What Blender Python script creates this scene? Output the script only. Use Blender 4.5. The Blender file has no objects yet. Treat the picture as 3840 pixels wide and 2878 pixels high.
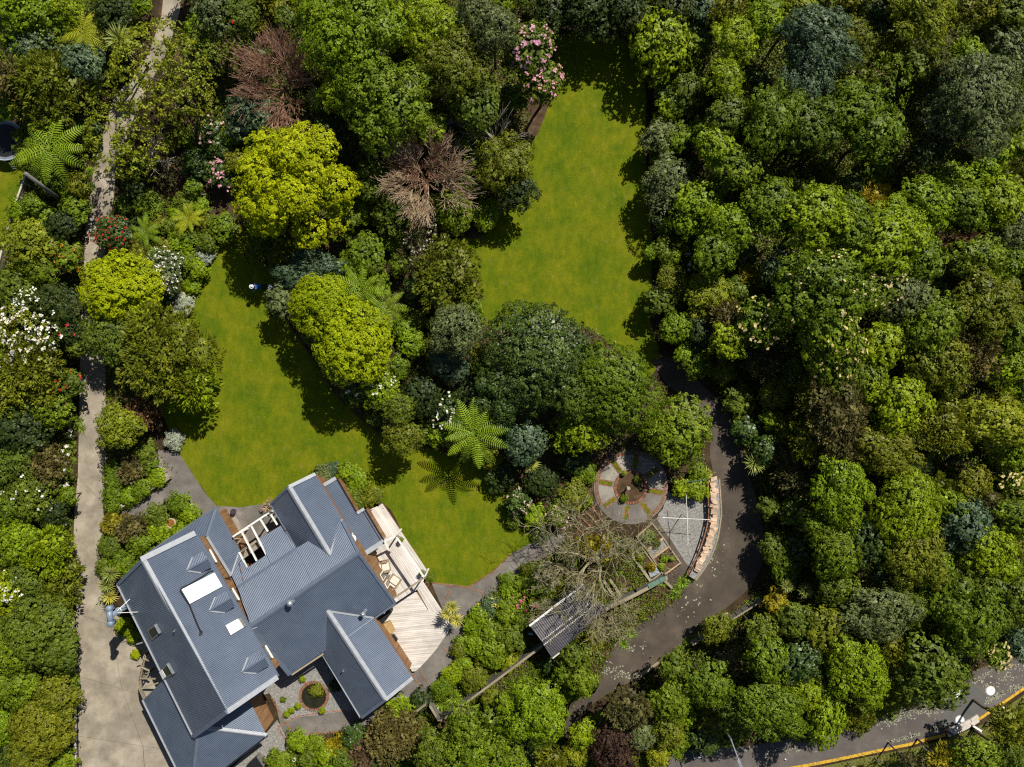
import bpy, math, random
import numpy as np
from mathutils import Vector, Matrix

# ------------------------------------------------------------------ camera, sky, sun, exposure
SCN = bpy.context.scene
S, H, CX, CY = 0.02, 60.0, 1920.0, 1439.0      # metres per photo pixel on the ground, drone height, nadir point
COL = SCN.collection
cam_d = bpy.data.cameras.new("camera")
cam_d.sensor_width = 36.0
cam_d.lens = 36.0 * H / (3840 * S)
cam_d.clip_end = 2000.0
cam = bpy.data.objects.new("camera", cam_d)
cam.location = (0, 0, H)
COL.objects.link(cam)
SCN.camera = cam

SUN_ELEV = math.radians(50.0)
LD = Vector((-0.55 * math.cos(SUN_ELEV), -0.835 * math.cos(SUN_ELEV), -math.sin(SUN_ELEV))).normalized()
world = bpy.data.worlds.new("World")
SCN.world = world
world.use_nodes = True
wn = world.node_tree
bg = wn.nodes["Background"]
sky = wn.nodes.new("ShaderNodeTexSky")
sky.sky_type = 'NISHITA'
sky.sun_disc = False
sky.sun_elevation = SUN_ELEV
sky.sun_rotation = math.atan2(-LD.x, -LD.y)
sky.air_density = 1.0
sky.dust_density = 0.6
wn.links.new(sky.outputs[0], bg.inputs[0])
bg.inputs[1].default_value = 0.05
sun_d = bpy.data.lights.new("sun", 'SUN')
sun_d.energy = 5.0
sun_d.angle = math.radians(0.5)
sun_d.color = (1.0, 0.95, 0.86)
sun = bpy.data.objects.new("sun", sun_d)
sun.rotation_euler = LD.to_track_quat('-Z', 'Y').to_euler()
sun.location = (30, 45, 70)
COL.objects.link(sun)
vs = SCN.view_settings
vs.view_transform = 'Standard'
vs.look = 'None'
vs.exposure = 0.28
vs.gamma = 1.0
vs.use_curve_mapping = False
SCN.render.engine = 'CYCLES'
SCN.cycles.use_denoising = False
SCN.cycles.max_bounces = 5
SCN.cycles.diffuse_bounces = 2
SCN.cycles.glossy_bounces = 2
SCN.cycles.transmission_bounces = 3
SCN.cycles.transparent_max_bounces = 4
SCN.cycles.sample_clamp_indirect = 3.0
SCN.cycles.filter_width = 1.2

R = random.Random(7)

# ------------------------------------------------------------------ helpers
def P(px, py, z=0.0):
    k = S * (H - z) / H
    return Vector(((px - CX) * k, (CY - py) * k, z))

def tag(o, label=None, cat=None, group=None, kind=None):
    if label: o["label"] = label
    if cat: o["category"] = cat
    if group: o["group"] = group
    if kind: o["kind"] = kind
    return o

def empty(name, loc, label=None, cat=None, group=None, rz=0.0):
    o = bpy.data.objects.new(name, None)
    o.empty_display_size = 0.3
    o.location = loc
    o.rotation_euler = (0, 0, rz)
    COL.objects.link(o)
    return tag(o, label, cat, group)

def base_of(o):
    v = Vector((0, 0, 0))
    while o is not None:
        v += o.location
        o = o.parent
    return v

def link(name, me, mat, parent=None, loc=None):
    o = bpy.data.objects.new(name, me)
    if mat is not None and not me.materials:
        me.materials.append(mat)
    COL.objects.link(o)
    if parent is not None: o.parent = parent
    if loc is not None: o.location = loc
    return o

class MB:
    """collects faces in world space; build() turns them into one mesh object under a parent"""
    def __init__(self): self.v, self.f = [], []
    def face(self, pts):
        n = len(self.v); self.v += [Vector(p) for p in pts]; self.f.append(list(range(n, n + len(pts)))); return self
    def prism(self, poly, z0, z1):
        """poly: list of (x,y[,z]) counter-clockwise or not; extruded between z0 and z1"""
        n = len(self.v); k = len(poly)
        a = sum(poly[i][0] * poly[(i + 1) % k][1] - poly[(i + 1) % k][0] * poly[i][1] for i in range(k))
        if a < 0: poly = poly[::-1]
        self.v += [Vector((p[0], p[1], z0)) for p in poly] + [Vector((p[0], p[1], z1)) for p in poly]
        self.f.append([n + i for i in range(k)][::-1]); self.f.append([n + k + i for i in range(k)])
        for i in range(k):
            j = (i + 1) % k
            self.f.append([n + i, n + j, n + k + j, n + k + i])
        return self
    def beam(self, a, b, w, h, up=Vector((0, 0, 1))):
        """box along a-b, width w (sideways), height h centred"""
        a, b = Vector(a), Vector(b); d = (b - a).normalized()
        s = d.cross(up)
        if s.length < 1e-4: s = d.cross(Vector((1, 0, 0)))
        s.normalize(); u = s.cross(d).normalized()
        n = len(self.v)
        for p in (a, b):
            for i, j in ((-1, -1), (1, -1), (1, 1), (-1, 1)):
                self.v.append(p + s * (w / 2 * i) + u * (h / 2 * j))
        for q in ((0, 3, 2, 1), (4, 5, 6, 7), (0, 1, 5, 4), (1, 2, 6, 5), (2, 3, 7, 6), (3, 0, 4, 7)):
            self.f.append([n + i for i in q])
        return self
    def tube(self, pts, rad, seg=6, cap=True):
        pts = [Vector(p) for p in pts]
        if not hasattr(rad, '__len__'): rad = [rad] * len(pts)
        n = len(self.v); prev = None
        for i, p in enumerate(pts):
            d = (pts[min(i + 1, len(pts) - 1)] - pts[max(i - 1, 0)]).normalized()
            a = d.orthogonal().normalized() if prev is None else (prev - d * prev.dot(d)).normalized()
            prev = a; b = d.cross(a)
            for k in range(seg):
                t = 2 * math.pi * k / seg
                self.v.append(p + (a * math.cos(t) + b * math.sin(t)) * rad[i])
        for i in range(len(pts) - 1):
            for k in range(seg):
                q = (k + 1) % seg
                self.f.append([n + i * seg + k, n + i * seg + q, n + (i + 1) * seg + q, n + (i + 1) * seg + k])
        if cap:
            self.f.append([n + k for k in range(seg)][::-1])
            self.f.append([n + (len(pts) - 1) * seg + k for k in range(seg)])
        return self
    def lathe(self, c, prof, seg=20):
        """prof: (radius, z) from bottom to top, around vertical axis at c"""
        n = len(self.v); c = Vector(c)
        for r, z in prof:
            for k in range(seg):
                t = 2 * math.pi * k / seg
                self.v.append(c + Vector((r * math.cos(t), r * math.sin(t), z)))
        for i in range(len(prof) - 1):
            for k in range(seg):
                q = (k + 1) % seg
                self.f.append([n + i * seg + k, n + i * seg + q, n + (i + 1) * seg + q, n + (i + 1) * seg + k])
        self.f.append([n + k for k in range(seg)][::-1])
        self.f.append([n + (len(prof) - 1) * seg + k for k in range(seg)])
        return self
    def mesh(self, name, off=Vector((0, 0, 0)), smooth=False):
        me = bpy.data.meshes.new(name)
        me.from_pydata([tuple(p - off) for p in self.v], [], self.f)
        if smooth:
            for p in me.polygons: p.use_smooth = True
        me.update()
        return me
    def build(self, name, mat, parent=None, smooth=False):
        off = base_of(parent) if parent is not None else Vector((0, 0, 0))
        return link(name, self.mesh(name, off, smooth), mat, parent)

def solo(name, mb, mat, base, label, cat, group=None, smooth=False):
    """a thing that is one mesh, with its origin at its base"""
    base = Vector(base)
    o = link(name, mb.mesh(name, base, smooth), mat, None, base)
    return tag(o, label, cat, group)

def smooth_poly(pts, n=6, closed=True):
    """Catmull-Rom through 2D points"""
    out = []; m = len(pts)
    rng = range(m if closed else m - 1)
    for i in rng:
        p0 = pts[(i - 1) % m] if closed or i > 0 else pts[0]
        p1 = pts[i]; p2 = pts[(i + 1) % m]
        p3 = pts[(i + 2) % m] if closed or i + 2 < m else pts[-1]
        for k in range(n):
            t = k / n
            out.append(tuple(0.5 * ((2 * p1[j]) + (-p0[j] + p2[j]) * t + (2 * p0[j] - 5 * p1[j] + 4 * p2[j] - p3[j]) * t * t
                                    + (-p0[j] + 3 * p1[j] - 3 * p2[j] + p3[j]) * t ** 3) for j in range(2)))
    if not closed: out.append(tuple(pts[-1]))
    return out

def W(pts, z=0.0):
    return [tuple(P(p[0], p[1], z)) for p in pts]

def sheet(name, px_pts, z, mat, thick=0.0, kind="structure", label=None, parent=None, jit=0.0, seed=1):
    """flat ground sheet from photo pixels at height z (a thin slab when thick > 0)"""
    rr = random.Random(seed)
    pts = [P(x + rr.uniform(-jit, jit), y + rr.uniform(-jit, jit), z) for x, y in px_pts]
    mb = MB()
    if thick > 0: mb.prism([(p.x, p.y) for p in pts], z - thick, z)
    else:
        k = len(pts)
        a = sum(pts[i].x * pts[(i + 1) % k].y - pts[(i + 1) % k].x * pts[i].y for i in range(k))
        mb.face(pts if a > 0 else pts[::-1])
    o = mb.build(name, mat, parent)
    if parent is None: tag(o, label, None, None, kind)
    return o

def inside(p, poly):
    x, y = p; c = False; j = len(poly) - 1
    for i in range(len(poly)):
        xi, yi = poly[i][0], poly[i][1]; xj, yj = poly[j][0], poly[j][1]
        if (yi > y) != (yj > y) and x < (xj - xi) * (y - yi) / (yj - yi) + xi: c = not c
        j = i
    return c

# ------------------------------------------------------------------ materials
def _new(name):
    m = bpy.data.materials.new(name); m.use_nodes = True
    nt = m.node_tree
    return m, nt, nt.nodes["Principled BSDF"], nt.nodes["Material Output"]

def _pos(nt):
    return nt.nodes.new("ShaderNodeNewGeometry").outputs["Position"]

def _noise(nt, vec, scale, detail=4.0, rough=0.6):
    n = nt.nodes.new("ShaderNodeTexNoise")
    n.inputs["Scale"].default_value = scale; n.inputs["Detail"].default_value = detail; n.inputs["Roughness"].default_value = rough
    if vec is not None: nt.links.new(vec, n.inputs["Vector"])
    return n

def _ramp(nt, fac, stops):
    r = nt.nodes.new("ShaderNodeValToRGB")
    el = r.color_ramp.elements
    while len(el) < len(stops): el.new(0.5)
    for e, (p, c) in zip(el, stops):
        e.position = p; e.color = (*c, 1)
    nt.links.new(fac, r.inputs[0])
    return r

def _mix(nt, fac, a, b, mode='MIX'):
    m = nt.nodes.new("ShaderNodeMix"); m.data_type = 'RGBA'; m.blend_type = mode
    if isinstance(fac, (int, float)): m.inputs[0].default_value = fac
    else: nt.links.new(fac, m.inputs[0])
    for s, i in ((a, 6), (b, 7)):
        if isinstance(s, tuple): m.inputs[i].default_value = (*s, 1)
        else: nt.links.new(s, m.inputs[i])
    return m.outputs[2]

def surf(name, stops, scale=1.0, detail=5.0, rough=0.8, spec=0.3, bump=0.0, bscale=30.0, bdist=0.02, metal=0.0, fine=None, island=0.0):
    """noise-coloured surface: stops = [(pos, rgb), ...]; fine = (scale, strength) multiplies a small speckle"""
    m, nt, bs, out = _new(name)
    pos = _pos(nt)
    n = _noise(nt, pos, scale, detail)
    c = _ramp(nt, n.outputs[0], stops).outputs[0]
    if fine:
        n2 = _noise(nt, pos, fine[0], 3.0, 0.7)
        v = _ramp(nt, n2.outputs[0], [(0.3, (1 - fine[1],) * 3), (0.7, (1 + fine[1],) * 3)])
        c = _mix(nt, 1.0, c, v.outputs[0], 'MULTIPLY')
    if island > 0:
        oi = nt.nodes.new("ShaderNodeObjectInfo")
        v = _ramp(nt, oi.outputs["Random"], [(0.0, (1 - island,) * 3), (1.0, (1 + island,) * 3)])
        c = _mix(nt, 1.0, c, v.outputs[0], 'MULTIPLY')
    nt.links.new(c, bs.inputs["Base Color"])
    bs.inputs["Roughness"].default_value = rough
    bs.inputs["Specular IOR Level"].default_value = spec
    bs.inputs["Metallic"].default_value = metal
    if bump > 0:
        nb = _noise(nt, pos, bscale, 5.0, 0.65)
        b = nt.nodes.new("ShaderNodeBump"); b.inputs["Strength"].default_value = bump; b.inputs["Distance"].default_value = bdist
        nt.links.new(nb.outputs[0], b.inputs["Height"]); nt.links.new(b.outputs[0], bs.inputs["Normal"])
    return m

def plain(name, c, rough=0.5, spec=0.4, metal=0.0):
    d = tuple(x * 0.85 for x in c); e = tuple(min(1, x * 1.12) for x in c)
    return surf(name, [(0.3, d), (0.7, e)], 3.0, 4.0, rough, spec, 0.0, metal=metal)

def leafmat(name, dark, mid, light, rough=0.5, spec=0.22, trans=0.3, vary=0.25):
    m, nt, bs, out = _new(name)
    g = nt.nodes.new("ShaderNodeNewGeometry")
    oi = nt.nodes.new("ShaderNodeObjectInfo")
    r = _ramp(nt, g.outputs["Random Per Island"], [(0.0, dark), (0.55, mid), (1.0, light)])
    tc = nt.nodes.new("ShaderNodeTexCoord")
    n = _noise(nt, tc.outputs["Object"], 1.1, 3.0)
    rv = _ramp(nt, n.outputs[0], [(0.32, (1 - vary,) * 3), (0.68, (1 + vary, 1 + vary * 0.85, 1.0))])
    c = _mix(nt, 1.0, r.outputs[0], rv.outputs[0], 'MULTIPLY')
    ro = _ramp(nt, oi.outputs["Random"], [(0.0, (0.85, 0.88, 0.9)), (0.5, (1.0, 1.0, 1.0)), (1.0, (1.18, 1.1, 1.0))])
    c = _mix(nt, 1.0, c, ro.outputs[0], 'MULTIPLY')
    nt.links.new(c, bs.inputs["Base Color"])
    bs.inputs["Roughness"].default_value = rough
    bs.inputs["Specular IOR Level"].default_value = spec
    tr = nt.nodes.new("ShaderNodeBsdfTranslucent")
    nt.links.new(c, tr.inputs[0])
    ms = nt.nodes.new("ShaderNodeMixShader"); ms.inputs[0].default_value = trans
    nt.links.new(bs.outputs[0], ms.inputs[1]); nt.links.new(tr.outputs[0], ms.inputs[2])
    nt.links.new(ms.outputs[0], out.inputs[0])
    return m

def boards(name, c1, c2, angle_dir, width, rough=0.75):
    """weathered timber with streaks along a horizontal world direction (or vertical boards when angle_dir is None)"""
    m, nt, bs, out = _new(name)
    pos = _pos(nt)
    mp = nt.nodes.new("ShaderNodeMapping")
    if angle_dir is None:
        mp.inputs["Scale"].default_value = (7.0, 7.0, 0.35)
    else:
        mp.vector_type = 'POINT'
        mp.inputs["Rotation"].default_value = (0, 0, -math.atan2(angle_dir[1], angle_dir[0]))
        mp.inputs["Scale"].default_value = (0.5, 9.0, 9.0)
    nt.links.new(pos, mp.inputs["Vector"])
    if angle_dir is not None:
        mp2 = nt.nodes.new("ShaderNodeMapping"); mp2.inputs["Rotation"].default_value = mp.inputs["Rotation"].default_value[:]
        mp.inputs["Rotation"].default_value = (0, 0, 0)
        nt.links.new(pos, mp2.inputs["Vector"]); nt.links.new(mp2.outputs[0], mp.inputs["Vector"])
    n = _noise(nt, mp.outputs[0], 1.0, 6.0, 0.65)
    c = _ramp(nt, n.outputs[0], [(0.3, c1), (0.72, c2)]).outputs[0]
    n2 = _noise(nt, pos, 0.6, 4.0)
    v = _ramp(nt, n2.outputs[0], [(0.3, (0.82, 0.8, 0.77)), (0.62, (1.05, 1.05, 1.05))])
    c = _mix(nt, 1.0, c, v.outputs[0], 'MULTIPLY')
    oi = nt.nodes.new("ShaderNodeObjectInfo")
    ro = _ramp(nt, oi.outputs["Random"], [(0.0, (0.86, 0.85, 0.84)), (1.0, (1.1, 1.1, 1.1))])
    c = _mix(nt, 1.0, c, ro.outputs[0], 'MULTIPLY')
    nt.links.new(c, bs.inputs["Base Color"])
    bs.inputs["Roughness"].default_value = rough; bs.inputs["Specular IOR Level"].default_value = 0.25
    b = nt.nodes.new("ShaderNodeBump"); b.inputs["Strength"].default_value = 0.4; b.inputs["Distance"].default_value = 0.01
    nt.links.new(n.outputs[0], b.inputs["Height"]); nt.links.new(b.outputs[0], bs.inputs["Normal"])
    return m

M = {}
M['soil'] = surf('soil', [(0.25, (0.02, 0.014, 0.008)), (0.5, (0.045, 0.03, 0.016)), (0.8, (0.09, 0.062, 0.032))], 0.8, 8, 0.95, 0.1, 0.8, 9.0, 0.05, fine=(14, 0.4))
M['mulch'] = surf('mulch', [(0.25, (0.035, 0.022, 0.012)), (0.55, (0.085, 0.053, 0.03)), (0.8, (0.17, 0.11, 0.066))], 1.6, 8, 0.95, 0.1, 0.9, 14.0, 0.04, fine=(22, 0.45))
def lawn_mat():
    m, nt, bs, out = _new('lawn_grass')
    pos = _pos(nt)
    n1 = _noise(nt, pos, 0.4, 7.0, 0.72)
    c = _ramp(nt, n1.outputs[0], [(0.26, (0.048, 0.088, 0.002)), (0.42, (0.082, 0.12, 0.002)), (0.56, (0.122, 0.142, 0.003)), (0.74, (0.18, 0.168, 0.008))]).outputs[0]
    mp = nt.nodes.new("ShaderNodeMapping"); mp.inputs["Rotation"].default_value = (0, 0, 0.5); mp.inputs["Scale"].default_value = (1.0, 0.45, 1.0)
    nt.links.new(pos, mp.inputs["Vector"])
    n2 = _noise(nt, mp.outputs[0], 2.4, 6.0, 0.7)
    v = _ramp(nt, n2.outputs[0], [(0.3, (0.72, 0.8, 0.8)), (0.5, (1.0, 1.0, 1.0)), (0.72, (1.3, 1.18, 1.1))])
    c = _mix(nt, 1.0, c, v.outputs[0], 'MULTIPLY')
    n3 = _noise(nt, pos, 11.0, 4.0, 0.8)
    v3 = _ramp(nt, n3.outputs[0], [(0.3, (0.62, 0.66, 0.6)), (0.5, (1.0, 1.0, 1.0)), (0.72, (1.42, 1.35, 1.3))])
    c = _mix(nt, 1.0, c, v3.outputs[0], 'MULTIPLY')
    # worn and clover freckles
    vo = nt.nodes.new("ShaderNodeTexVoronoi"); vo.inputs["Scale"].default_value = 1.3; nt.links.new(pos, vo.inputs["Vector"])
    n4 = _noise(nt, pos, 0.12, 3.0)
    sp = _ramp(nt, vo.outputs["Distance"], [(0.03, (1, 1, 1)), (0.06, (0, 0, 0))])
    c = _mix(nt, _mul(nt, sp.outputs[0], n4.outputs[0]), c, (0.3, 0.32, 0.12))
    n5 = _noise(nt, pos, 0.9, 6.0, 0.75)
    wr = _ramp(nt, n5.outputs[0], [(0.58, (0, 0, 0)), (0.74, (0.75, 0.75, 0.75))])
    c = _mix(nt, wr.outputs[0], c, (0.2, 0.17, 0.035))
    nt.links.new(c, bs.inputs["Base Color"])
    bs.inputs["Roughness"].default_value = 0.9; bs.inputs["Specular IOR Level"].default_value = 0.12
    nb = _noise(nt, pos, 22.0, 4.0, 0.8)
    b = nt.nodes.new("ShaderNodeBump"); b.inputs["Strength"].default_value = 0.8; b.inputs["Distance"].default_value = 0.03
    nt.links.new(nb.outputs[0], b.inputs["Height"]); nt.links.new(b.outputs[0], bs.inputs["Normal"])
    return m
def _mul(nt, a, b):
    n = nt.nodes.new("ShaderNodeMath"); n.operation = 'MULTIPLY'
    nt.links.new(a, n.inputs[0]); nt.links.new(b, n.inputs[1])
    return n.outputs[0]
M['lawn'] = lawn_mat()
def stained(name, stops, scale, dark, fine, rough=0.88, spec=0.25, flecks=None):
    """concrete or seal with stains in two sizes and optional pale flecks"""
    m, nt, bs, out = _new(name)
    pos = _pos(nt)
    c = _ramp(nt, _noise(nt, pos, scale, 7.0, 0.65).outputs[0], stops).outputs[0]
    st = _ramp(nt, _noise(nt, pos, scale * 0.45, 6.0, 0.6).outputs[0], [(0.42, (dark,) * 3), (0.6, (1, 1, 1))])
    c = _mix(nt, 1.0, c, st.outputs[0], 'MULTIPLY')
    f = _ramp(nt, _noise(nt, pos, 26.0, 3.0, 0.8).outputs[0], [(0.3, (1 - fine,) * 3), (0.7, (1 + fine,) * 3)])
    c = _mix(nt, 1.0, c, f.outputs[0], 'MULTIPLY')
    if flecks:
        vo = nt.nodes.new("ShaderNodeTexVoronoi"); vo.inputs["Scale"].default_value = flecks[0]; nt.links.new(pos, vo.inputs["Vector"])
        a = _ramp(nt, vo.outputs["Distance"], [(flecks[1], (1, 1, 1)), (flecks[1] + 0.05, (0, 0, 0))])
        g = _ramp(nt, _noise(nt, pos, 0.35, 4.0).outputs[0], [(0.52, (0, 0, 0)), (0.6, (1, 1, 1))])
        c = _mix(nt, _mul(nt, a.outputs[0], g.outputs[0]), c, flecks[2])
    nt.links.new(c, bs.inputs["Base Color"])
    bs.inputs["Roughness"].default_value = rough; bs.inputs["Specular IOR Level"].default_value = spec
    b = nt.nodes.new("ShaderNodeBump"); b.inputs["Strength"].default_value = 0.35; b.inputs["Distance"].default_value = 0.01
    nt.links.new(_noise(nt, pos, 40.0, 4.0, 0.7).outputs[0], b.inputs["Height"]); nt.links.new(b.outputs[0], bs.inputs["Normal"])
    return m
M['drive'] = stained('drive_concrete', [(0.25, (0.25, 0.21, 0.155)), (0.55, (0.36, 0.31, 0.235)), (0.8, (0.44, 0.39, 0.31))], 0.9, 0.68, 0.16)
M['path'] = stained('path_seal', [(0.25, (0.14, 0.124, 0.106)), (0.55, (0.2, 0.18, 0.157)), (0.8, (0.26, 0.235, 0.205))], 1.1, 0.72, 0.2)
M['seal'] = stained('dark_seal', [(0.25, (0.06, 0.047, 0.036)), (0.55, (0.1, 0.08, 0.06)), (0.8, (0.145, 0.115, 0.085))], 0.6, 0.7, 0.25, flecks=(3.2, 0.06, (0.45, 0.43, 0.38)))
M['street'] = stained('street_seal', [(0.25, (0.09, 0.078, 0.07)), (0.55, (0.13, 0.112, 0.1)), (0.8, (0.17, 0.15, 0.13))], 0.7, 0.75, 0.22, flecks=(2.2, 0.05, (0.4, 0.4, 0.32)))
M['patch'] = stained('street_patch', [(0.25, (0.095, 0.092, 0.085)), (0.8, (0.135, 0.13, 0.12))], 1.2, 0.85, 0.2)
M['pale'] = stained('pale_concrete', [(0.25, (0.24, 0.22, 0.18)), (0.55, (0.33, 0.3, 0.25)), (0.8, (0.4, 0.37, 0.31))], 1.5, 0.7, 0.2)
M['gravel'] = surf('gravel', [(0.2, (0.13, 0.12, 0.105)), (0.5, (0.24, 0.23, 0.21)), (0.8, (0.35, 0.335, 0.31))], 7.0, 8, 0.9, 0.25, 1.0, 18.0, 0.04, fine=(11, 0.4))
M['kerb'] = surf('kerb', [(0.3, (0.42, 0.38, 0.33)), (0.7, (0.58, 0.53, 0.46))], 3.0, 6, 0.85, 0.2, 0.3, 25, 0.01)
M['yellow'] = surf('road_yellow', [(0.35, (0.2, 0.14, 0.06)), (0.5, (0.55, 0.33, 0.03)), (0.8, (0.62, 0.4, 0.04))], 5.0, 8, 0.8, 0.2)
M['brick'] = surf('brick', [(0.2, (0.14, 0.07, 0.04)), (0.5, (0.25, 0.115, 0.065)), (0.8, (0.33, 0.18, 0.11))], 6.0, 6, 0.9, 0.15, 0.5, 50, 0.01, island=0.3)
M['stone'] = surf('block_stone', [(0.2, (0.3, 0.2, 0.13)), (0.5, (0.5, 0.36, 0.25)), (0.8, (0.62, 0.48, 0.36))], 5.0, 6, 0.9, 0.15, 0.6, 30, 0.02, island=0.25)
M['greystone'] = surf('grey_stone', [(0.2, (0.14, 0.12, 0.08)), (0.5, (0.26, 0.23, 0.17)), (0.8, (0.36, 0.33, 0.26))], 4.0, 6, 0.9, 0.15, 0.6, 30, 0.02, island=0.25)
M['roof'] = surf('roof_iron', [(0.25, (0.1, 0.128, 0.18)), (0.5, (0.125, 0.156, 0.212)), (0.8, (0.152, 0.185, 0.244))], 0.7, 7, 0.4, 1.0, 0.0, metal=0.4, fine=(5.0, 0.07))
M['roofcap'] = surf('roof_capping', [(0.25, (0.25, 0.265, 0.29)), (0.8, (0.36, 0.375, 0.4))], 3.0, 6, 0.32, 0.6)
M['darkcap'] = surf('roof_flashing', [(0.25, (0.1, 0.125, 0.17)), (0.8, (0.135, 0.16, 0.21))], 2.0, 6, 0.4, 0.5)
M['shedroof'] = surf('shed_iron', [(0.25, (0.045, 0.04, 0.045)), (0.5, (0.08, 0.075, 0.085)), (0.75, (0.12, 0.1, 0.09)), (0.9, (0.2, 0.11, 0.05))], 0.9, 9, 0.6, 0.4, 0.0, fine=(6, 0.2))
M['timberwall'] = boards('cedar_wall', (0.15, 0.075, 0.032), (0.34, 0.195, 0.095), None, 0.15)
M['deckA'] = boards('deck_board_long', (0.5, 0.46, 0.42), (0.76, 0.72, 0.67), (167, -254), 0.14)
M['deckB'] = boards('deck_board_cross', (0.46, 0.42, 0.375), (0.74, 0.69, 0.63), (1.0, 0.09), 0.14)
M['weathered'] = boards('weathered_timber', (0.2, 0.165, 0.11), (0.36, 0.31, 0.22), (0.8, 0.6), 0.1)
M['whitewood'] = plain('white_paint', (0.75, 0.73, 0.68), 0.45, 0.4)
M['tanwood'] = plain('tan_timber', (0.42, 0.3, 0.18), 0.7, 0.2)
M['brownwood'] = plain('brown_timber', (0.2, 0.1, 0.05), 0.7, 0.2)
M['greywood'] = plain('grey_timber', (0.17, 0.16, 0.14), 0.85, 0.15)
M['white'] = plain('white_gloss', (0.8, 0.8, 0.8), 0.25, 0.5)
M['panel'] = plain('white_panel', (0.72, 0.77, 0.83), 0.12, 0.7)
M['black'] = plain('black_rubber', (0.012, 0.012, 0.014), 0.6, 0.3)
M['steel'] = plain('galvanised_steel', (0.55, 0.58, 0.6), 0.35, 0.5, 0.7)
M['bluesteel'] = plain('blue_grey_steel', (0.17, 0.22, 0.28), 0.4, 0.5)
M['glass'] = plain('window_glass', (0.03, 0.04, 0.035), 0.06, 0.9)
M['pond'] = surf('pond_water', [(0.3, (0.012, 0.012, 0.006)), (0.7, (0.03, 0.028, 0.012))], 2.0, 5, 0.06, 0.6)
M['terracotta'] = plain('terracotta', (0.4, 0.2, 0.09), 0.8, 0.2)
M['cream'] = plain('cream_glaze', (0.55, 0.46, 0.36), 0.5, 0.4)
M['rust'] = surf('rusty_water', [(0.3, (0.16, 0.06, 0.015)), (0.7, (0.3, 0.14, 0.03))], 6.0, 5, 0.3, 0.5)
M['blue'] = plain('blue_glaze', (0.01, 0.02, 0.16), 0.2, 0.6)
M['wicker'] = surf('wicker', [(0.3, (0.18, 0.13, 0.08)), (0.7, (0.36, 0.29, 0.2))], 30.0, 3, 0.8, 0.2, 0.6, 60, 0.01)
M['cushion'] = plain('cushion_cream', (0.68, 0.6, 0.5), 0.9, 0.1)
M['ply'] = surf('ply_tan', [(0.3, (0.3, 0.19, 0.07)), (0.7, (0.45, 0.31, 0.14))], 4.0, 6, 0.7, 0.2)
M['bark'] = surf('bark', [(0.25, (0.05, 0.038, 0.025)), (0.6, (0.12, 0.095, 0.065)), (0.85, (0.22, 0.19, 0.14))], 5.0, 7, 0.95, 0.1, 0.8, 20, 0.03)
M['fernbark'] = surf('fern_bark', [(0.3, (0.035, 0.026, 0.018)), (0.7, (0.09, 0.07, 0.05))], 8.0, 6, 0.95, 0.1, 0.9, 25, 0.03)
M['twig_brown'] = surf('twig_brown', [(0.3, (0.22, 0.115, 0.075)), (0.7, (0.38, 0.23, 0.155))], 0.9, 5, 0.9, 0.1)
M['twig_tan'] = surf('twig_tan', [(0.3, (0.3, 0.2, 0.12)), (0.7, (0.5, 0.38, 0.25))], 0.9, 5, 0.9, 0.1)
M['twig_grey'] = surf('twig_grey', [(0.3, (0.24, 0.21, 0.15)), (0.7, (0.46, 0.42, 0.33))], 1.2, 5, 0.9, 0.1)
M['lichen'] = surf('lichen_bark', [(0.25, (0.09, 0.075, 0.035)), (0.5, (0.25, 0.22, 0.12)), (0.8, (0.46, 0.44, 0.31))], 2.2, 6, 0.95, 0.1, 0.5, 15, 0.02)

L = {}
LG = 1.42
def LM(k, d, m, l, **kw):
    if not (k.startswith('f_') or k.startswith('yellow') or k in ('fern', 'fernyellow', 'spiky', 'spikyyellow', 'silver')):
        d, m, l = [tuple(c * LG for c in q) for q in (d, m, l)]
    L[k] = leafmat('leaf_' + k, d, m, l, **kw)
LM('yellow', (0.17, 0.22, 0.002), (0.32, 0.385, 0.003), (0.45, 0.5, 0.006), rough=0.65, spec=0.15, trans=0.3, vary=0.2)
LM('yellow2', (0.15, 0.21, 0.002), (0.28, 0.35, 0.003), (0.41, 0.47, 0.006), rough=0.65, spec=0.15, trans=0.3, vary=0.2)
LM('bright', (0.068, 0.112, 0.003), (0.125, 0.19, 0.004), (0.21, 0.29, 0.01))
LM('green', (0.046, 0.078, 0.003), (0.09, 0.138, 0.005), (0.16, 0.22, 0.012))
LM('mid', (0.038, 0.062, 0.004), (0.074, 0.108, 0.008), (0.135, 0.175, 0.02))
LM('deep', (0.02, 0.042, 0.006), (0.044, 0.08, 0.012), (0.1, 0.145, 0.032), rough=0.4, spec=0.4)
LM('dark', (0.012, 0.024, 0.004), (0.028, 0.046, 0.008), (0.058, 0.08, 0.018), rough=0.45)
LM('blue', (0.028, 0.052, 0.022), (0.054, 0.092, 0.042), (0.11, 0.16, 0.085), spec=0.4)
LM('greygreen', (0.042, 0.062, 0.018), (0.084, 0.11, 0.036), (0.16, 0.19, 0.08))
LM('olive', (0.056, 0.07, 0.004), (0.108, 0.126, 0.007), (0.18, 0.195, 0.016))
LM('lime', (0.085, 0.125, 0.002), (0.16, 0.215, 0.004), (0.26, 0.32, 0.009))
LM('golden', (0.11, 0.1, 0.004), (0.2, 0.175, 0.009), (0.31, 0.26, 0.024))
LM('oliveyellow', (0.092, 0.115, 0.004), (0.165, 0.19, 0.008), (0.25, 0.27, 0.02))
LM('brown', (0.045, 0.042, 0.012), (0.088, 0.08, 0.026), (0.15, 0.132, 0.052), spec=0.15)
LM('russet', (0.06, 0.034, 0.018), (0.12, 0.072, 0.038), (0.2, 0.13, 0.075), spec=0.15)
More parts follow.
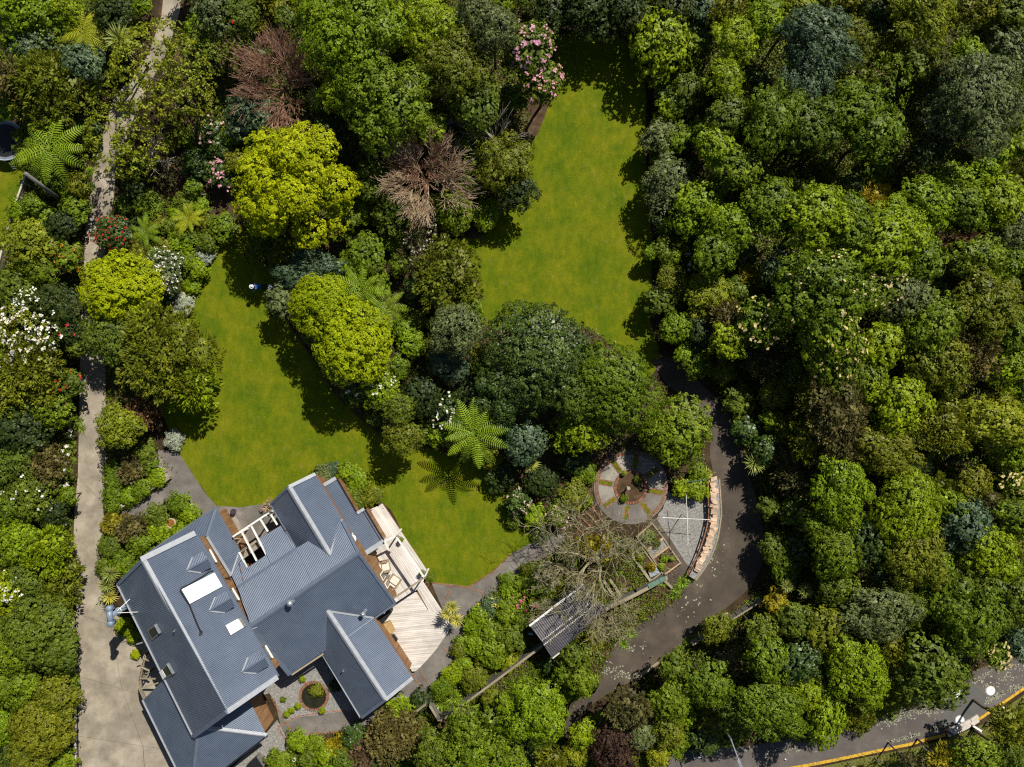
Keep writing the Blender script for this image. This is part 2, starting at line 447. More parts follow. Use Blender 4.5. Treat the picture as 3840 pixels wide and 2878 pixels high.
LM('maroon', (0.018, 0.009, 0.007), (0.04, 0.02, 0.014), (0.075, 0.042, 0.024), spec=0.2)
LM('fern', (0.12, 0.2, 0.008), (0.2, 0.31, 0.013), (0.3, 0.4, 0.03), rough=0.55, spec=0.25, trans=0.35)
LM('fernyellow', (0.22, 0.27, 0.008), (0.33, 0.37, 0.013), (0.44, 0.45, 0.03), rough=0.55, spec=0.25, trans=0.35)
LM('spiky', (0.14, 0.19, 0.03), (0.26, 0.3, 0.06), (0.42, 0.43, 0.14), rough=0.45, trans=0.2)
LM('spikyyellow', (0.3, 0.3, 0.04), (0.48, 0.46, 0.09), (0.65, 0.6, 0.2), rough=0.45, trans=0.2)
LM('flax', (0.06, 0.11, 0.008), (0.12, 0.19, 0.014), (0.22, 0.29, 0.04), rough=0.4, trans=0.2)
LM('silver', (0.2, 0.25, 0.19), (0.34, 0.39, 0.32), (0.52, 0.56, 0.5))
for k, c in (('pink', (0.62, 0.3, 0.42)), ('palepink', (0.68, 0.47, 0.42)), ('white', (0.72, 0.71, 0.66)), ('red', (0.55, 0.02, 0.025)),
             ('mauve', (0.34, 0.2, 0.5)), ('orange', (0.55, 0.2, 0.02)), ('creamf', (0.56, 0.46, 0.22)), ('hotpink', (0.6, 0.08, 0.2)), ('yellowf', (0.65, 0.55, 0.03))):
    LM('f_' + k, tuple(x * 0.7 for x in c), c, tuple(min(0.85, x * 1.2 + 0.03) for x in c), rough=0.7, spec=0.1, trans=0.2, vary=0.1)

# ------------------------------------------------------------------ the setting: ground, lawns, paths, roads
def st(o): return tag(o, kind="structure")
g = MB(); g.face([(-400, -400, 0), (400, -400, 0), (400, 400, 0), (-400, 400, 0)])
st(g.build("ground", M['soil']))

LAWN = smooth_poly([(800, 940), (960, 800), (1200, 830), (1500, 880), (1760, 890), (1900, 750), (1985, 560), (2030, 430), (2090, 290), (2080, 160), (2200, 120), (2350, 160), (2420, 330),
                    (2420, 560), (2440, 800), (2445, 1010), (2440, 1200), (2475, 1340), (2420, 1420), (2250, 1400), (2050, 1500), (1950, 1650), (1930, 1850), (2012, 2018), (1918, 2078), (1845, 2146), (1758, 2203),
                    (1696, 2192), (1618, 2186), (1601, 2150), (1520, 2020), (1430, 1882), (1200, 1830), (1010, 1888), (900, 1905), (812, 1896), (770, 1850), (706, 1753), (664, 1690), (630, 1600), (560, 1420),
                    (600, 1200), (700, 1130), (770, 1020)], 4)
sheet("lawn", LAWN, 0.006, M['lawn'], label=None, jit=2.0)
sheet("lawn", smooth_poly([(-300, 560), (60, 620), (92, 660), (40, 820), (-8, 985), (-300, 1100)], 3), 0.006, M['lawn'])
sheet("lawn", [(2900, 2985), (3040, 2884), (3240, 2842), (3420, 2806), (3560, 2768), (3690, 2716), (3760, 2662), (3850, 2600), (4100, 2450), (4100, 3200), (2900, 3200)], 0.006,
      surf('verge_grass', [(0.25, (0.06, 0.06, 0.014)), (0.5, (0.12, 0.12, 0.03)), (0.8, (0.2, 0.17, 0.07))], 1.5, 7, 0.95, 0.1, 0.8, 14, 0.04, fine=(12, 0.4)))

BEDS = {
 'island': smooth_poly([(1090, 960), (1300, 900), (1520, 850), (1700, 930), (1790, 1060), (1800, 1180), (1880, 1240), (2160, 1220), (2330, 1330), (2440, 1480), (2620, 1560), (2640, 1700), (2560, 1800),
                        (2240, 1760), (2230, 1800), (2210, 1900), (2160, 1960), (2110, 2020), (2040, 2030), (1940, 1960), (1900, 1860), (1800, 1740), (1640, 1690), (1450, 1640), (1340, 1560), (1250, 1470), (1160, 1330), (1060, 1180), (1040, 1040)], 4),
 'upper': smooth_poly([(760, 960), (900, 850), (1120, 900), (1400, 860), (1700, 880), (1800, 890), (1900, 760), (1985, 560), (2030, 470), (2080, 300), (2060, 120), (1900, -60), (700, -60), (640, 200), (620, 600)], 4),
 'path_bed': smooth_poly([(455, 780), (640, 740), (770, 800), (800, 930), (780, 1000), (720, 1110), (620, 1180), (560, 1420), (575, 1690), (640, 1788), (460, 1896), (400, 1900), (395, 1700), (400, 1400), (370, 1200), (360, 900)], 4),
 'house_bed': smooth_poly([(1160, 1800), (1189, 1762), (1235, 1744), (1307, 1746), (1357, 1782), (1402, 1832), (1430, 1886), (1380, 1935), (1250, 1900)], 4),
 'drive_bed': smooth_poly([(392, 2000), (440, 1930), (540, 1940), (610, 1892), (680, 1856), (735, 1945), (735, 2010), (560, 2150), (460, 2230), (392, 2270)], 4),
 'shed_bed': smooth_poly([(1790, 2260), (1860, 2200), (2000, 2060), (2110, 2030), (2240, 2020), (2330, 2010), (2480, 2060), (2560, 2170), (2540, 2240), (2380, 2350), (2310, 2410), (2250, 2510), (2228, 2600), (2140, 2640),
                          (2000, 2890), (1200, 2990), (1090, 2790), (1300, 2740), (1450, 2680), (1600, 2600), (1700, 2500), (1760, 2380)], 4),
}
for i, k in enumerate(BEDS):
    sheet("garden_soil", BEDS[k], 0.0085 + 0.0015 * i, M['mulch'], jit=3.0)

DRIVE_L = [(620, -80), (605, 60), (560, 200), (480, 310), (425, 366), (402, 452), (365, 570), (348, 656), (335, 760), (322, 830), (316, 971), (306, 1120), (301, 1265), (300, 1400), (296, 1594), (292, 1784), (279, 1915), (276, 2010), (278, 2120), (285, 2300), (290, 2535), (294, 2761), (299, 2980)]
DRIVE_R = [(690, -80), (672, 50), (630, 190), (570, 300), (505, 434), (460, 560), (432, 650), (425, 750), (405, 860), (390, 971), (384, 1120), (388, 1265), (395, 1400), (396, 1594), (398, 1784), (391, 1897), (389, 2010), (389, 2110), (392, 2277), (560, 2400), (640, 2640), (800, 2840), (820, 2980)]
def strip_between(l, r, t0, t1):
    pass
# concrete drive poured in slabs with open joints
joints = [0, 3, 5, 7, 9, 11, 13, 14, 15, 17, 18, 19, 20, 21, 22]
drv = empty("driveway", P(310, 1500, 0))
tag(drv, kind="structure")
sheet("drive_bed_course", DRIVE_L + DRIVE_R[::-1], 0.010, M['soil'], parent=drv)
for a, b in zip(joints[:-1], joints[1:]):
    l = [Vector(p) for p in DRIVE_L[a:b + 1]]; r = [Vector(p) for p in DRIVE_R[a:b + 1]]
    e = 0.7
    l[0] = l[0] + (l[1] - l[0]).normalized() * e; r[0] = r[0] + (r[1] - r[0]).normalized() * e
    l[-1] = l[-1] + (l[-2] - l[-1]).normalized() * e; r[-1] = r[-1] + (r[-2] - r[-1]).normalized() * e
    if a >= 18:   # the wide apron is poured in two lanes
        lanes = [(0.0, 0.476), (0.48, 1.0)] if a > 18 else [(0.0, 1.0)]
    else: lanes = [(0.0, 1.0)]
    for f0, f1 in lanes:
        ll = [p.lerp(q, f0) for p, q in zip(l, r)]; rr_ = [p.lerp(q, f1) for p, q in zip(l, r)]
        sheet("concrete_slab", [tuple(p) for p in ll] + [tuple(p) for p in rr_[::-1]], 0.05, M['drive'], 0.045, parent=drv)
# low concrete edge beside the drive
ke = MB(); kp = [P(286, 1900), P(268, 2010), P(270, 2120), P(277, 2300), P(283, 2535), P(286, 2761), P(290, 2980)]
for a, b in zip(kp[3:-1], kp[4:]): ke.beam(a + Vector((0, 0, .08)), b + Vector((0, 0, .08)), 0.1, 0.2)
solo("kerb_wall", ke, M['kerb'], P(283, 2535), "low pale concrete edging wall along the wide concrete drive under the hedges", "wall")

sheet("path", [(575, 1690), (664, 1690), (706, 1753), (770, 1851), (812, 1897), (900, 1903), (1010, 1888), (1050, 1900), (1120, 2010), (1060, 2110), (930, 2160), (840, 2120), (790, 2060), (735, 2010), (735, 1945), (681, 1855), (610, 1890), (545, 1938), (440, 1925), (458, 1902), (640, 1791)], 0.022, M['path'])
sheet("path", smooth_poly([(852, 1950), (868, 1925), (890, 1945), (945, 2060), (960, 2160), (900, 2150)], 3), 0.03, M['pale'])
PATH_S = [(1618, 2186), (1696, 2191), (1757, 2203), (1800, 2180), (1846, 2146), (1918, 2078), (1985, 2040), (2010, 2030), (2060, 2010), (2120, 2000), (2110, 2060), (2000, 2110), (1900, 2200), (1815, 2238), (1780, 2300), (1765, 2360), (1742, 2430), (1718, 2480), (1660, 2560), (1600, 2605),
          (1520, 2645), (1440, 2690), (1350, 2735), (1280, 2745), (1150, 2762), (1095, 2772), (1060, 2700), (1140, 2690), (1290, 2660), (1400, 2600), (1540, 2520), (1640, 2420), (1680, 2330), (1640, 2240)]
sheet("path", PATH_S, 0.018, M['path'])
sheet("path", [(1030, 2620), (1060, 2610), (1100, 2690), (1115, 2770), (1090, 2790), (1060, 2760)], 0.026, M['path'])
sheet("gravel_court", [(880, 2640), (960, 2530), (1200, 2440), (1330, 2560), (1350, 2660), (1290, 2668), (1130, 2690), (1080, 2705), (1050, 2660), (1010, 2600)], 0.030, M['gravel'])
sheet("gravel_court", [(760, 2990), (990, 2760), (1040, 2700), (1090, 2800), (1050, 2835), (985, 2880), (930, 2990)], 0.030, M['gravel'])
sheet("gravel_yard", smooth_poly([(2506, 1868), (2580, 1876), (2654, 1886), (2657, 1935), (2640, 2010), (2612, 2085), (2588, 2128), (2555, 2085), (2518, 2028), (2464, 1946), (2486, 1910)], 2), 0.024, M['gravel'])
sheet("path", [(2440, 1950), (2464, 1944), (2520, 2028), (2595, 2140), (2610, 2175), (2575, 2215), (2530, 2240), (2500, 2200), (2570, 2145), (2500, 2050)], 0.020, M['seal'])
sheet("path", [(2498, 1848), (2652, 1866), (2654, 1884), (2506, 1866)], 0.020, M['path'])

ROAD_L = [(2440, 1350), (2470, 1400), (2510, 1450), (2590, 1510), (2632, 1540), (2662, 1617), (2662, 1707), (2684, 1807), (2703, 1875), (2700, 1965), (2668, 2069), (2640, 2140), (2605, 2170), (2542, 2246), (2388, 2350), (2316, 2408), (2252, 2512), (2210, 2580), (2140, 2625), (2080, 2690)]
ROAD_R = [(2530, 1340), (2590, 1400), (2640, 1450), (2720, 1530), (2760, 1600), (2790, 1690), (2812, 1790), (2840, 1880), (2862, 1990), (2864, 2080), (2838, 2160), (2795, 2220), (2704, 2297), (2596, 2388), (2469, 2483), (2383, 2546), (2252, 2620), (2184, 2673), (2150, 2730), (2100, 2780)]
sheet("road", smooth_poly(ROAD_L, 4, False) + smooth_poly(ROAD_R, 4, False)[::-1], 0.016, M['seal'])
STREET_T = [(4100, 2330), (3840, 2455), (3740, 2480), (3600, 2540), (3420, 2630), (3275, 2700), (3029, 2760), (2800, 2800), (2580, 2812), (2460, 2850), (2350, 2990)]
STREET_B = [(4100, 2430), (3840, 2583), (3742, 2652), (3668, 2701), (3553, 2754), (3406, 2795), (3234, 2832), (2988, 2878), (2800, 2990)]
sheet("street", STREET_T + STREET_B[::-1], 0.014, M['street'])
sheet("street_patch", [(3508, 2628), (3640, 2560), (3700, 2610), (3705, 2650), (3660, 2690), (3550, 2733)], 0.018, M['patch'])
moss = surf('mossy_grit', [(0.3, (0.2, 0.2, 0.13)), (0.7, (0.42, 0.42, 0.31))], 8, 6, 0.9, 0.1)
rr = random.Random(4)
grit = MB()
for (x0, y0, x1, y1, w, n) in ((3310, 2705, 3515, 2655, 26, 240), (3480, 2745, 3540, 2722, 14, 70), (3330, 2785, 3450, 2752, 9, 90), (3700, 2630, 3840, 2565, 12, 130), (3690, 2590, 3840, 2500, 26, 90), (3650, 2560, 3720, 2520, 14, 50), (2260, 2500, 2380, 2540, 26, 90), (2340, 2440, 2420, 2420, 14, 20),
                              (2700, 1480, 2850, 1560, 10, 40), (2700, 2060, 2560, 2330, 60, 45), (2850, 2830, 3000, 2800, 24, 70), (2560, 2820, 2850, 2810, 12, 60)):
    for _ in range(n):
        t = rr.random(); x = x0 + (x1 - x0) * t + rr.gauss(0, w * .45); y = y0 + (y1 - y0) * t + rr.gauss(0, w * .45)
        p = P(x, y, 0.03); s = rr.uniform(0.03, 0.11); a = rr.uniform(0, 3.1)
        grit.prism([(p.x + s * math.cos(a + k * 1.57) * (1 if k % 2 else .6), p.y + s * math.sin(a + k * 1.57) * (1 if k % 2 else .6)) for k in range(4)], 0.012, 0.028)
tag(grit.build("grit_and_petals", moss), "pale grit and fallen petals strewn on the sealed roads", None, None, "stuff")
# painted edge line and kerb of the street
yl = MB()
ys = [(2940, 2886), (2988, 2878), (3120, 2853), (3234, 2829), (3406, 2793), (3545, 2756)]
for a, b in zip(ys[:-1], ys[1:]): 
    yl.beam(P(*a, 0.03), P(*b, 0.03), 0.22, 0.03)
ys = [(3668, 2700), (3742, 2650), (3840, 2582), (4000, 2490)]
for a, b in zip(ys[:-1], ys[1:]): yl.beam(P(*a, 0.03), P(*b, 0.03), 0.2, 0.03)
tag(yl.build("road_line", M['yellow']), kind="structure")
kb = empty("kerb", P(3610, 2735)); tag(kb, kind="structure")
for off, wd in ((-6, 0.3), (9, 0.32)):
    pts = [(3552, 2748 + off), (3600, 2728 + off), (3640, 2708 + off), (3668, 2690 + off)]
    for a, b in zip(pts[:-1], pts[1:]):
        v = (Vector(b) - Vector(a)) * 0.03
        MB().beam(P(a[0] + v.x, a[1] + v.y, .07), P(b[0] - v.x, b[1] - v.y, .07), wd * .9, 0.14 if off < 0 else .2).build("kerb_stone", M['kerb'], kb)
for i, (x, y) in enumerate(((3586, 2600), (3599, 2701), (3714, 2591))):
    o = empty("manhole_cover", P(x, y, 0.018), ["white round manhole cover at the top edge of the dark street patch", "white round manhole cover beside the pale kerb stones", "white round manhole cover standing apart near the mossy street edge"][i], "manhole cover", "manhole covers in the street")
    MB().lathe(P(x, y, 0.014), [(0.32, 0), (0.32, 0.03), (0.30, 0.036)], 24).build("lid", M['white'], o)
    MB().lathe(P(x, y, 0.012), [(0.36, 0), (0.36, 0.02)], 24).build("ring", M['kerb'], o)
    MB().lathe(P(x + 5, y - 3, 0.045), [(0.03, 0), (0.03, 0.012)], 8).build("keyhole", M['black'], o)
    MB().lathe(P(x - 2, y + 4, 0.045), [(0.022, 0), (0.022, 0.012)], 8).build("keyhole", M['black'], o)
# roadside retaining edge (pale timber) along the road's lower side
for seg, lb in ((((2380, 2548), (2440, 2505), (2472, 2480)), "pale timber edging board along the lower side of the curved road"),):
    m_ = MB()
    for a, b in zip(seg[:-1], seg[1:]): m_.beam(P(*a, .1), P(*b, .1), .2, .24)
    solo("edging_board", m_, M['weathered'], P(*seg[0]), lb, "edging")

# ------------------------------------------------------------------ brick wheel patio
def clone(src, loc, rz, parent, scale=(1, 1, 1)):
    o = src.copy(); COL.objects.link(o); o.parent = parent
    o.location = Vector(loc) - base_of(parent); o.rotation_euler = (0, 0, rz); o.scale = scale
    return o
def brick_mesh(l=0.22, w=0.105, h=0.07):
    mb = MB(); c = 0.008
    n = 0
    mb.v = [Vector((sx * (l / 2 - (c if z else 0)), sy * (w / 2 - (c if z else 0)), z * h)) for z in (0, 1) for sx, sy in ((-1, -1), (1, -1), (1, 1), (-1, 1))]
    mb.f = [[4, 5, 6, 7], [0, 1, 5, 4], [1, 2, 6, 5], [2, 3, 7, 6], [3, 0, 4, 7], [3, 2, 1, 0]]
    return mb.mesh("brick")
BRICK = brick_mesh(); BRICK.materials.append(M['brick'])
rb = random.Random(11)
def brick(parent, p, rz, sc=1.0):
    o = bpy.data.objects.new("brick", BRICK); COL.objects.link(o); o.parent = parent
    o.location = Vector((p.x, p.y, p.z + rb.uniform(-.006, .006))) - base_of(parent)
    o.rotation_euler = (rb.uniform(-.02, .02), rb.uniform(-.02, .02), rz + rb.uniform(-.05, .05)); o.scale = (sc, sc, 1)
    return o
def brick_row(parent, a, b, z, across=False, step=None):
    a = P(*a, z); b = P(*b, z); d = b - a; ln = d.length
    st_ = step or (0.118 if across else 0.235); n = max(1, int(ln / st_)); ang = math.atan2(d.y, d.x) + (math.pi / 2 if across else 0)
    for i in range(n): brick(parent, a.lerp(b, (i + .5) / n), ang)

WC = P(2366, 1828)
wheel = empty("wheel_patio", WC, None, None); tag(wheel, "round wheel patio of pale concrete wedges with brick spokes around a planted bed", None, None, "structure")
ang = [10, 55, 100, 145, 190, 235, 280, 325]      # degrees, image sense (y down)
R1, R2 = 1.30, 2.68
sheet("joint_sand", [(2366 + 2.78 / S * math.cos(t / 40 * 2 * math.pi), 1828 + 2.78 / S * math.sin(t / 40 * 2 * math.pi)) for t in range(40)], 0.016, M['path'], parent=wheel)
for i, a in enumerate(ang):
    b = ang[(i + 1) % 8] + (360 if i == 7 else 0)
    g0, g1 = math.radians(a), math.radians(b); off = 0.22
    pts = []
    for r_, rev in ((R1 + .02, False), (R2 - .24, True)):
        d0 = off / r_
        arc = [(g0 + d0) + (g1 - g0 - 2 * d0) * k / 7 for k in range(8)]
        if rev: arc = arc[::-1]
        pts += [(WC.x + r_ * math.cos(t), WC.y - r_ * math.sin(t)) for t in arc]
    MB().prism(pts, 0.012, 0.034).build("concrete_wedge", M['pale'] if i not in (0, 1, 2) else M['path'], wheel)
    # brick lines either side of each grass spoke
    for sgn in (-1, 1):
        n = 5
        for k in range(n):
            r_ = R1 + .14 + (R2 - R1 - .42) * (k + .5) / n
            t = math.radians(a)
            x = WC.x + r_ * math.cos(t) - sgn * .165 * math.sin(t); y = WC.y - r_ * math.sin(t) - sgn * .165 * math.cos(t)
            brick(wheel, Vector((x, y, -0.02)), -t)
    t = math.radians(a); c_, s_ = math.cos(t), math.sin(t); w_ = .1
    MB().prism([(WC.x + r_ * c_ - q * w_ * s_, WC.y - r_ * s_ - q * w_ * c_) for r_, q in ((R1 + .1, -1), (R2 - .26, -1), (R2 - .26, 1), (R1 + .1, 1))], 0.012, 0.05).build("grass_spoke", L['mid'] if False else M['lawn'], wheel)
for k in range(62):
    t = 2 * math.pi * k / 62
    brick(wheel, WC + Vector((1.18 * math.cos(t), 1.18 * math.sin(t), 0.0)), t)
for k in range(120):
    t = 2 * math.pi * k / 120
    dg = (-math.degrees(t)) % 360
    if 285 < dg < 350 or 60 < dg < 150: continue
    brick(wheel, WC + Vector(((R2 - .11) * math.cos(t), (R2 - .11) * math.sin(t), -0.02)), t)
MB().lathe(WC + Vector((0, 0, 0)), [(1.06, 0.0), (1.06, .05), (0.5, .09)], 28).build("planting_bed", M['mulch'], wheel)
# brick steps running down to the lower path
for (a, b) in (((2147, 1962), (2190, 2005)), ((2168, 1930), (2215, 1975)), ((2185, 1905), (2236, 1962)), ((2205, 1880), (2262, 1960))):
    brick_row(wheel, a, b, 0.0)
# brick cross bands in the south path and beside the deck
pb = empty("path_brick_bands", P(1690, 2300), None, None); tag(pb, kind="structure")
for a, b, ac in (((1693, 2193), (1674, 2248), 0), ((1760, 2207), (1812, 2222), 0), ((1812, 2222), (1808, 2245), 0), ((1622, 2186), (1756, 2202), 0), ((1733, 2334), (1768, 2337), 0), ((1655, 2426), (1698, 2459), 0), ((1572, 2510), (1607, 2568), 0), ((1549, 2532), (1582, 2580), 0),
                 ((1756, 2203), (1846, 2146), 0), ((1846, 2146), (1918, 2078), 0), ((1416, 2668), (1434, 2694), 0),
                 ((1017, 2612), (1060, 2694), 0), ((1043, 2728), (1090, 2803), 0), ((1043, 2728), (1072, 2706), 0), ((1072, 2706), (1104, 2766), 0), ((1077, 2703), (1130, 2684), 0), ((1130, 2684), (1220, 2668), 0), ((1220, 2668), (1300, 2664), 0), ((1150, 2752), (1290, 2742), 0), ((980, 2858), (1015, 2832), 0)):
    brick_row(pb, a, b, -0.02)
for a, b in zip([(1436, 1890), (1500, 1990), (1560, 2082)], [(1500, 1990), (1560, 2082), (1606, 2148)]): brick_row(pb, a, b, -0.01, False)
# retaining wall of brick beside the gravel yard, with loose sandstone blocks on top
rw = empty("retaining_wall", P(2668, 1980), "curved brick and timber retaining wall between the gravel yard and the road", "wall")
arc_in = smooth_poly([(2655, 1800), (2656, 1890), (2657, 1940), (2641, 2010), (2613, 2087), (2578, 2155)], 5, False)
arc_out = smooth_poly([(2694, 1795), (2700, 1880), (2700, 1940), (2684, 2030), (2650, 2110), (2606, 2172)], 5, False)
body = MB()
for (a, b, c, d) in zip(arc_in[:-1], arc_in[1:], arc_out[1:], arc_out[:-1]):
    body.prism([tuple(P(*q)[:2]) for q in (a, b, c, d)], 0, 0.5)
body.build("core", M['gravel'], rw)
tb = MB()
for a, b in zip(arc_out[:-1], arc_out[1:]): tb.beam(P(*a, .27), P(*b, .27), .1, .56)
tb.build("timber_face", M['weathered'], rw)
def along(pts, step):
    out = []; acc = 0.0
    for a, b in zip(pts[:-1], pts[1:]):
        d = (b - a); ln = d.length
        while acc < ln:
            out.append((a + d * (acc / ln), math.atan2(d.y, d.x))); acc += step
        acc -= ln
    return out
for q, t in along([P(*a, .48) for a in arc_in], 0.235): brick(rw, q, t)
rs = random.Random(5)
def rock_mesh(seed, sx, sy, sz):
    r_ = random.Random(seed); mb = MB()
    vs_ = [Vector((x * sx / 2, y * sy / 2, z * sz)) for z in (0, 1) for x, y in ((-1, -1), (1, -1), (1, 1), (-1, 1))]
    mb.v = [v + Vector((r_.uniform(-.14, .14) * sx, r_.uniform(-.14, .14) * sy, r_.uniform(-.1, .1) * sz)) for v in vs_]
    mb.f = [[4, 5, 6, 7], [0, 1, 5, 4], [1, 2, 6, 5], [2, 3, 7, 6], [3, 0, 4, 7], [3, 2, 1, 0]]
    return mb.mesh("stone_block")
ROCKS = [rock_mesh(i, .44, .24, .2) for i in range(7)]
for m_ in ROCKS: m_.materials.append(M['stone'])
arc_mid = [((a[0] + b[0]) / 2 - 1, (a[1] + b[1]) / 2) for a, b in zip(arc_in, arc_out)]
k = 0
for q, t in along([P(*a, .5) for a in arc_mid], 0.175):
    if k > 40: break
    o = bpy.data.objects.new("stone_block", ROCKS[k % 7]); COL.objects.link(o)
    o.location = q + Vector((rs.uniform(-.1, .1), rs.uniform(-.05, .05), .0)); o.rotation_euler = (0, 0, t + math.pi / 2 + rs.uniform(-.4, .4)); o.scale = (rs.uniform(.7, 1.1), rs.uniform(.8, 1.25), rs.uniform(.8, 1.3))
    tag(o, "sandstone block in the line of rough blocks along the curved wall by the road", "stone block", "sandstone blocks on the curved retaining wall")
    k += 1
# dry stone edging walls of the beds beside the drive
def stone_wall(label, pts, w, hgt, seed):
    o = empty("stone_wall", P(*pts[0]), label, "wall")
    r_ = random.Random(seed); ms = [rock_mesh(seed * 10 + i, .46, w, hgt) for i in range(4)]
    for m_ in ms: m_.materials.append(M['greystone'])
    for q, t in along([P(*a, 0.0) for a in pts], 0.40):
        s = bpy.data.objects.new("stone", r_.choice(ms)); COL.objects.link(s); s.parent = o
        s.location = q - o.location; s.rotation_euler = (0, 0, t + r_.uniform(-.1, .1)); s.scale = (r_.uniform(.8, 1.05), r_.uniform(.8, 1.2), r_.uniform(.85, 1.2))
stone_wall("low mossy stone wall in an angle beside the forked grey path", [(579, 1698), (608, 1740), (642, 1791), (550, 1845), (457, 1902)], .26, .5, 31)
stone_wall("curved stone edging between the flower bed and the lawn", [(790, 930), (778, 985), (765, 1012), (738, 1055), (716, 1106)], .3, .3, 32)
stone_wall("thin line of stones edging the shaded path among the shrubs", [(755, 700), (775, 770), (785, 830), (792, 880)], .26, .22, 33)

# ------------------------------------------------------------------ the house
HB = P(1000, 2300)
house = empty("house", HB, "sprawling house with blue-grey corrugated iron roofs, gables and cedar walls", "house")

class Plane3:
    def __init__(self, a, b, c):
        self.o = a; n = (b - a).cross(c - a).normalized()
        self.n = n if n.z > 0 else -n
    def hit(self, px, py):
        o = Vector((0, 0, H)); d = P(px, py, 0) - o
        t = (self.o - o).dot(self.n) / d.dot(self.n)
        return o + d * t
    def z(self, x, y):
        return self.o.z - ((x - self.o.x) * self.n.x + (y - self.o.y) * self.n.y) / self.n.z

PITCH, AMP = 0.115, 0.015
def corrugated(name, pl, pts, mat, parent, thick=0.05, pitch=PITCH, amp=AMP):
    """corrugated sheet over polygon pts (3D, on plane pl), ribs running up the slope"""
    n = pl.n
    v = Vector((0, 0, 1)) - n * n.z
    v.normalize(); u = v.cross(n).normalized(); o = pts[0]
    q = [((p - o).dot(u), (p - o).dot(v)) for p in pts]
    us = [a for a, _ in q]; u0, u1 = min(us), max(us)
    st_ = pitch / 4
    base = math.floor(u0 / st_)
    smp = sorted(set([round(u0, 5), round(u1, 5)] + [round(a, 5) for a in us] + [round((base + i) * st_, 5) for i in range(int((u1 - u0) / st_) + 3) if u0 < (base + i) * st_ < u1]))
    def span(x):
        x = min(max(x, u0 + 1e-4), u1 - 1e-4); ys = []
        for i in range(len(q)):
            a, b = q[i], q[(i + 1) % len(q)]
            if (a[0] - x) * (b[0] - x) <= 0 and abs(a[0] - b[0]) > 1e-9:
                ys.append(a[1] + (b[1] - a[1]) * (x - a[0]) / (b[0] - a[0]))
        return min(ys), max(ys)
    mb = MB()
    for x in smp:
        lo, hi = span(x); d = amp * math.cos(2 * math.pi * x / pitch)
        for y in (lo, hi): mb.v.append(o + u * x + v * y + n * d)
        mb.v.append(o + u * x + v * lo - n * thick); mb.v.append(o + u * x + v * hi - n * thick)
    for i in range(len(smp) - 1):
        a = i * 4; b = a + 4
        mb.f += [[a, b, b + 1, a + 1], [a + 2, a + 3, b + 3, b + 2], [a, a + 2, b + 2, b], [a + 1, b + 1, b + 3, a + 3]]
    e = (len(smp) - 1) * 4
    mb.f += [[0, 1, 3, 2], [e, e + 2, e + 3, e + 1]]
    # orient up
    return mb.build(name, mat, parent)

def roof(name, plpts, poly, mat=None, parent=None, **kw):
    """plpts: three (px,py,z) fixing the plane; poly: (px,py) outline on that plane"""
    pl = Plane3(*[P(*p) for p in plpts])
    pts = [pl.hit(*p) for p in poly]
    corrugated(name, pl, pts, mat or M['roof'], parent or house, **kw)
    return pl, pts

def cap(name, a, b, mat, w=0.34, h=0.05, parent=None, lift=0.05):
    """folded ridge or hip capping: two narrow wings"""
    a, b = Vector(a) + Vector((0, 0, lift)), Vector(b) + Vector((0, 0, lift)); d = (b - a).normalized()
    s = d.cross(Vector((0, 0, 1))).normalized()
    mb = MB(); n = 0
    for p in (a, b):
        mb.v += [p - s * w / 2 - Vector((0, 0, w * .22)), p - s * .03 + Vector((0, 0, h)), p + s * .03 + Vector((0, 0, h)), p + s * w / 2 - Vector((0, 0, w * .22)), p - Vector((0, 0, .08))]
    mb.f = [[0, 5, 6, 1], [1, 6, 7, 2], [2, 7, 8, 3], [3, 8, 9, 4], [4, 9, 5, 0], [0, 1, 2, 3, 4], [9, 8, 7, 6, 5]]
    return mb.build(name, mat, parent or house)

def bar(name, a, b, w, h, mat, parent=None):
    return MB().beam(a, b, w, h).build(name, mat, parent or house)

def wall_loop(name, xy, ztops, mat, z0=0.0, parent=None):
    mb = MB(); k = len(xy)
    for i in range(k):
        j = (i + 1) % k
        mb.face([(xy[i][0], xy[i][1], z0), (xy[j][0], xy[j][1], z0), (xy[j][0], xy[j][1], ztops[j]), (xy[i][0], xy[i][1], ztops[i])])
    return mb.build(name, mat, parent or house)

def block_walls(le, re, ridge, inset=0.35, zl=None, zr=None):
    """gabled block: le/re eave end points (3D), ridge end points; walls inset under the eaves with gable triangles"""
    (l0, l1), (r0, r1), (g0, g1) = le, re, ridge
    ac = (r0 - l0); ac.z = 0; ac.normalize(); al = (l1 - l0); al.z = 0; al.normalize()
    c = [l0 + ac * inset + al * inset, l1 + ac * inset - al * inset, g1 - al * inset, r1 - ac * inset - al * inset, r0 - ac * inset + al * inset, g0 + al * inset]
    zt = [l0.z + .14, l1.z + .14, g1.z - .12, r1.z + .14, r0.z + .14, g0.z - .12]
    return wall_loop("wall", [(p.x, p.y) for p in c], zt, M['timberwall'])

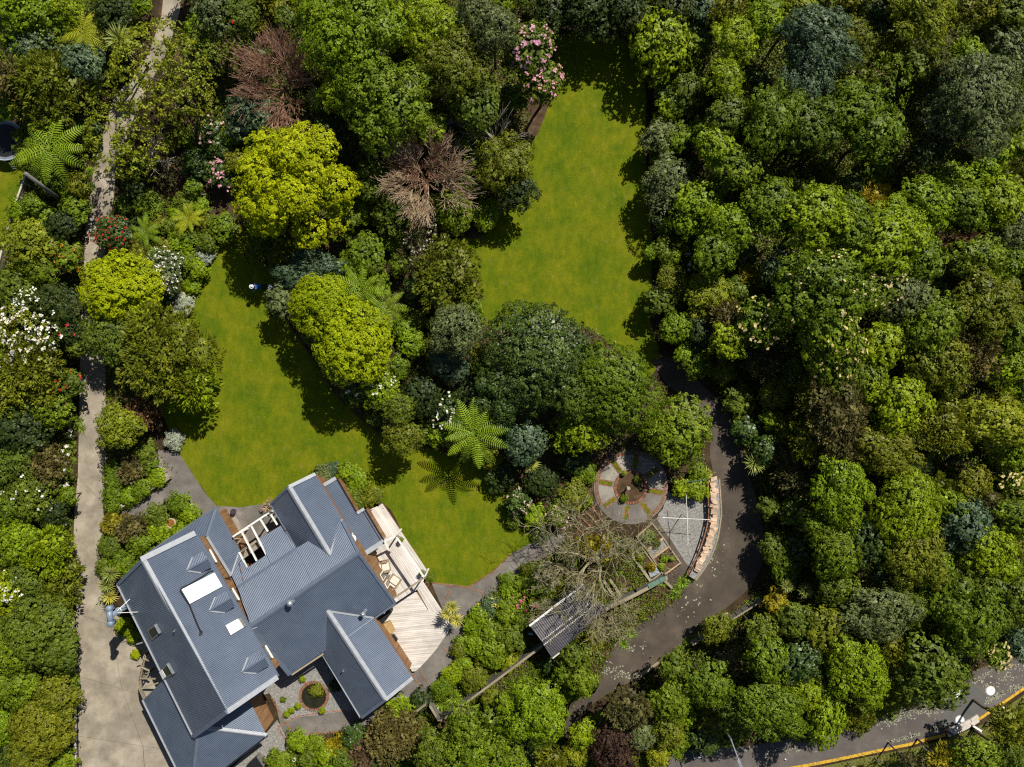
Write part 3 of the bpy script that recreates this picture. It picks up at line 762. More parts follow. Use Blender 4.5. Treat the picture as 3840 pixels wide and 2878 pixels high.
# two-storey block
A_R0, A_R1 = (536, 2101, 7.0), (851, 2669, 7.0)
A_E0, A_E1 = (732, 2001, 5.5), (1042, 2537, 5.5)
A_L0, A_L1 = (443, 2191, 4.6), (726, 2761, 4.6)
plAR, pAR = roof("roof_slope", (A_R0, A_E0, A_E1), [A_R0[:2], A_E0[:2], A_E1[:2], A_R1[:2]])
plAL, pAL = roof("roof_slope", (A_R0, A_L0, A_L1), [A_R0[:2], A_L0[:2], A_L1[:2], A_R1[:2]])
cap("ridge_cap", P(*A_R0), P(*A_R1), M['roofcap'], .42)
bar("barge_flashing", plAR.hit(530, 2098) + Vector((0, 0, .06)), plAR.hit(733, 1999) + Vector((0, 0, .06)), .36, .12, M['roofcap'])
bar("barge_flashing", plAR.hit(853, 2668) + Vector((0, 0, .06)), plAR.hit(1042, 2538) + Vector((0, 0, .06)), .34, .12, M['roofcap'])
bar("barge_flashing", plAL.hit(443, 2191) + Vector((0, 0, .05)), plAL.hit(534, 2102) + Vector((0, 0, .05)), .22, .1, M['darkcap'])
bar("barge_flashing", plAL.hit(726, 2761) + Vector((0, 0, .05)), plAL.hit(850, 2670) + Vector((0, 0, .05)), .3, .1, M['darkcap'])
bar("gutter", P(440, 2192, 4.55), P(724, 2763, 4.55), .12, .1, M['roofcap'])
bar("gutter", P(736, 2001, 5.45), P(1045, 2536, 5.45), .1, .1, M['darkcap'])
block_walls((P(*A_L0), P(*A_L1)), (P(*A_E0), P(*A_E1)), (P(*A_R0), P(*A_R1)))

# main block
B_M0, B_M1 = (941, 2350, 5.0), (1346, 2074, 5.0)
B_F1, B_F4 = (1481, 2261, 2.8), (1092, 2528, 2.8)
plBF, pBF = roof("roof_slope", (B_M0, B_M1, B_F1), [B_M0[:2], B_M1[:2], B_F1[:2], B_F4[:2]])
B_K0, B_K1 = (890, 2203, 3.75), (1111, 2057, 3.75)
plBR, pBR = roof("roof_slope", (B_M0, B_M1, B_K0), [B_M0[:2], B_M1[:2], (1284, 1951), B_K1[:2], B_K0[:2]])
cap("ridge_cap", P(*B_M0), P(*B_M1), M['darkcap'], .4)
plBV = Plane3(plBR.hit(*B_K0[:2]), plBR.hit(*B_K1[:2]), P(1052, 1972, 2.95))
for poly in ([(1111, 2057), (1052, 1972), (973, 2020), (1017.5, 2118.8)], [(1017.5, 2118.8), (1000, 2080), (926, 2132), (950, 2163.4)], [(950, 2163.4), (926, 2132), (898, 2075), (868, 2156), (890, 2203)]):
    corrugated("verandah_roof", plBV, [plBV.hit(*p) for p in poly], M['roof'], house)
bar("roof_flashing", plBR.hit(*B_K0[:2]) + Vector((0, 0, .03)), plBR.hit(*B_K1[:2]) + Vector((0, 0, .03)), .2, .04, M['darkcap'])
bar("gutter", P(1483, 2264, 2.74), P(1405, 2319, 2.74), .12, .1, M['darkcap'])
bar("gutter", P(1212, 2453, 2.74), P(1094, 2531, 2.74), .12, .1, M['weathered'])
bar("barge_flashing", plBF.hit(943, 2353) + Vector((0, 0, .04)), plBF.hit(1088, 2531) + Vector((0, 0, .04)), .3, .08, M['darkcap'])
bar("barge_flashing", plBF.hit(1347, 2076) + Vector((0, 0, .04)), plBF.hit(1482, 2262) + Vector((0, 0, .04)), .2, .08, M['darkcap'])
bar("barge_flashing", plBR.hit(1345, 2073) + Vector((0, 0, .04)), plBR.hit(1286, 1955) + Vector((0, 0, .04)), .2, .08, M['darkcap'])
# walls of the main block
def wxy(px, py, z): p = P(px, py, z); return (p.x, p.y)
mw = [P(950, 2352, 4.9), P(1090, 2520, 2.9), P(1470, 2262, 2.9), P(1340, 2078, 4.9), P(1280, 1960, 3.4), P(1060, 1990, 3.2), P(895, 2110, 3.3)]
wall_loop("wall", [(p.x, p.y) for p in mw], [4.85, 2.85, 2.85, 4.85, 3.3, 3.1, 3.3], M['timberwall'])

# low hipped roof wrapped round the upper storey
C1, C2 = (808, 1908, 2.7), (774.6, 2010, 3.6)
plCR, pCR = roof("verandah_roof", (C1, (897, 2069, 2.7), C2), [(808, 1908), (897, 2069), (867, 2158), (774.6, 2010)])
plCL, pCL = roof("verandah_roof", (C1, (556, 2077, 2.7), C2), [(808, 1908), (774.6, 2010), (570, 2147), (556, 2077)])
cap("hip_cap", plCR.hit(*C1[:2]), plCR.hit(*C2[:2]), M['darkcap'], .26)
bar("roof_flashing", plCR.hit(777, 2012) + Vector((0, 0, .04)), plCR.hit(868, 2160) + Vector((0, 0, .04)), .18, .06, M['roofcap'])
bar("valley_flashing", plCR.hit(897, 2071) + Vector((0, 0, .02)), plCR.hit(868, 2156) + Vector((0, 0, .02)), .1, .05, M['roofcap'])
bar("gutter", P(811, 1908, 2.66), P(900, 2069, 2.66), .1, .1, M['darkcap'])
bar("gutter", P(806, 1905, 2.66), P(552, 2076, 2.66), .1, .1, M['darkcap'])
cw = [P(800, 1928, 2.6), P(880, 2068, 2.6), P(860, 2150, 2.6), P(600, 2130, 2.6), P(572, 2080, 2.6)]
wall_loop("wall", [(p.x, p.y) for p in cw], [2.68] * 5, M['timberwall'])
bar("downpipe", P(867, 2166, 3.75), P(833, 2173, 4.3), .08, .08, M['black'])
bar("downpipe", P(945, 2360, 5.0), P(964, 2353, 5.0), .07, .07, M['roofcap'])

# north gable wing
U0, U1 = (1083, 1827, 4.5), (1237, 2082, 4.5)
UR0, UR1 = (1182.7, 1779, 3.68), (1290, 1955, 3.68)
UL0, UL1 = (1016.7, 1890, 3.0), (1112.6, 2051, 3.0)
plUR, pUR = roof("roof_slope", (U0, UR0, UR1), [U0[:2], UR0[:2], (1287, 1950), U1[:2]])
plUL, pUL = roof("roof_slope", (U0, UL0, UL1), [U0[:2], UL0[:2], UL1[:2], U1[:2]])
cap("ridge_cap", P(*U0), P(*U1), M['roofcap'], .4)
bar("barge_flashing", plUR.hit(1084, 1826) + Vector((0, 0, .06)), plUR.hit(1183, 1778) + Vector((0, 0, .06)), .24, .1, M['roofcap'])
bar("barge_flashing", plUL.hit(1082, 1827) + Vector((0, 0, .05)), plUL.hit(1016, 1890) + Vector((0, 0, .05)), .16, .08, M['darkcap'])
bar("valley_flashing", plUR.hit(1284, 1948) + Vector((0, 0, .05)), plUR.hit(1238, 2082) + Vector((0, 0, .05)), .14, .06, M['roofcap'])
bar("valley_flashing", plUL.hit(1113, 2052) + Vector((0, 0, .03)), plUL.hit(1237, 2083) + Vector((0, 0, .03)), .1, .06, M['darkcap'])
bar("gutter", P(1014, 1891, 2.95), P(1110, 2053, 2.95), .1, .1, M['darkcap'])
bar("gutter", P(1186, 1778, 3.62), P(1292, 1954, 3.62), .09, .1, M['brownwood'])
block_walls((P(*UL0), P(*UL1)), (P(*UR0), P(*UR1)), (P(*U0), P(*U1)), .3)

# flat lean-to beside the north wing
plE = Plane3(P(1212, 1820, 2.75), P(1354, 2084, 2.75), P(1259.6, 1793, 2.5))
for poly in ([(1212, 1820), (1259.6, 1793), (1410.7, 2048), (1354, 2084)], [(1339, 1927), (1366, 1908), (1439, 2030), (1410.7, 2048)]):
    corrugated("lean_to_roof", plE, [plE.hit(*p) for p in poly], M['roof'], house)
for a, b, w in (((1211, 1822), (1260, 1793), .26), ((1340, 1925), (1366, 1908), .22), ((1440, 2030), (1356, 2084), .34), ((1354, 2084), (1326, 2034), .26)):
    bar("parapet_flashing", plE.hit(*a) + Vector((0, 0, .06)), plE.hit(*b) + Vector((0, 0, .06)), w, .1, M['roofcap'])
bar("gutter", plE.hit(1262, 1794), plE.hit(1339, 1925), .08, .12, M['black'])
bar("gutter", plE.hit(1368, 1909), plE.hit(1441, 2030), .08, .12, M['black'])
ew = [plE.hit(1216, 1826), plE.hit(1257, 1803), plE.hit(1337, 1936), plE.hit(1364, 1918), plE.hit(1432, 2030), plE.hit(1356, 2078)]
wall_loop("wall", [(p.x, p.y) for p in ew], [2.45] * 6, M['timberwall'])

# south gable wing
zW = plBF.hit(1225.6, 2291).z
W0, W1 = (1225.6, 2291, zW), (1445, 2624, zW)
WR0, WR1 = (1402, 2318, zW - 0.98), (1547, 2540, zW - 0.98)
WL0, WL1 = (1210, 2451, zW - 1.55), (1355, 2690, zW - 1.55)
plWR, pWR = roof("roof_slope", (W0, W1, WR1), [W0[:2], (1402, 2317), WR1[:2], W1[:2]])
plWL, pWL = roof("roof_slope", (W0, W1, WL1), [W0[:2], (1209, 2451), WL1[:2], W1[:2]])
cap("ridge_cap", P(*W0), P(*W1), M['roofcap'], .42)
bar("barge_flashing", plWR.hit(1446, 2623) + Vector((0, 0, .06)), plWR.hit(1547, 2541) + Vector((0, 0, .06)), .26, .1, M['roofcap'])
bar("barge_flashing", plWL.hit(1444, 2625) + Vector((0, 0, .05)), plWL.hit(1355, 2691) + Vector((0, 0, .05)), .22, .08, M['darkcap'])
bar("valley_flashing", plWR.hit(1226, 2291) + Vector((0, 0, .05)), plWR.hit(1401, 2317) + Vector((0, 0, .05)), .13, .06, M['roofcap'])
bar("valley_flashing", plWL.hit(1226, 2292) + Vector((0, 0, .04)), plWL.hit(1210, 2450) + Vector((0, 0, .04)), .12, .06, M['darkcap'])
bar("gutter", P(1208, 2452, WL0[2] - .06), P(1352, 2692, WL0[2] - .06), .1, .1, M['roofcap'])
bar("gutter", P(1405, 2318, WR0[2] - .06), P(1549, 2539, WR0[2] - .06), .1, .1, M['brownwood'])
block_walls((plWL.hit(1209, 2451), plWL.hit(1355, 2690)), (plWR.hit(1402, 2318), plWR.hit(1547, 2540)), (P(*W0), P(*W1)), .28)

# hipped garage block
GA = (744, 2727, 4.5)
plGL = Plane3(P(538, 2625, 2.7), P(713, 2980, 2.7), P(*GA))
plGB = Plane3(P(713, 2980, 2.7), P(1000, 2759, 2.95), P(*GA))
plGR = Plane3(P(1000, 2759, 2.95), P(936, 2625, 2.95), P(*GA))
ridge_end = P(*GA) + (P(*A_R0) - P(*A_R1)).normalized() * 4.2
corrugated("roof_slope", plGL, [plGL.hit(538, 2625), plGL.hit(713, 2980), P(*GA), ridge_end], M['roof'], house)
corrugated("roof_slope", plGB, [plGB.hit(713, 2980), plGB.hit(1000, 2759), P(*GA)], M['roof'], house)
corrugated("roof_slope", plGR, [plGR.hit(1000, 2759), plGR.hit(897, 2545), ridge_end, P(*GA)], M['roof'], house)
cap("hip_cap", plGB.hit(1000, 2759), P(*GA), M['roofcap'], .34)
cap("hip_cap", plGB.hit(713, 2980), P(*GA), M['darkcap'], .3)
bar("gutter", P(535, 2626, 2.65), P(710, 2982, 2.65), .12, .1, M['roofcap'])
bar("gutter", P(1003, 2760, 2.7), P(716, 2983, 2.66), .1, .1, M['black'])
gw = [P(560, 2640, 2.7), P(728, 2955, 2.7), P(985, 2757, 2.7), P(930, 2640, 2.7), P(880, 2560, 2.7), P(640, 2560, 2.7)]
wall_loop("wall", [(p.x, p.y) for p in gw], [2.72] * 6, M['timberwall'])
bar("parapet_flashing", P(936, 2622, 2.9), P(980, 2598, 2.9), .1, .12, M['darkcap'])

# dormers with cedar cheeks and white sills
for back, vt, ft, fb, vb in (((702, 2140), (723, 2089), (761, 2067), (794, 2128), (755, 2148)), ((786, 2291), (808, 2239), (847.5, 2216), (881, 2273), (844, 2298)), ((909, 2521), (930, 2466), (974, 2438), (1009, 2497), (962, 2525))):
    pb_ = plAR.hit(*back); zr = pb_.z; 
    e_t, e_b = plAR.hit(*vt), plAR.hit(*vb); ze = (e_t.z + e_b.z) / 2
    f_t, f_b = P(*ft, ze), P(*fb, ze); fm = P((ft[0] + fb[0]) / 2 + 2, (ft[1] + fb[1]) / 2 - 1, zr)
    d = empty("dormer", (pb_ + fm) / 2 - HB); d.parent = house
    for poly in ([pb_, fm, f_t, e_t], [pb_, fm, f_b, e_b]):
        pl = Plane3(poly[0], poly[1], poly[3])
        corrugated("dormer_roof", pl, [p + Vector((0, 0, .04)) for p in poly], M['roof'], d, .04)
    cap("dormer_ridge", pb_, fm, M['darkcap'], .16, .03, d, .06)
    for a, b in ((pb_, e_t), (pb_, e_b)): bar("dormer_flashing", a + Vector((0, 0, .06)), b + Vector((0, 0, .06)), .09, .05, M['roofcap'], d)
    out_ = Vector((.8745, .485, 0)); wt, wb = f_t - out_ * .2, f_b - out_ * .2
    al = (wb - wt).normalized(); wt = wt + al * .12; wb = wb - al * .12; zb = 4.35
    cheek = MB()
    for q, sgn in ((wt, 1), (wb, -1)):
        cheek.prism([(q.x, q.y), (q.x + al.x * .1 * sgn, q.y + al.y * .1 * sgn), (q.x + al.x * .1 * sgn - out_.x * 1.2, q.y + al.y * .1 * sgn - out_.y * 1.2), (q.x - out_.x * 1.2, q.y - out_.y * 1.2)], zb, ze - .02)
        cheek.beam(Vector((q.x, q.y, ze - .1)) + out_ * .12, Vector((q.x, q.y, ze - .1)) - out_ * .1, .16, .14)
    cheek.build("cheek", M['timberwall'], d)
    MB().prism([(wt.x, wt.y), (wb.x, wb.y), (wb.x - out_.x * .05, wb.y - out_.y * .05), (wt.x - out_.x * .05, wt.y - out_.y * .05)], zb + .1, ze - .03).build("pane", M['glass'], d)
    MB().beam(Vector((wt.x, wt.y, zb + .12)) + out_ * .06, Vector((wb.x, wb.y, zb + .12)) + out_ * .06, .11, .06).build("sill", M['whitewood'], d)

# solar water panel, skylights, pipe, flues, vents
up = Vector((0, 0, 1))
def slab_on(pl, poly, lift, th, name, mat, parent=None):
    n = pl.n; mb = MB(); k = len(poly); pts = [pl.hit(*p) for p in poly]
    a = [p + n * lift for p in pts]; b = [p + n * (lift + th) for p in pts]
    mb.face(b); mb.face(a[::-1])
    for i in range(k): mb.face([a[i], a[(i + 1) % k], b[(i + 1) % k], b[i]])
    return mb.build(name, mat, parent or house)
so = empty("solar_water_panel", plAR.hit(757, 2207), "long white solar water heating panel lying on the pale upper roof", "solar panel")
slab_on(plAR, [(681, 2211), (804, 2148), (834, 2199), (712, 2265)], .05, .08, "frame", M['steel'], so)
slab_on(plAR, [(685, 2212), (803, 2152), (829, 2198), (714, 2259)], .131, .02, "glazing", M['panel'], so)
pp = [(800, 2142), (786, 2143), (763, 2160), (711, 2191), (680, 2206), (676, 2216), (690, 2238), (712, 2272), (735, 2330), (751, 2366), (750, 2384)]
MB().tube([plAR.hit(*p) + plAR.n * .08 for p in pp], .05, 6).build("pipe", M['black'], so)
MB().tube([plAR.hit(*p) + plAR.n * .08 for p in ((750, 2362), (758, 2371), (757, 2381))], .04, 6).build("pipe", M['black'], so)
sk = slab_on(plAR, [(845.5, 2346), (893, 2320), (914.5, 2352), (865, 2382)], .02, .1, "skylight", M['whitewood'])
slab_on(plAR, [(849, 2346), (892, 2323), (911, 2351), (866, 2378)], .121, .02, "skylight_dome", M['white'])
slab_on(plAR, [(893, 2320), (903, 2315), (925, 2348), (914.5, 2352)], .02, .12, "skylight_flashing", M['greywood'])
for poly, tilt in (([(556, 2363), (589, 2338), (607, 2371), (574, 2399)], 0), ([(601, 2517), (635, 2484), (658, 2523), (615, 2549)], 1)):
    c = plAL.hit(sum(p[0] for p in poly) / 4, sum(p[1] for p in poly) / 4)
    w_ = empty("roof_window", c - HB); w_.parent = house
    slab_on(plAL, poly, .02, .08, "frame", M['greywood'], w_)
    ins = [(p[0] + (sum(q[0] for q in poly) / 4 - p[0]) * .22, p[1] + (sum(q[1] for q in poly) / 4 - p[1]) * .22) for p in poly]
    slab_on(plAL, ins, .101, .012, "pane", M['glass'], w_)
    a, b = plAL.hit(*poly[1]) + plAL.n * .14, plAL.hit(*poly[2]) + plAL.n * .14
    MB().beam(a, b, .16, .12).build("sash", M['steel'], w_)
    if tilt:
        slab_on(plAL, [(603, 2518), (613, 2508), (628, 2534), (617, 2546)], .115, .02, "blind", M['whitewood'], w_)
def flue(label, top_px, base_pl, zt, r, mat):
    pt = P(*top_px, zt); zb = base_pl.z(pt.x, pt.y)
    o = empty("chimney_flue", Vector((pt.x, pt.y, zb)), label, "flue")
    MB().tube([Vector((pt.x, pt.y, zb - .1)), Vector((pt.x, pt.y, zt - .12))], r * .8, 14).build("pipe", mat, o, True)
    MB().lathe(Vector((pt.x, pt.y, zt - .16)), [(r, 0), (r * 1.35, .05), (r * 1.35, .14), (r * .5, .26), (.01, .3)], 18).build("cowl", M['steel'], o, True)
    MB().lathe(Vector((pt.x, pt.y, zb - .02)), [(r * 1.5, -.1), (r * 1.3, .08), (r * .8, .14)], 14).build("collar", M['darkcap'], o, True)
flue("round steel chimney flue with domed cowl near the main roof ridge", (1085, 2265), plBF, 5.6, .17, M['bluesteel'])
flue("small white capped flue at the head of the south gable", (1361, 2305), plBF, 4.1, .13, M['steel'])
for pl, x, y, lb in ((plWL, 1288, 2512, "tiny vent pipe on the dark slope of the south wing"), (plAL, 657, 2363, "thin bent vent pipe on the dark upper roof slope")):
    b = pl.hit(x, y); mb = MB(); mb.tube([b - up * .05, b + up * .35, b + up * .42 + Vector((.12, .04, 0))], .035, 8)
    solo("vent_pipe", mb, M['steel'], b, lb, "vent")
# satellite dish on the lean-to
db = plE.hit(1322, 2016); d = empty("satellite_dish", db, "pale round satellite dish on the lean-to roof by the north gable", "satellite dish")
MB().tube([db - up * .02, db + up * .5], .03, 8).build("mast", M['steel'], d)
dm = MB(); nrm = Vector((.25, .62, .75)).normalized(); a_ = nrm.orthogonal().normalized(); b_ = nrm.cross(a_); cc = db + up * .62
prof = [(0.0, -.07), (.16, -.055), (.3, -.01), (.38, .04)]
for r_, h_ in prof:
    for k in range(20):
        t = k / 20 * 2 * math.pi; dm.v.append(cc + (a_ * math.cos(t) + b_ * math.sin(t)) * max(r_, .005) + nrm * h_)
for i in range(3):
    for k in range(20):
        q = (k + 1) % 20; dm.f.append([i * 20 + k, i * 20 + q, (i + 1) * 20 + q, (i + 1) * 20 + k])
dm.build("reflector", M['white'], d, True)
MB().tube([cc - b_ * .0, cc + nrm * .42 + Vector((.05, .12, 0))], .018, 6).build("feed_arm", M['steel'], d)
MB().tube([cc + nrm * .4 + Vector((.05, .12, 0)), cc + nrm * .52 + Vector((.07, .16, 0))], .05, 8).build("receiver", M['white'], d)
# free-standing flue with a T shaped cowl by the drive
ft = P(411, 2311, 6.2)
f = empty("tee_flue", Vector((ft.x, ft.y, 0)), "tall blue-grey flue pipe with a T shaped cowl against the drive side wall", "flue")
MB().tube([Vector((ft.x, ft.y, 0)), Vector((ft.x, ft.y, 6.0))], .19, 14).build("pipe", M['bluesteel'], f, True)
MB().lathe(Vector((ft.x, ft.y, 4.9)), [(.2, 0), (.26, .04), (.26, .12), (.2, .16)], 14).build("band", M['steel'], f, True)
ta, tb_ = Vector((ft.x - .03, ft.y + .5, 6.2)), Vector((ft.x + .06, ft.y - .5, 6.2))
MB().tube([ta, tb_], .2, 14).build("cowl_arm", M['bluesteel'], f, True)
for q in (ta, tb_): MB().lathe(q - up * .42, [(.2, 0), (.21, .3), (.24, .5), (.17, .62)], 14).build("cowl_end", M['bluesteel'], f, True)
for q in ((486, 2248), (517, 2296)): MB().tube([plAL.hit(*q) - up * .02, Vector((ft.x, ft.y, 5.5))], .02, 6).build("stay", M['whitewood'], f)
sp_ = MB(); sp_.tube([P(512, 2417, 4.5), P(535, 2410, 4.55)], .05, 8)
sp_.build("waste_pipe", M['steel'], house)

# ------------------------------------------------------------------ decks
def planks(parent, poly, direction, width, z, th, mat, gap=0.012, name="plank"):
    """boards cut to a px polygon laid at height z, running along a world direction"""
    pts = [P(*p, z) for p in poly]; d = Vector((direction[0], direction[1], 0)).normalized(); s = Vector((-d.y, d.x, 0))
    q = [(p.dot(d), p.dot(s)) for p in pts]
    lo, hi = min(b for _, b in q), max(b for _, b in q)
    def cut(y):
        xs = []
        for i in range(len(q)):
            a, b = q[i], q[(i + 1) % len(q)]
            if (a[1] - y) * (b[1] - y) < 0: xs.append(a[0] + (b[0] - a[0]) * (y - a[1]) / (b[1] - a[1]))
        return (min(xs), max(xs)) if len(xs) >= 2 else None
    y = lo + .002; n = 0
    while y < hi - .03:
        y1 = min(y + width - gap, hi - .002); a, b = cut(y), cut(y1)
        if a and b and a[1] - a[0] > .1 and b[1] - b[0] > .1:
            cor = [d * a[0] + s * y, d * a[1] + s * y, d * b[1] + s * y1, d * b[0] + s * y1]
            dz = rb.uniform(-.003, .003)
            MB().prism([(c.x, c.y) for c in cor], z - th + dz, z + dz).build(name, mat, parent); n += 1
        y += width
    return n
DZ = 0.4
dk = empty("deck", P(1500, 2150), "sun bleached timber deck of long boards between the house and the lawn", "deck")
dirA = (167, -254)
sheet("deck_frame", [(1345, 1930), (1376, 1920), (1414, 1904), (1588, 2160), (1578, 2186), (1470, 2262), (1380, 2120)], DZ - .05, M['brownwood'], DZ - .06, parent=dk)
planks(dk, [(1335, 1938), (1374, 1916), (1418, 1898), (1592, 2158), (1588, 2182), (1560, 2215), (1466, 2272), (1340, 2070)], dirA, .14, DZ, .04, M['deckA'])
planks(dk, [(1416, 1900), (1434, 1888), (1606, 2146), (1590, 2160)], dirA, .14, DZ - .17, .04, M['deckA'])
d2 = empty("deck", P(1540, 2380), "fan shaped timber deck with a curved outer edge in front of the south wing", "deck")
sheet("deck_frame", [(1400, 2310), (1470, 2275), (1565, 2220), (1586, 2190), (1648, 2286), (1686, 2350), (1655, 2398), (1602, 2468), (1550, 2520), (1490, 2440)], DZ - .07, M['brownwood'], DZ - .08, parent=d2)
planks(d2, [(1400, 2310), (1470, 2272), (1559, 2219), (1611, 2299), (1654, 2290), (1678, 2322), (1691, 2350), (1679, 2374), (1660, 2400), (1636, 2436), (1606, 2471), (1578, 2500), (1550, 2526), (1480, 2420)], (1.0, 0.09), .14, DZ - .02, .04, M['deckB'])
planks(d2, [(1561, 2216), (1588, 2182), (1657, 2288), (1613, 2298)], dirA, .14, DZ - .012, .04, M['deckA'])

def post(mb, p, z0, z1, w): mb.beam(Vector((p.x, p.y, z0)), Vector((p.x, p.y, z1)), w, w, Vector((.55, .83, 0)))
pg = empty("deck_pergola", P(1520, 2110), "slim white pergola frame standing over the deck chairs", "pergola")
zP = 2.75
for a, b, nm, mt in (((1442, 2030), (1486, 2009), "beam", 'whitewood'), ((1485, 2011), (1591, 2166), "beam", 'whitewood'), ((1596, 2164), (1477, 2244), "beam", 'weathered'), ((1444, 2033), (1458, 2064), "beam", 'whitewood'), ((1486, 2009), (1501, 2016), "beam", 'weathered')):
    MB().beam(P(*a, zP), P(*b, zP), .11, .16).build(nm, M[mt], pg)
for q in ((1486, 2010), (1592, 2165)):
    mb = MB(); post(mb, P(*q, zP), 0.2, zP - .08, .12); mb.build("post", M['whitewood'], pg)
cp = empty("courtyard_pergola", P(960, 2030), "white pergola with open rafters over the paved court north of the house", "pergola")
z2 = 3.0
MB().beam(P(874, 2013, z2), P(996, 1932, z2), .12, .16).build("beam", M['whitewood'], cp)
for a, b in (((907, 1995), (963, 2104)), ((943, 1973), (999, 2080)), ((977, 1948), (1005, 1994)), ((1016, 1930), (1040, 1969)), ((898, 2072), (927, 2130))):
    MB().beam(P(*a, z2 + .02), P(*b, z2 + .02 if b[1] < 2075 else z2 + .25), .1, .14).build("rafter", M['whitewood'], cp)
for a, b in (((905, 2066), (968, 2022)), ((900, 2072), (970, 2026)), ((876, 2020), (907, 2021)), ((907, 2021), (890, 2040))):
    MB().beam(P(*a, z2 - .2), P(*b, z2 - .2), .08, .12).build("brace", M['weathered'], cp)
for q in ((996, 1933), (878, 2012)):
    mb = MB(); post(mb, P(*q, z2), 0.0, z2 - .08, .12); mb.build("post", M['whitewood'], cp)
sheet("glazed_panel_floor", [(905, 2080), (975, 2035), (998, 2078), (930, 2125)], 0.04, M['pale'], 0.015, parent=cp)
ap = empty("curved_pergola", P(530, 2560), "curved timber pergola against the drive side of the house", "pergola")
z3 = 2.5; arc = [(541, 2460), (529, 2503), (520, 2553), (525, 2589), (541, 2624)]
for off, dz in ((0, 0), (7, -.02)):
    for a, b in zip(arc[:-1], arc[1:]): MB().beam(P(a[0] + off, a[1], z3 + dz), P(b[0] + off, b[1], z3 + dz), .07, .16).build("beam", M['weathered'], ap)
for a, b in (((531, 2503), (561, 2516)), ((524, 2545), (584, 2546)), ((528, 2585), (594, 2561)), ((536, 2470), (566, 2480))): MB().beam(P(*a, z3 + .1), P(*b, z3 + .1), .08, .12).build("rafter", M['weathered'], ap)
for q in arc[::2]:
    mb = MB(); post(mb, P(*q, z3), 0, z3 - .05, .12); mb.build("post", M['weathered'], ap)

# ------------------------------------------------------------------ deck furniture
def rbox(c, ax, ay, sx, sy, z0, z1, r=0.05):
    """rounded-corner slab in plan: centre c, axes ax, ay"""
    pts = []
    for (sxn, syn, t0) in ((1, 1, 0), (-1, 1, 90), (-1, -1, 180), (1, -1, 270)):
        for k in range(4):
            t = math.radians(t0 + 30 * k); x = sxn * (sx / 2 - r) + r * math.cos(t); y = syn * (sy / 2 - r) + r * math.sin(t)
            p = c + ax * x + ay * y; pts.append((p.x, p.y))
    return MB().prism(pts, z0, z1)
def armchair(c_px, face, label):
    c = P(*c_px, DZ + .4); c.z = 0; z = DZ
    f_ = Vector((math.cos(face), math.sin(face), 0)); s_ = Vector((-f_.y, f_.x, 0))
    o = empty("wicker_armchair", Vector((c.x, c.y, DZ)), label, "armchair", "wicker armchairs on the deck")
    rbox(c + f_ * .04, f_, s_, .86, .62, z + .14, z + .3).build("seat_base", M['wicker'], o)
    for sg in (-1, 1):
        rbox(c + s_ * .37 * sg + f_ * .06, f_, s_, .8, .13, z + .08, z + .6, .06).build("arm", M['wicker'], o)
    b = MB(); n = 9
    for k in range(n):
        t = math.radians(-60 + 120 * k / (n - 1))
        for zz, rr_ in ((.1, 1.0), (.84, 1.12)):
            for w_ in (.42, .52):
                b.v.append(c - f_ * (w_ * rr_ * math.cos(t) * .92) + s_ * (w_ * math.sin(t) * .86) + Vector((0, 0, z + zz)))
    for k in range(n - 1):
        i, j = k * 4, k * 4 + 4
        b.f += [[i, j, j + 2, i + 2], [i + 1, i + 3, j + 3, j + 1], [i + 2, j + 2, j + 3, i + 3], [i, i + 1, j + 1, j]]
    b.f += [[0, 2, 3, 1], [(n - 1) * 4 + q for q in (0, 1, 3, 2)]]
    b.build("backrest", M['wicker'], o)
    rbox(c + f_ * .17, f_, s_, .52, .58, z + .3, z + .42, .07).build("seat_cushion", M['cushion'], o)
    m_ = rbox(Vector((0, 0, 0)), Vector((1, 0, 0)), Vector((0, 1, 0)), .3, .56, -.06, .06, .06)
    t = Matrix.Rotation(math.radians(-52), 4, s_)
    rot = Matrix(((f_.x, s_.x, 0, 0), (f_.y, s_.y, 0, 0), (0, 0, 1, 0), (0, 0, 0, 1)))
    m_.v = [(t @ (rot @ v)) + c - f_ * .24 + Vector((0, 0, z + .55)) for v in m_.v]
    m_.build("back_cushion", M['cushion'], o)
    for a, b2 in ((-1, -1), (1, -1), (1, 1), (-1, 1)):
        q = c + f_ * .34 * a + s_ * .32 * b2
        MB().beam(Vector((q.x, q.y, DZ)), Vector((q.x, q.y, DZ + .16)), .06, .06).build("leg", M['brownwood'], o)
armchair((1437, 2127), math.radians(12), "wicker armchair with cream cushions beside the lean-to corner, nearer the pergola post")
armchair((1475, 2185), math.radians(55), "wicker armchair with cream cushions at the far end of the coffee table")
c = P(1443, 2164, .8); c.z = 0; o = empty("coffee_table", Vector((c.x, c.y, DZ)), "small square slatted coffee table between the two armchairs", "table")
ax = Vector((.55, .83, 0)).normalized(); ay = Vector((-ax.y, ax.x, 0))
for k in range(8):
    q = c + ay * (-.27 + .077 * k); MB().beam(Vector((q.x, q.y, DZ + .42)) - ax * .27, Vector((q.x, q.y, DZ + .42)) + ax * .27, .062, .03).build("slat", M['greywood'], o)
for a, b in ((-1, -1), (1, -1), (1, 1), (-1, 1)):
    q = c + ax * .24 * a + ay * .24 * b; MB().beam(Vector((q.x, q.y, DZ)), Vector((q.x, q.y, DZ + .405)), .05, .05).build("leg", M['greywood'], o)
MB().prism([tuple((c + ax * x + ay * y)[:2]) for x, y in ((-.27, -.28), (.27, -.28), (.27, .28), (-.27, .28))], DZ + .36, DZ + .4).build("apron", M['brownwood'], o)
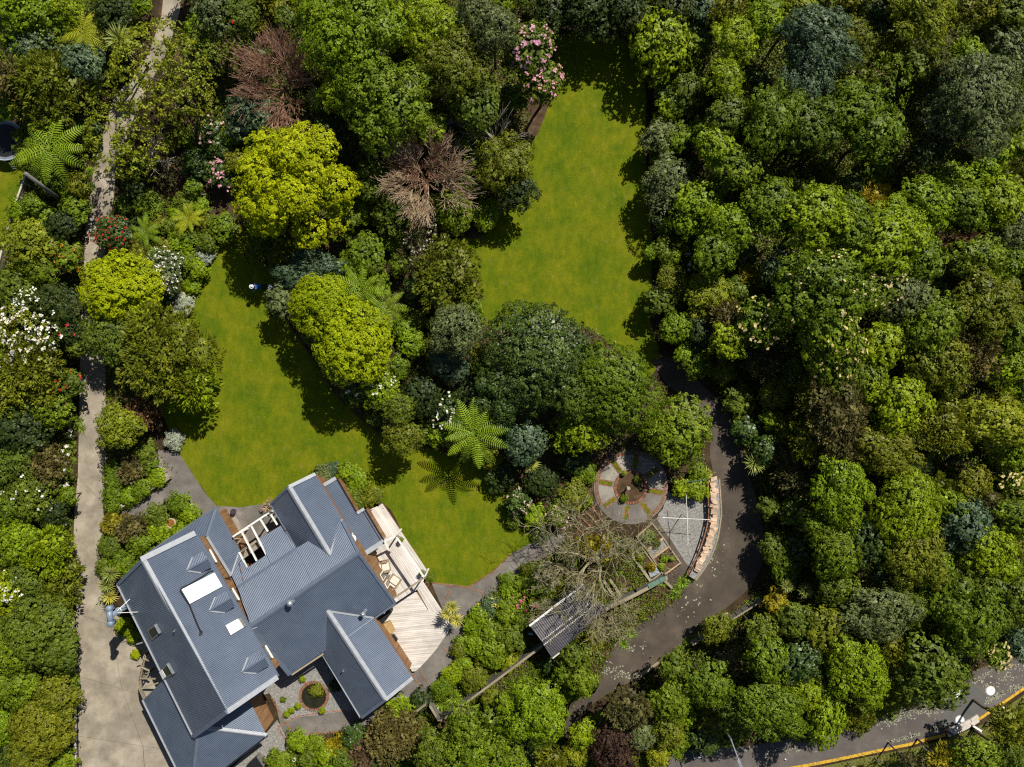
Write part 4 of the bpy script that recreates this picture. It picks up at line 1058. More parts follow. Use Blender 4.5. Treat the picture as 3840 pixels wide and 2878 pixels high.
# windows in the deck-side wall
for a, b in (((1404, 2160), (1420, 2182)), ((1424, 2190), (1438, 2210))):
    pa, pb2 = P(*a, 1.5), P(*b, 1.5)
    w_ = empty("window", (pa + pb2) / 2 - HB); w_.parent = house
    dv = (pb2 - pa).normalized(); nv = Vector((-dv.y, dv.x, 0)); nv = nv if nv.x > 0 else -nv
    wl = Plane3(mw[2], mw[3], mw[2] + up)
    def onw(p): return p - wl.n * (p - wl.o).dot(wl.n) if False else p
    q0, q1 = P(1340, 2078, 4.9), P(1470, 2262, 2.9); dl = Vector((q1.x - q0.x, q1.y - q0.y, 0)).normalized(); nn = Vector((-dl.y, dl.x, 0)); nn = nn if nn.x > 0 else -nn
    t0 = (pa - q0).dot(dl); t1 = (pb2 - q0).dot(dl)
    e0 = Vector((q0.x, q0.y, 0)) + dl * t0; e1 = Vector((q0.x, q0.y, 0)) + dl * t1
    for z0, z1, off, nm, mt in ((1.0, 2.2, .04, "frame", 'whitewood'), (1.08, 2.12, .07, "pane", 'glass')):
        i_ = 0 if nm == "frame" else .08
        MB().prism([tuple((e0 + dl * i_)[:2]), tuple((e1 - dl * i_)[:2]), tuple((e1 - dl * i_ + nn * off)[:2]), tuple((e0 + dl * i_ + nn * off)[:2])], z0, z1).build(nm, M[mt], w_)
# timber seat ledge along that wall, storage box, black tub, bench
def box_thing(name, poly, z0, z1, mat, label, cat, lid=None):
    o = empty(name, P(*poly[0], z0), label, cat); pts = [tuple(P(*p, z1)[:2]) for p in poly]
    MB().prism(pts, z0, z1 - .04).build("box", mat, o)
    cx, cy = sum(p[0] for p in pts) / len(pts), sum(p[1] for p in pts) / len(pts)
    MB().prism([(cx + (p[0] - cx) * 1.04, cy + (p[1] - cy) * 1.04) for p in pts], z1 - .04, z1).build("lid", lid or mat, o)
    return o
box_thing("storage_box", [(1432, 2345), (1460, 2332), (1478, 2369), (1454, 2385)], DZ, DZ + .5, M['ply'], "tan plywood box on the fan shaped deck against the wall", "box")
box_thing("tub", [(1462, 2390), (1475, 2382), (1490, 2402), (1476, 2414)], DZ, DZ + .35, M['black'], "small black lidded tub on the deck beside the tan box", "tub")
bn = empty("bench", P(1483, 2432, DZ), "narrow red-brown slatted bench against the south wing wall", "bench")
for k in range(4):
    a, b = P(1472 + k * 4.5, 2420 - k * 2.5, DZ + .42), P(1482 + k * 4.5, 2446 - k * 2.5, DZ + .42)
    MB().beam(a, b, .075, .03).build("slat", plain('red_timber', (0.36, 0.15, 0.08), .6, .3) if k == 0 else bpy.data.materials['red_timber'], bn)
for q in ((1473, 2421), (1486, 2413), (1482, 2444), (1495, 2437)):
    p = P(*q, DZ + .4); MB().beam(Vector((p.x, p.y, DZ)), Vector((p.x, p.y, DZ + .4)), .05, .05).build("leg", M['brownwood'], bn)
bc = box_thing("covered_barbecue", [(1420, 2330), (1462, 2285), (1468, 2300), (1436, 2338)], DZ, DZ + .95, M['black'], "black covered barbecue tucked under the eave at the deck corner", "barbecue")

def pot(px, z0, r, h, mat, inner, label, cat="pot", name="plant_pot", rimw=.12):
    p = P(*px, z0 + h); o = empty(name, Vector((p.x, p.y, z0)), label, cat)
    MB().lathe(Vector((p.x, p.y, z0)), [(r * .62, 0), (r * .9, h * .55), (r, h * .92), (r, h), (r * (1 - rimw), h), (r * (1 - rimw) * .96, h - .05)], 20).build("bowl", mat, o, False)
    MB().lathe(Vector((p.x, p.y, z0 + h - .07)), [(r * (1 - rimw), 0), (r * (1 - rimw), .03)], 20).build("fill", inner, o)
    return o
pot((640, 1963), 0, .36, .55, M['cream'], M['rust'], "large round cream bowl of rusty water among the shrubs", "bowl", "garden_bowl", .14)
pot((873, 1920), 0.03, .2, .45, M['blue'], M['mulch'], "dark blue glazed pot standing on the pale paving by the pergola")
pot((1601, 2192), 0.02, .17, .34, M['terracotta'], M['soil'], "round terracotta pot at the outer corner of the deck")
pot((1102, 2851), 0.02, .13, .3, M['white'], M['soil'], "small white pot in the bed below the courtyard path")
pot((1976, 2443), 0.02, .12, .3, M['white'], M['soil'], "small white pot beside the fence near the shed")

# pond with radiating brick rim
PC = P(1178, 2610); pd = empty("pond", PC, "round dark garden pond with a rim of radiating bricks in the gravel court", "pond")
MB().lathe(PC, [(.95, 0.0), (.95, .1), (.9, .1), (.89, .06)], 32).build("basin", M['soil'], pd)
MB().lathe(PC, [(.91, .05), (.91, .075)], 32).build("water", M['pond'], pd)
for k in range(44):
    t = 2 * math.pi * k / 44; brick(pd, PC + Vector((1.03 * math.cos(t), 1.03 * math.sin(t), .04)), t)
for a, b in (((1130, 2548), (1160, 2570)), ((1090, 2670), (1135, 2640)), ((1205, 2655), (1228, 2672))): brick_row(pb, a, b, 0.0)

# ------------------------------------------------------------------ shed, fences, beds, clothesline
sh = empty("shed", P(2125, 2330), "old garden shed with dark rusting corrugated roof under the bare branches", "shed")
q = [(2188, 2191), (1985, 2347), (2070, 2470), (2269, 2288)]; rA, rB = (2236, 2243, 2.9), (2030, 2403, 2.9)
pl1 = Plane3(P(*rA), P(*rB), P(1985, 2347, 2.5)); pl2 = Plane3(P(*rA), P(*rB), P(2070, 2470, 2.45))
corrugated("roof_slope", pl1, [pl1.hit(*rA[:2]), pl1.hit(*rB[:2]), pl1.hit(1985, 2347), pl1.hit(2188, 2191)], M['shedroof'], sh, .04, .16, .02)
corrugated("roof_slope", pl2, [pl2.hit(*rA[:2]), pl2.hit(*rB[:2]), pl2.hit(2070, 2470), pl2.hit(2269, 2288)], M['shedroof'], sh, .04, .16, .02)
MB().beam(pl1.hit(1985, 2347) + up * .05, pl1.hit(2188, 2191) + up * .05, .14, .05).build("gutter", M['whitewood'], sh)
for off in (0, 16):
    a, b = pl2.hit(2231 + off * .4, 2247 + off) + up * .03, pl2.hit(2031 + off * .4, 2404 + off) + up * .03
    n = 34
    for k in range(n):
        MB().beam(a.lerp(b, (k + .15) / n), a.lerp(b, (k + .75) / n), .1, .03).build("batten", M['kerb'], sh)
MB().beam(pl2.hit(2072, 2469) + up * .04, pl2.hit(2098, 2448) + up * .04, .1, .05).build("edge_trim", M['kerb'], sh)
sw = [P(1998, 2347, 2.4), P(2073, 2458, 2.4), P(2256, 2290, 2.4), P(2184, 2203, 2.4)]
wall_loop("wall", [(p.x, p.y) for p in sw], [2.4] * 4, M['weathered'], parent=sh)
for i, x in enumerate((1986, 1994)):
    p = P(x, 2378, 0.9); o = solo("plastic_tub", MB().lathe(Vector((p.x, p.y, 0)), [(.05, 0), (.075, .9), (.08, .95), (.06, .95)], 10), plain('teal_plastic_%d' % i, (0.12, 0.42, 0.48), .4), Vector((p.x, p.y, 0)), "pale teal capped pipe standing by the shed wall" + (", nearer the corner" if i else ", the outer one"), "pipe")

def fence(label, pts, hgt, mat, capw=.16, board=.16, skip=1):
    o = empty("fence", P(*pts[0]), label, "fence")
    W3 = [P(*p, hgt) for p in pts]
    for a, b in zip(W3[:-1], W3[1:]):
        MB().beam(Vector((a.x, a.y, hgt - .03)), Vector((b.x, b.y, hgt - .03)), capw, .06).build("capping", mat, o)
        ln = (b - a).length; n = max(1, int(ln / 2.2))
        for k in range(n + 1):
            q = a.lerp(b, k / n); mb = MB(); mb.beam(Vector((q.x, q.y, 0)), Vector((q.x, q.y, hgt - .062)), .1, .1); mb.build("post", M['greywood'], o)
        n = max(1, int(ln / board)); s = (b - a).cross(up).normalized()
        me = MB().beam(Vector((0, 0, 0.03)), Vector((0, 0, hgt - .064)), .02, board * .93, Vector((1, 0, 0))).mesh("paling"); me.materials.append(M['greywood'])
        ang_ = math.atan2((b - a).y, (b - a).x)
        for k in range(n):
            q = a.lerp(b, (k + .5) / n)
            pal = bpy.data.objects.new("paling", me); COL.objects.link(pal); pal.parent = o
            pal.location = Vector((q.x, q.y, 0)) - o.location; pal.rotation_euler = (0, 0, ang_ + math.pi / 2 if False else ang_)
    return o
fence("long weathered timber fence below the shed, running down past the flax bed", [(2033, 2424), (1800, 2598), (1650, 2706)], 1.5, M['weathered'])
fence("short returning end of the weathered fence beside the flax bed", [(1646, 2704), (1612, 2648)], 1.5, M['weathered'])
fence("short weathered fence panel above the dry brown shrub", [(1596, 2642), (1502, 2714)], 1.4, M['weathered'])
fence("weathered timber fence running from the shed towards the vegetable beds", [(2270, 2287), (2390, 2228), (2502, 2167)], 1.4, M['weathered'], .26)
fence("thin timber rail fence on the low side of the curved road", [(2600, 2420), (2720, 2340), (2860, 2255)], 1.1, M['weathered'], .1, .5)
# neighbour's timber retaining fence at the left edge
nf = empty("neighbour_fence", P(50, 830), "timber retaining fence with angled stays beside the neighbour's small lawn", "fence")
fp = [P(96, 655, .9), P(40, 815, .9), P(-5, 985, .9), P(-30, 1060, .9)]
for a, b in zip(fp[:-1], fp[1:]):
    MB().beam(a, b, .12, .08).build("capping", M['kerb'], nf)
    MB().beam(a - up * .47, b - up * .47, .06, .86).build("boarding", M['weathered'], nf)
for x, y in ((104, 690), (84, 740), (64, 800), (46, 855), (30, 905), (16, 955)):
    a = P(x - 22, y - 6, .85); b = P(x + 30, y + 18, 0.05); MB().beam(a, b, .12, .12).build("stay", M['weathered'], nf)
sheet("timber_apron", [(104, 660), (130, 690), (60, 900), (20, 1030), (0, 1000), (50, 820)], 0.05, M['greystone'], .04, parent=nf)

def bed(label, quad, hgt=.28, fill='mulch'):
    o = empty("raised_bed", P(*quad[0]), label, "garden bed")
    pts = [P(*p, hgt) for p in quad]; k = len(pts)
    for i in range(k):
        a, b = pts[i], pts[(i + 1) % k]; d_ = (b - a).normalized() * .06
        MB().beam(Vector((a.x, a.y, hgt / 2)) + d_ * (1 if i % 2 else -1), Vector((b.x, b.y, hgt / 2)) - d_ * (1 if i % 2 else -1), .1, hgt).build("side_board", M['tanwood'] if i % 2 else M['weathered'], o)
    MB().prism([(p.x, p.y) for p in pts], .02, hgt - .08).build("soil_fill", M[fill], o)
bed("timber edged vegetable bed of leafy greens near the brick wheel", [(2446, 1963), (2487, 2017), (2428, 2063), (2388, 2014)])
bed("timber edged bed of grey gravel between the two vegetable beds", [(2489, 2020), (2508, 2049), (2446, 2093), (2428, 2066)], .2, 'gravel')
bed("timber edged vegetable bed of dark soil beside the gravel yard", [(2509, 2051), (2552, 2112), (2489, 2158), (2448, 2096)])
bed("narrow weedy timber bed on the shed side of the vegetable beds", [(2405, 2052), (2452, 2115), (2480, 2150), (2440, 2180), (2372, 2078)], .22)
box_thing("cold_frame", [(2432, 2145), (2462, 2130), (2474, 2150), (2440, 2166)], 0.02, .35, M['greywood'], "grey glass topped cold frame at the end of the narrow bed", "cold frame", plain('cold_glass', (0.3, 0.34, 0.36), .1, .7))
sheet("path", [(2500, 2160), (2555, 2118), (2580, 2150), (2525, 2205)], 0.028, M['seal'])
for a, b, lb in (((2372, 2085), (2440, 2180), "long weathered plank lying beside the narrow bed"), ((2262, 2175), (2318, 2262), "split grey beam leaning beside the shed"), ((2285, 2170), (2338, 2250), "second grey beam lying beside the shed, nearer the vegetable beds"), ((2490, 2176), (2520, 2205), "short dark plank at the end of the seal path")):
    p, q_ = P(*a, .2), P(*b, .2); solo("timber_plank", MB().beam(p, q_, .2, .1), M['weathered'], Vector((p.x, p.y, 0.14)), lb, "plank")
gp = P(2462, 2186, 1.0); g_ = MB().beam(P(2432, 2200, 1.46), P(2496, 2168, 1.46), .34, .05)
solo("glass_panel", g_, plain('green_glass', (0.12, 0.2, 0.15), .08, .8), P(2432, 2200, 1.4), "green tinted glass sheet lying along the top of the fence", "glass")
# rotary clothesline
cl = P(2578, 1946, 2.0); co = empty("clothesline", Vector((cl.x, cl.y, 0.02)), "rotary clothesline with four thin white arms standing in the gravel yard", "clothesline")
MB().tube([Vector((cl.x, cl.y, 0)), Vector((cl.x, cl.y, 2.02))], .03, 8).build("pole", M['steel'], co)
for q in ((2484, 1942), (2664, 1950), (2573, 1857), (2580, 2042)):
    MB().tube([cl, P(*q, 2.12)], .022, 6).build("arm", M['whitewood'], co)
for r_ in (.5, .8, 1.0):
    pts = [cl.lerp(P(*q, 2.12), r_) for q in ((2484, 1942), (2573, 1857), (2664, 1950), (2580, 2042), (2484, 1942))]
    MB().tube(pts, .004, 3).build("line", M['steel'], co)
# green corrugated garden screen by the wheel
gs = MB().beam(P(2528, 1812, .5), P(2646, 1796, .5), .06, .8)
solo("garden_screen", gs, plain('green_iron', (0.05, 0.12, 0.07), .4, .4), P(2528, 1812), "low dark green iron screen behind the lime plants by the wall", "screen")
sd = P(2357, 1832, .7); sdo = MB().lathe(Vector((sd.x, sd.y, .06)), [(.12, 0), (.07, .08), (.06, .6), (.14, .68), (.14, .72), (.02, .75)], 12)
solo("sundial", sdo, M['greystone'], Vector((sd.x, sd.y, .06)), "small stone pedestal in the middle of the round bed", "pedestal")

# trampoline at the left edge
tc = P(18, 528, .9); to = empty("trampoline", Vector((tc.x, tc.y, 0)), "black round trampoline with a pale blue frame at the picture's left edge", "trampoline")
MB().lathe(Vector((tc.x, tc.y, .86)), [(1.25, 0), (1.25, .02)], 32).build("mat", M['black'], to)
ring = [Vector((tc.x + 1.45 * math.cos(t / 32 * 2 * math.pi), tc.y + 1.45 * math.sin(t / 32 * 2 * math.pi), .9)) for t in range(33)]
MB().tube(ring, .05, 6, False).build("frame", plain('trampoline_frame', (0.35, 0.42, 0.5), .4), to)
rin = MB()
for t in range(32):
    a0, a1 = t / 32 * 2 * math.pi, (t + 1) / 32 * 2 * math.pi
    rin.face([(tc.x + r_ * math.cos(a), tc.y + r_ * math.sin(a), .9) for r_, a in ((1.22, a0), (1.43, a0), (1.43, a1), (1.22, a1))])
rin.build("edge_pad", plain('pad_grey', (0.16, 0.17, 0.2), .7), to)
for k in range(6):
    t = k / 6 * 2 * math.pi + .4; x, y = tc.x + 1.42 * math.cos(t), tc.y + 1.42 * math.sin(t)
    MB().tube([Vector((x, y, .9)), Vector((tc.x + 1.55 * math.cos(t), tc.y + 1.55 * math.sin(t), 0.02))], .03, 6).build("leg", M['steel'], to)
ld = empty("trampoline_ladder", P(58, 655), "small silver ladder leaning on the trampoline frame", "ladder")
for dx in (0, 14): MB().tube([P(34 + dx, 612, .9), P(52 + dx, 640, .02)], .022, 6).build("rail", M['steel'], ld)
for k in range(3): MB().tube([P(38 + k * 5, 619 + k * 7, .7 - .25 * k), P(52 + k * 5, 619 + k * 7, .7 - .25 * k)], .018, 6).build("rung", M['steel'], ld)
sp = MB(); a, b = P(253, 770, 0), P(95, 651, 6.0)
sp.tube([a, a.lerp(b, .5), b], [.17, .15, .13], 10)
solo("utility_pole", sp, M['greywood'], a, "leaning grey timber pole rising under the big tree fern", "pole", None, True)

# street side: rail fence, dumped box, lamp pole, planks
rf = empty("roadside_rail_fence", P(3400, 2810), "low roadside barrier of slanting timber rails and stakes along the verge", "fence")
pts = [(2990, 2905), (3080, 2884), (3180, 2862), (3280, 2842), (3380, 2822), (3460, 2803), (3530, 2785), (3600, 2765), (3655, 2735), (3700, 2705), (3745, 2680), (3790, 2650), (3835, 2620), (3890, 2585)]
for i, (x, y) in enumerate(pts):
    a = P(x, y, 0); MB().beam(a, a + up * .75, .08, .08).build("stake", M['greywood'], rf)
    b = P(x + 30, y + 16, .5)
    MB().beam(a + up * .6, Vector((b.x, b.y, .45)), .06, .08).build("rail", M['weathered'], rf)
for (a, b, lb) in (((3752, 2650), (3782, 2664), "white marker post lying at the verge near the road bend"), ((3648, 2722), (3680, 2742), "white plank post beside the pale kerb stones")):
    solo("marker_post", MB().beam(P(*a, .3), P(*b, .35), .14, .16), M['whitewood'], P(*a, 0.2), lb, "post")
bx = empty("dumped_box", P(2612, 2834), "open pale blue box dumped in the shade beside the street", "box")
bq = [P(*p, .3) for p in ((2597, 2822), (2622, 2814), (2630, 2840), (2605, 2850))]
for i in range(4): MB().beam(bq[i] - up * .14, bq[(i + 1) % 4] - up * .14, .03, .28).build("side", plain('pale_blue_%d' % i, (0.4, 0.5, 0.55), .5), bx)
MB().prism([tuple(p[:2]) for p in bq], .02, .05).build("bottom", M['black'], bx)
lp = MB(); lp.tube([P(2748, 2780, 0), P(2752, 2790, 2.5), P(2756, 2800, 5.0)], [.08, .07, .05], 8)
lp = MB(); a, b = P(2742, 2775, 5.4), P(2742, 2775, 5.4); a = Vector((a.x, a.y, 0)); lp.tube([a, Vector((a.x, a.y, 5.4))], [.09, .06], 8)
so_ = empty("street_light_pole", a, "thin steel pole rising beside the shaded street", "pole")
MB().tube([a, Vector((a.x, a.y, 5.4))], [.09, .06], 8).build("column", M['steel'], so_)
MB().tube([Vector((a.x, a.y, 5.3)), Vector((a.x + .5, a.y - 1.4, 5.5))], [.05, .04], 8).build("arm", M['steel'], so_)
MB().beam(Vector((a.x + .45, a.y - 1.3, 5.5)), Vector((a.x + .65, a.y - 1.8, 5.52)), .2, .1).build("lamp_head", M['steel'], so_)
rl = random.Random(3)
for i, (x, y) in enumerate(((2650, 2795), (2690, 2790), (2655, 2815), (2725, 2778), (2768, 2790), (2745, 2812), (2845, 2770), (2790, 2785), (2540, 2850), (2945, 2848))):
    p = P(x, y, .02); s = rl.uniform(.1, .2); m_ = MB(); t = rl.uniform(0, 3)
    m_.v = [Vector((p.x + s * c1 * math.cos(t) - s * c2 * math.sin(t), p.y + s * c1 * math.sin(t) + s * c2 * math.cos(t), .02 + h_)) for c1, c2, h_ in ((-.6, -.4, 0), (.6, -.4, .03), (.5, .5, .12), (-.5, .4, .05), (0, 0, .16))]
    m_.f = [[0, 1, 4], [1, 2, 4], [2, 3, 4], [3, 0, 4], [3, 2, 1, 0]]
    solo("litter_bag", m_, plain('litter_%d' % (i % 3), ((.5, .55, .6), (.25, .35, .6), (.6, .6, .58))[i % 3], .5) if i < 3 else bpy.data.materials['litter_%d' % (i % 3)], p, ["crumpled white scrap of litter in the street shade", "crumpled blue scrap of litter in the street shade", "crumpled pale scrap of litter in the street shade"][i % 3], "litter", "scraps of litter by the street")
pl_ = empty("timber_pallet", P(2700, 2320), "broken pallet of loose grey boards on the low side of the road", "pallet")
for a, b in (((2670, 2335), (2730, 2298)), ((2678, 2350), (2736, 2312)), ((2690, 2352), (2716, 2308)), ((2704, 2350), (2730, 2306))):
    MB().beam(P(*a, .25), P(*b, .3), .12, .05).build("board", M['weathered'], pl_)
lh = empty("slatted_bin_store", P(955, 2850), "small dark ribbed lean-to roof at the court's lower edge", "bin store")
sheet("store_side", [(915, 2885), (960, 2843), (985, 2882), (945, 2925)], 1.0, M['greywood'], .98, parent=lh)
plq = Plane3(P(912, 2885, 1.1), P(960, 2841, 1.15), P(988, 2882, 1.1))
corrugated("store_roof", plq, [plq.hit(*p) for p in ((910, 2887), (960, 2839), (990, 2882), (942, 2930))], M['black'], lh, .03, .12, .015)

# ------------------------------------------------------------------ two people standing in the tree's shade
def person(px, face, top_mat, leg_mat, hair_mat, skin, label, bend=0.0, hat=None):
    p = P(*px, 1.2); p.z = 0.01
    f_ = Vector((math.cos(face), math.sin(face), 0)); s_ = Vector((-f_.y, f_.x, 0))
    hip, sh_, nk, hd = up * .92, up * 1.40 + f_ * bend, up * 1.50 + f_ * bend * 1.15, up * 1.63 + f_ * (bend * 1.35 + .02)
    V = [hip, up * 1.15 + f_ * bend * .45, sh_, nk, hd, hd + up * .11,
         sh_ + s_ * .19, sh_ + s_ * .25 - up * .27 + f_ * .04, sh_ + s_ * .22 - up * .42 + f_ * .24, sh_ + s_ * .2 - up * .44 + f_ * .32,
         sh_ - s_ * .19, sh_ - s_ * .25 - up * .27 + f_ * .02, sh_ - s_ * .2 - up * .44 + f_ * .2, sh_ - s_ * .18 - up * .47 + f_ * .28,
         hip + s_ * .1 - up * .05, s_ * .11 + up * .48 + f_ * .06, s_ * .11 + up * .08, s_ * .12 + up * .04 + f_ * .17,
         hip - s_ * .1 - up * .05, -s_ * .11 + up * .48 - f_ * .04, -s_ * .11 + up * .08 - f_ * .14, -s_ * .12 + up * .04 + f_ * .02]
    rad = [.15, .14, .16, .055, .095, .075, .065, .05, .04, .038, .065, .05, .04, .038, .095, .06, .045, .04, .095, .06, .045, .04]
    E = [(0, 1), (1, 2), (2, 3), (3, 4), (4, 5), (2, 6), (6, 7), (7, 8), (8, 9), (2, 10), (10, 11), (11, 12), (12, 13), (0, 14), (14, 15), (15, 16), (16, 17), (0, 18), (18, 19), (19, 20), (20, 21)]
    me = bpy.data.meshes.new("person"); me.from_pydata([tuple(v) for v in V], E, [])
    o = bpy.data.objects.new("person", me); COL.objects.link(o); o.location = p
    sk_ = o.modifiers.new("skin", 'SKIN'); sub = o.modifiers.new("sub", 'SUBSURF'); sub.levels = 1; sub.render_levels = 1
    for i, r_ in enumerate(rad): me.skin_vertices[0].data[i].radius = (r_, r_)
    me.skin_vertices[0].data[0].use_root = True
    dg = bpy.context.evaluated_depsgraph_get(); ev = bpy.data.meshes.new_from_object(o.evaluated_get(dg))
    o.modifiers.clear(); o.data = ev; ev.name = "person"
    for m_ in (top_mat, leg_mat, skin): ev.materials.append(m_)
    for pg_ in ev.polygons:
        c = sum((ev.vertices[i].co for i in pg_.vertices), Vector()) / len(pg_.vertices)
        pg_.material_index = 1 if c.z < .95 else (2 if c.z > 1.5 or (c - (sh_ + f_ * .26 - up * .45)).length < .24 and abs((c - sh_).dot(s_)) > .12 and (c - sh_).dot(f_) > .16 else 0)
        pg_.use_smooth = True
    hr = MB(); hc = hd + up * .06 - f_ * .015
    hr.lathe(hc + p, [(.112, -.05), (.118, .02), (.1, .09), (.05, .13), (.005, .14)], 12); hr.build("hat" if hat else "hair", hat or hair_mat, o, True)
    if hat: MB().lathe(hc + p + f_ * .05, [(.17, .0), (.17, .012), (.1, .03)], 14).build("hat_brim", hat, o)
    hand = MB()
    for base in (V[9], V[13]):
        for k in range(4): hand.tube([p + base + s_ * (.018 * (k - 1.5)) + f_ * .02, p + base + s_ * (.02 * (k - 1.5)) + f_ * (.06 + .01 * (k in (1, 2))) - up * .01, p + base + s_ * (.02 * (k - 1.5)) + f_ * .085 - up * .035], [.01, .009, .007], 5)
        hand.tube([p + base + s_ * .03, p + base + s_ * .055 + f_ * .04], [.011, .008], 5)
    hand.build("fingers", skin, o)
    tag(o, label, "person")
    return o, p
skin = plain('skin', (0.5, 0.3, 0.22), .6, .3)
person((974, 1072), math.radians(195), plain('blue_top', (0.05, 0.14, 0.4), .9, .1), plain('jeans', (0.03, 0.06, 0.14), .9, .1), plain('dark_hair', (0.03, 0.02, 0.015), .6), skin, "person in a blue top and white cap stooping forward in the tree shade", .3, plain('white_cap', (0.7, 0.7, 0.72), .8))
o2, p2 = person((1024, 1074), math.radians(250), plain('navy_top', (0.012, 0.016, 0.035), .9, .1), plain('light_trousers', (0.22, 0.32, 0.42), .9, .1), plain('grey_hair', (0.28, 0.29, 0.32), .7), skin, "person in dark clothes and a grey hat standing in the tree shade", .06, plain('grey_hat', (0.3, 0.33, 0.4), .8))

# ------------------------------------------------------------------ vegetation
def quads_mesh(name, V):
    """V: (N,4,3) array of quads"""
    n = len(V); me = bpy.data.meshes.new(name)
    me.vertices.add(n * 4); me.vertices.foreach_set("co", V.reshape(-1).astype(np.float32))
    me.loops.add(n * 4); me.loops.foreach_set("vertex_index", np.arange(n * 4, dtype=np.int32))
    me.polygons.add(n); me.polygons.foreach_set("loop_start", np.arange(0, n * 4, 4, dtype=np.int32))
    me.update(calc_edges=True)
    return me
def unit(a): return a / np.maximum(np.linalg.norm(a, axis=-1, keepdims=True), 1e-6)
def leaves(rng, c, nrm, ln, wd, jit=0.5):
    """rhombic leaves at c facing nrm"""
    n = len(c); nrm = unit(nrm + rng.normal(0, jit, (n, 3)))
    t = unit(np.cross(nrm, rng.normal(0, 1, (n, 3)))); b = np.cross(nrm, t)
    l = (ln * rng.uniform(.7, 1.25, (n, 1))); w = (wd * rng.uniform(.7, 1.2, (n, 1)))
    dr = nrm * (l * .12)
    return np.stack([c - t * l * .5 - dr, c + b * w * .5 - t * l * .05, c + t * l * .5 - dr, c - b * w * .5 - t * l * .05], axis=1)

def fib(n, rng, zmin=-0.35):
    i = np.arange(n) + .5; z = 1 - (1 - zmin) * i / n; ph = i * 2.39996 + rng.uniform(0, 6)
    r = np.sqrt(np.maximum(0, 1 - z * z)); d = np.stack([r * np.cos(ph), r * np.sin(ph), z], 1)
    return unit(d + rng.normal(0, .18, d.shape))

STY = {  # lobes, lobe size, vertical ratio, clump radius, clump flatness, leaf len, width, leaf jitter, leaves per clump, clump density, up bias
 'broad':   dict(nl=9, lr=.42, vr=.85, sr=.27, sf=.7, ll=.2, lw=.125, jit=.34, ps=22, sd=1.15, ub=.3),
 'small':   dict(nl=12, lr=.36, vr=.85, sr=.2, sf=.75, ll=.13, lw=.085, jit=.34, ps=22, sd=1.3, ub=.3),
 'plate':   dict(nl=15, lr=.33, vr=.8, sr=.19, sf=.5, ll=.125, lw=.095, jit=.34, ps=24, sd=1.5, ub=.5),
 'feather': dict(nl=10, lr=.42, vr=.85, sr=.3, sf=1.0, ll=.26, lw=.05, jit=.6, ps=28, sd=1.1, ub=.2),
 'big':     dict(nl=8, lr=.42, vr=.85, sr=.26, sf=.6, ll=.29, lw=.14, jit=.4, ps=13, sd=1.0, ub=.35),
 'sparse':  dict(nl=13, lr=.38, vr=.75, sr=.24, sf=.8, ll=.17, lw=.1, jit=.5, ps=15, sd=.85, ub=.4),
 'soft':    dict(nl=8, lr=.5, vr=.9, sr=.17, sf=.9, ll=.14, lw=.07, jit=.34, ps=20, sd=1.4, ub=.1),
}
CROWN = {}
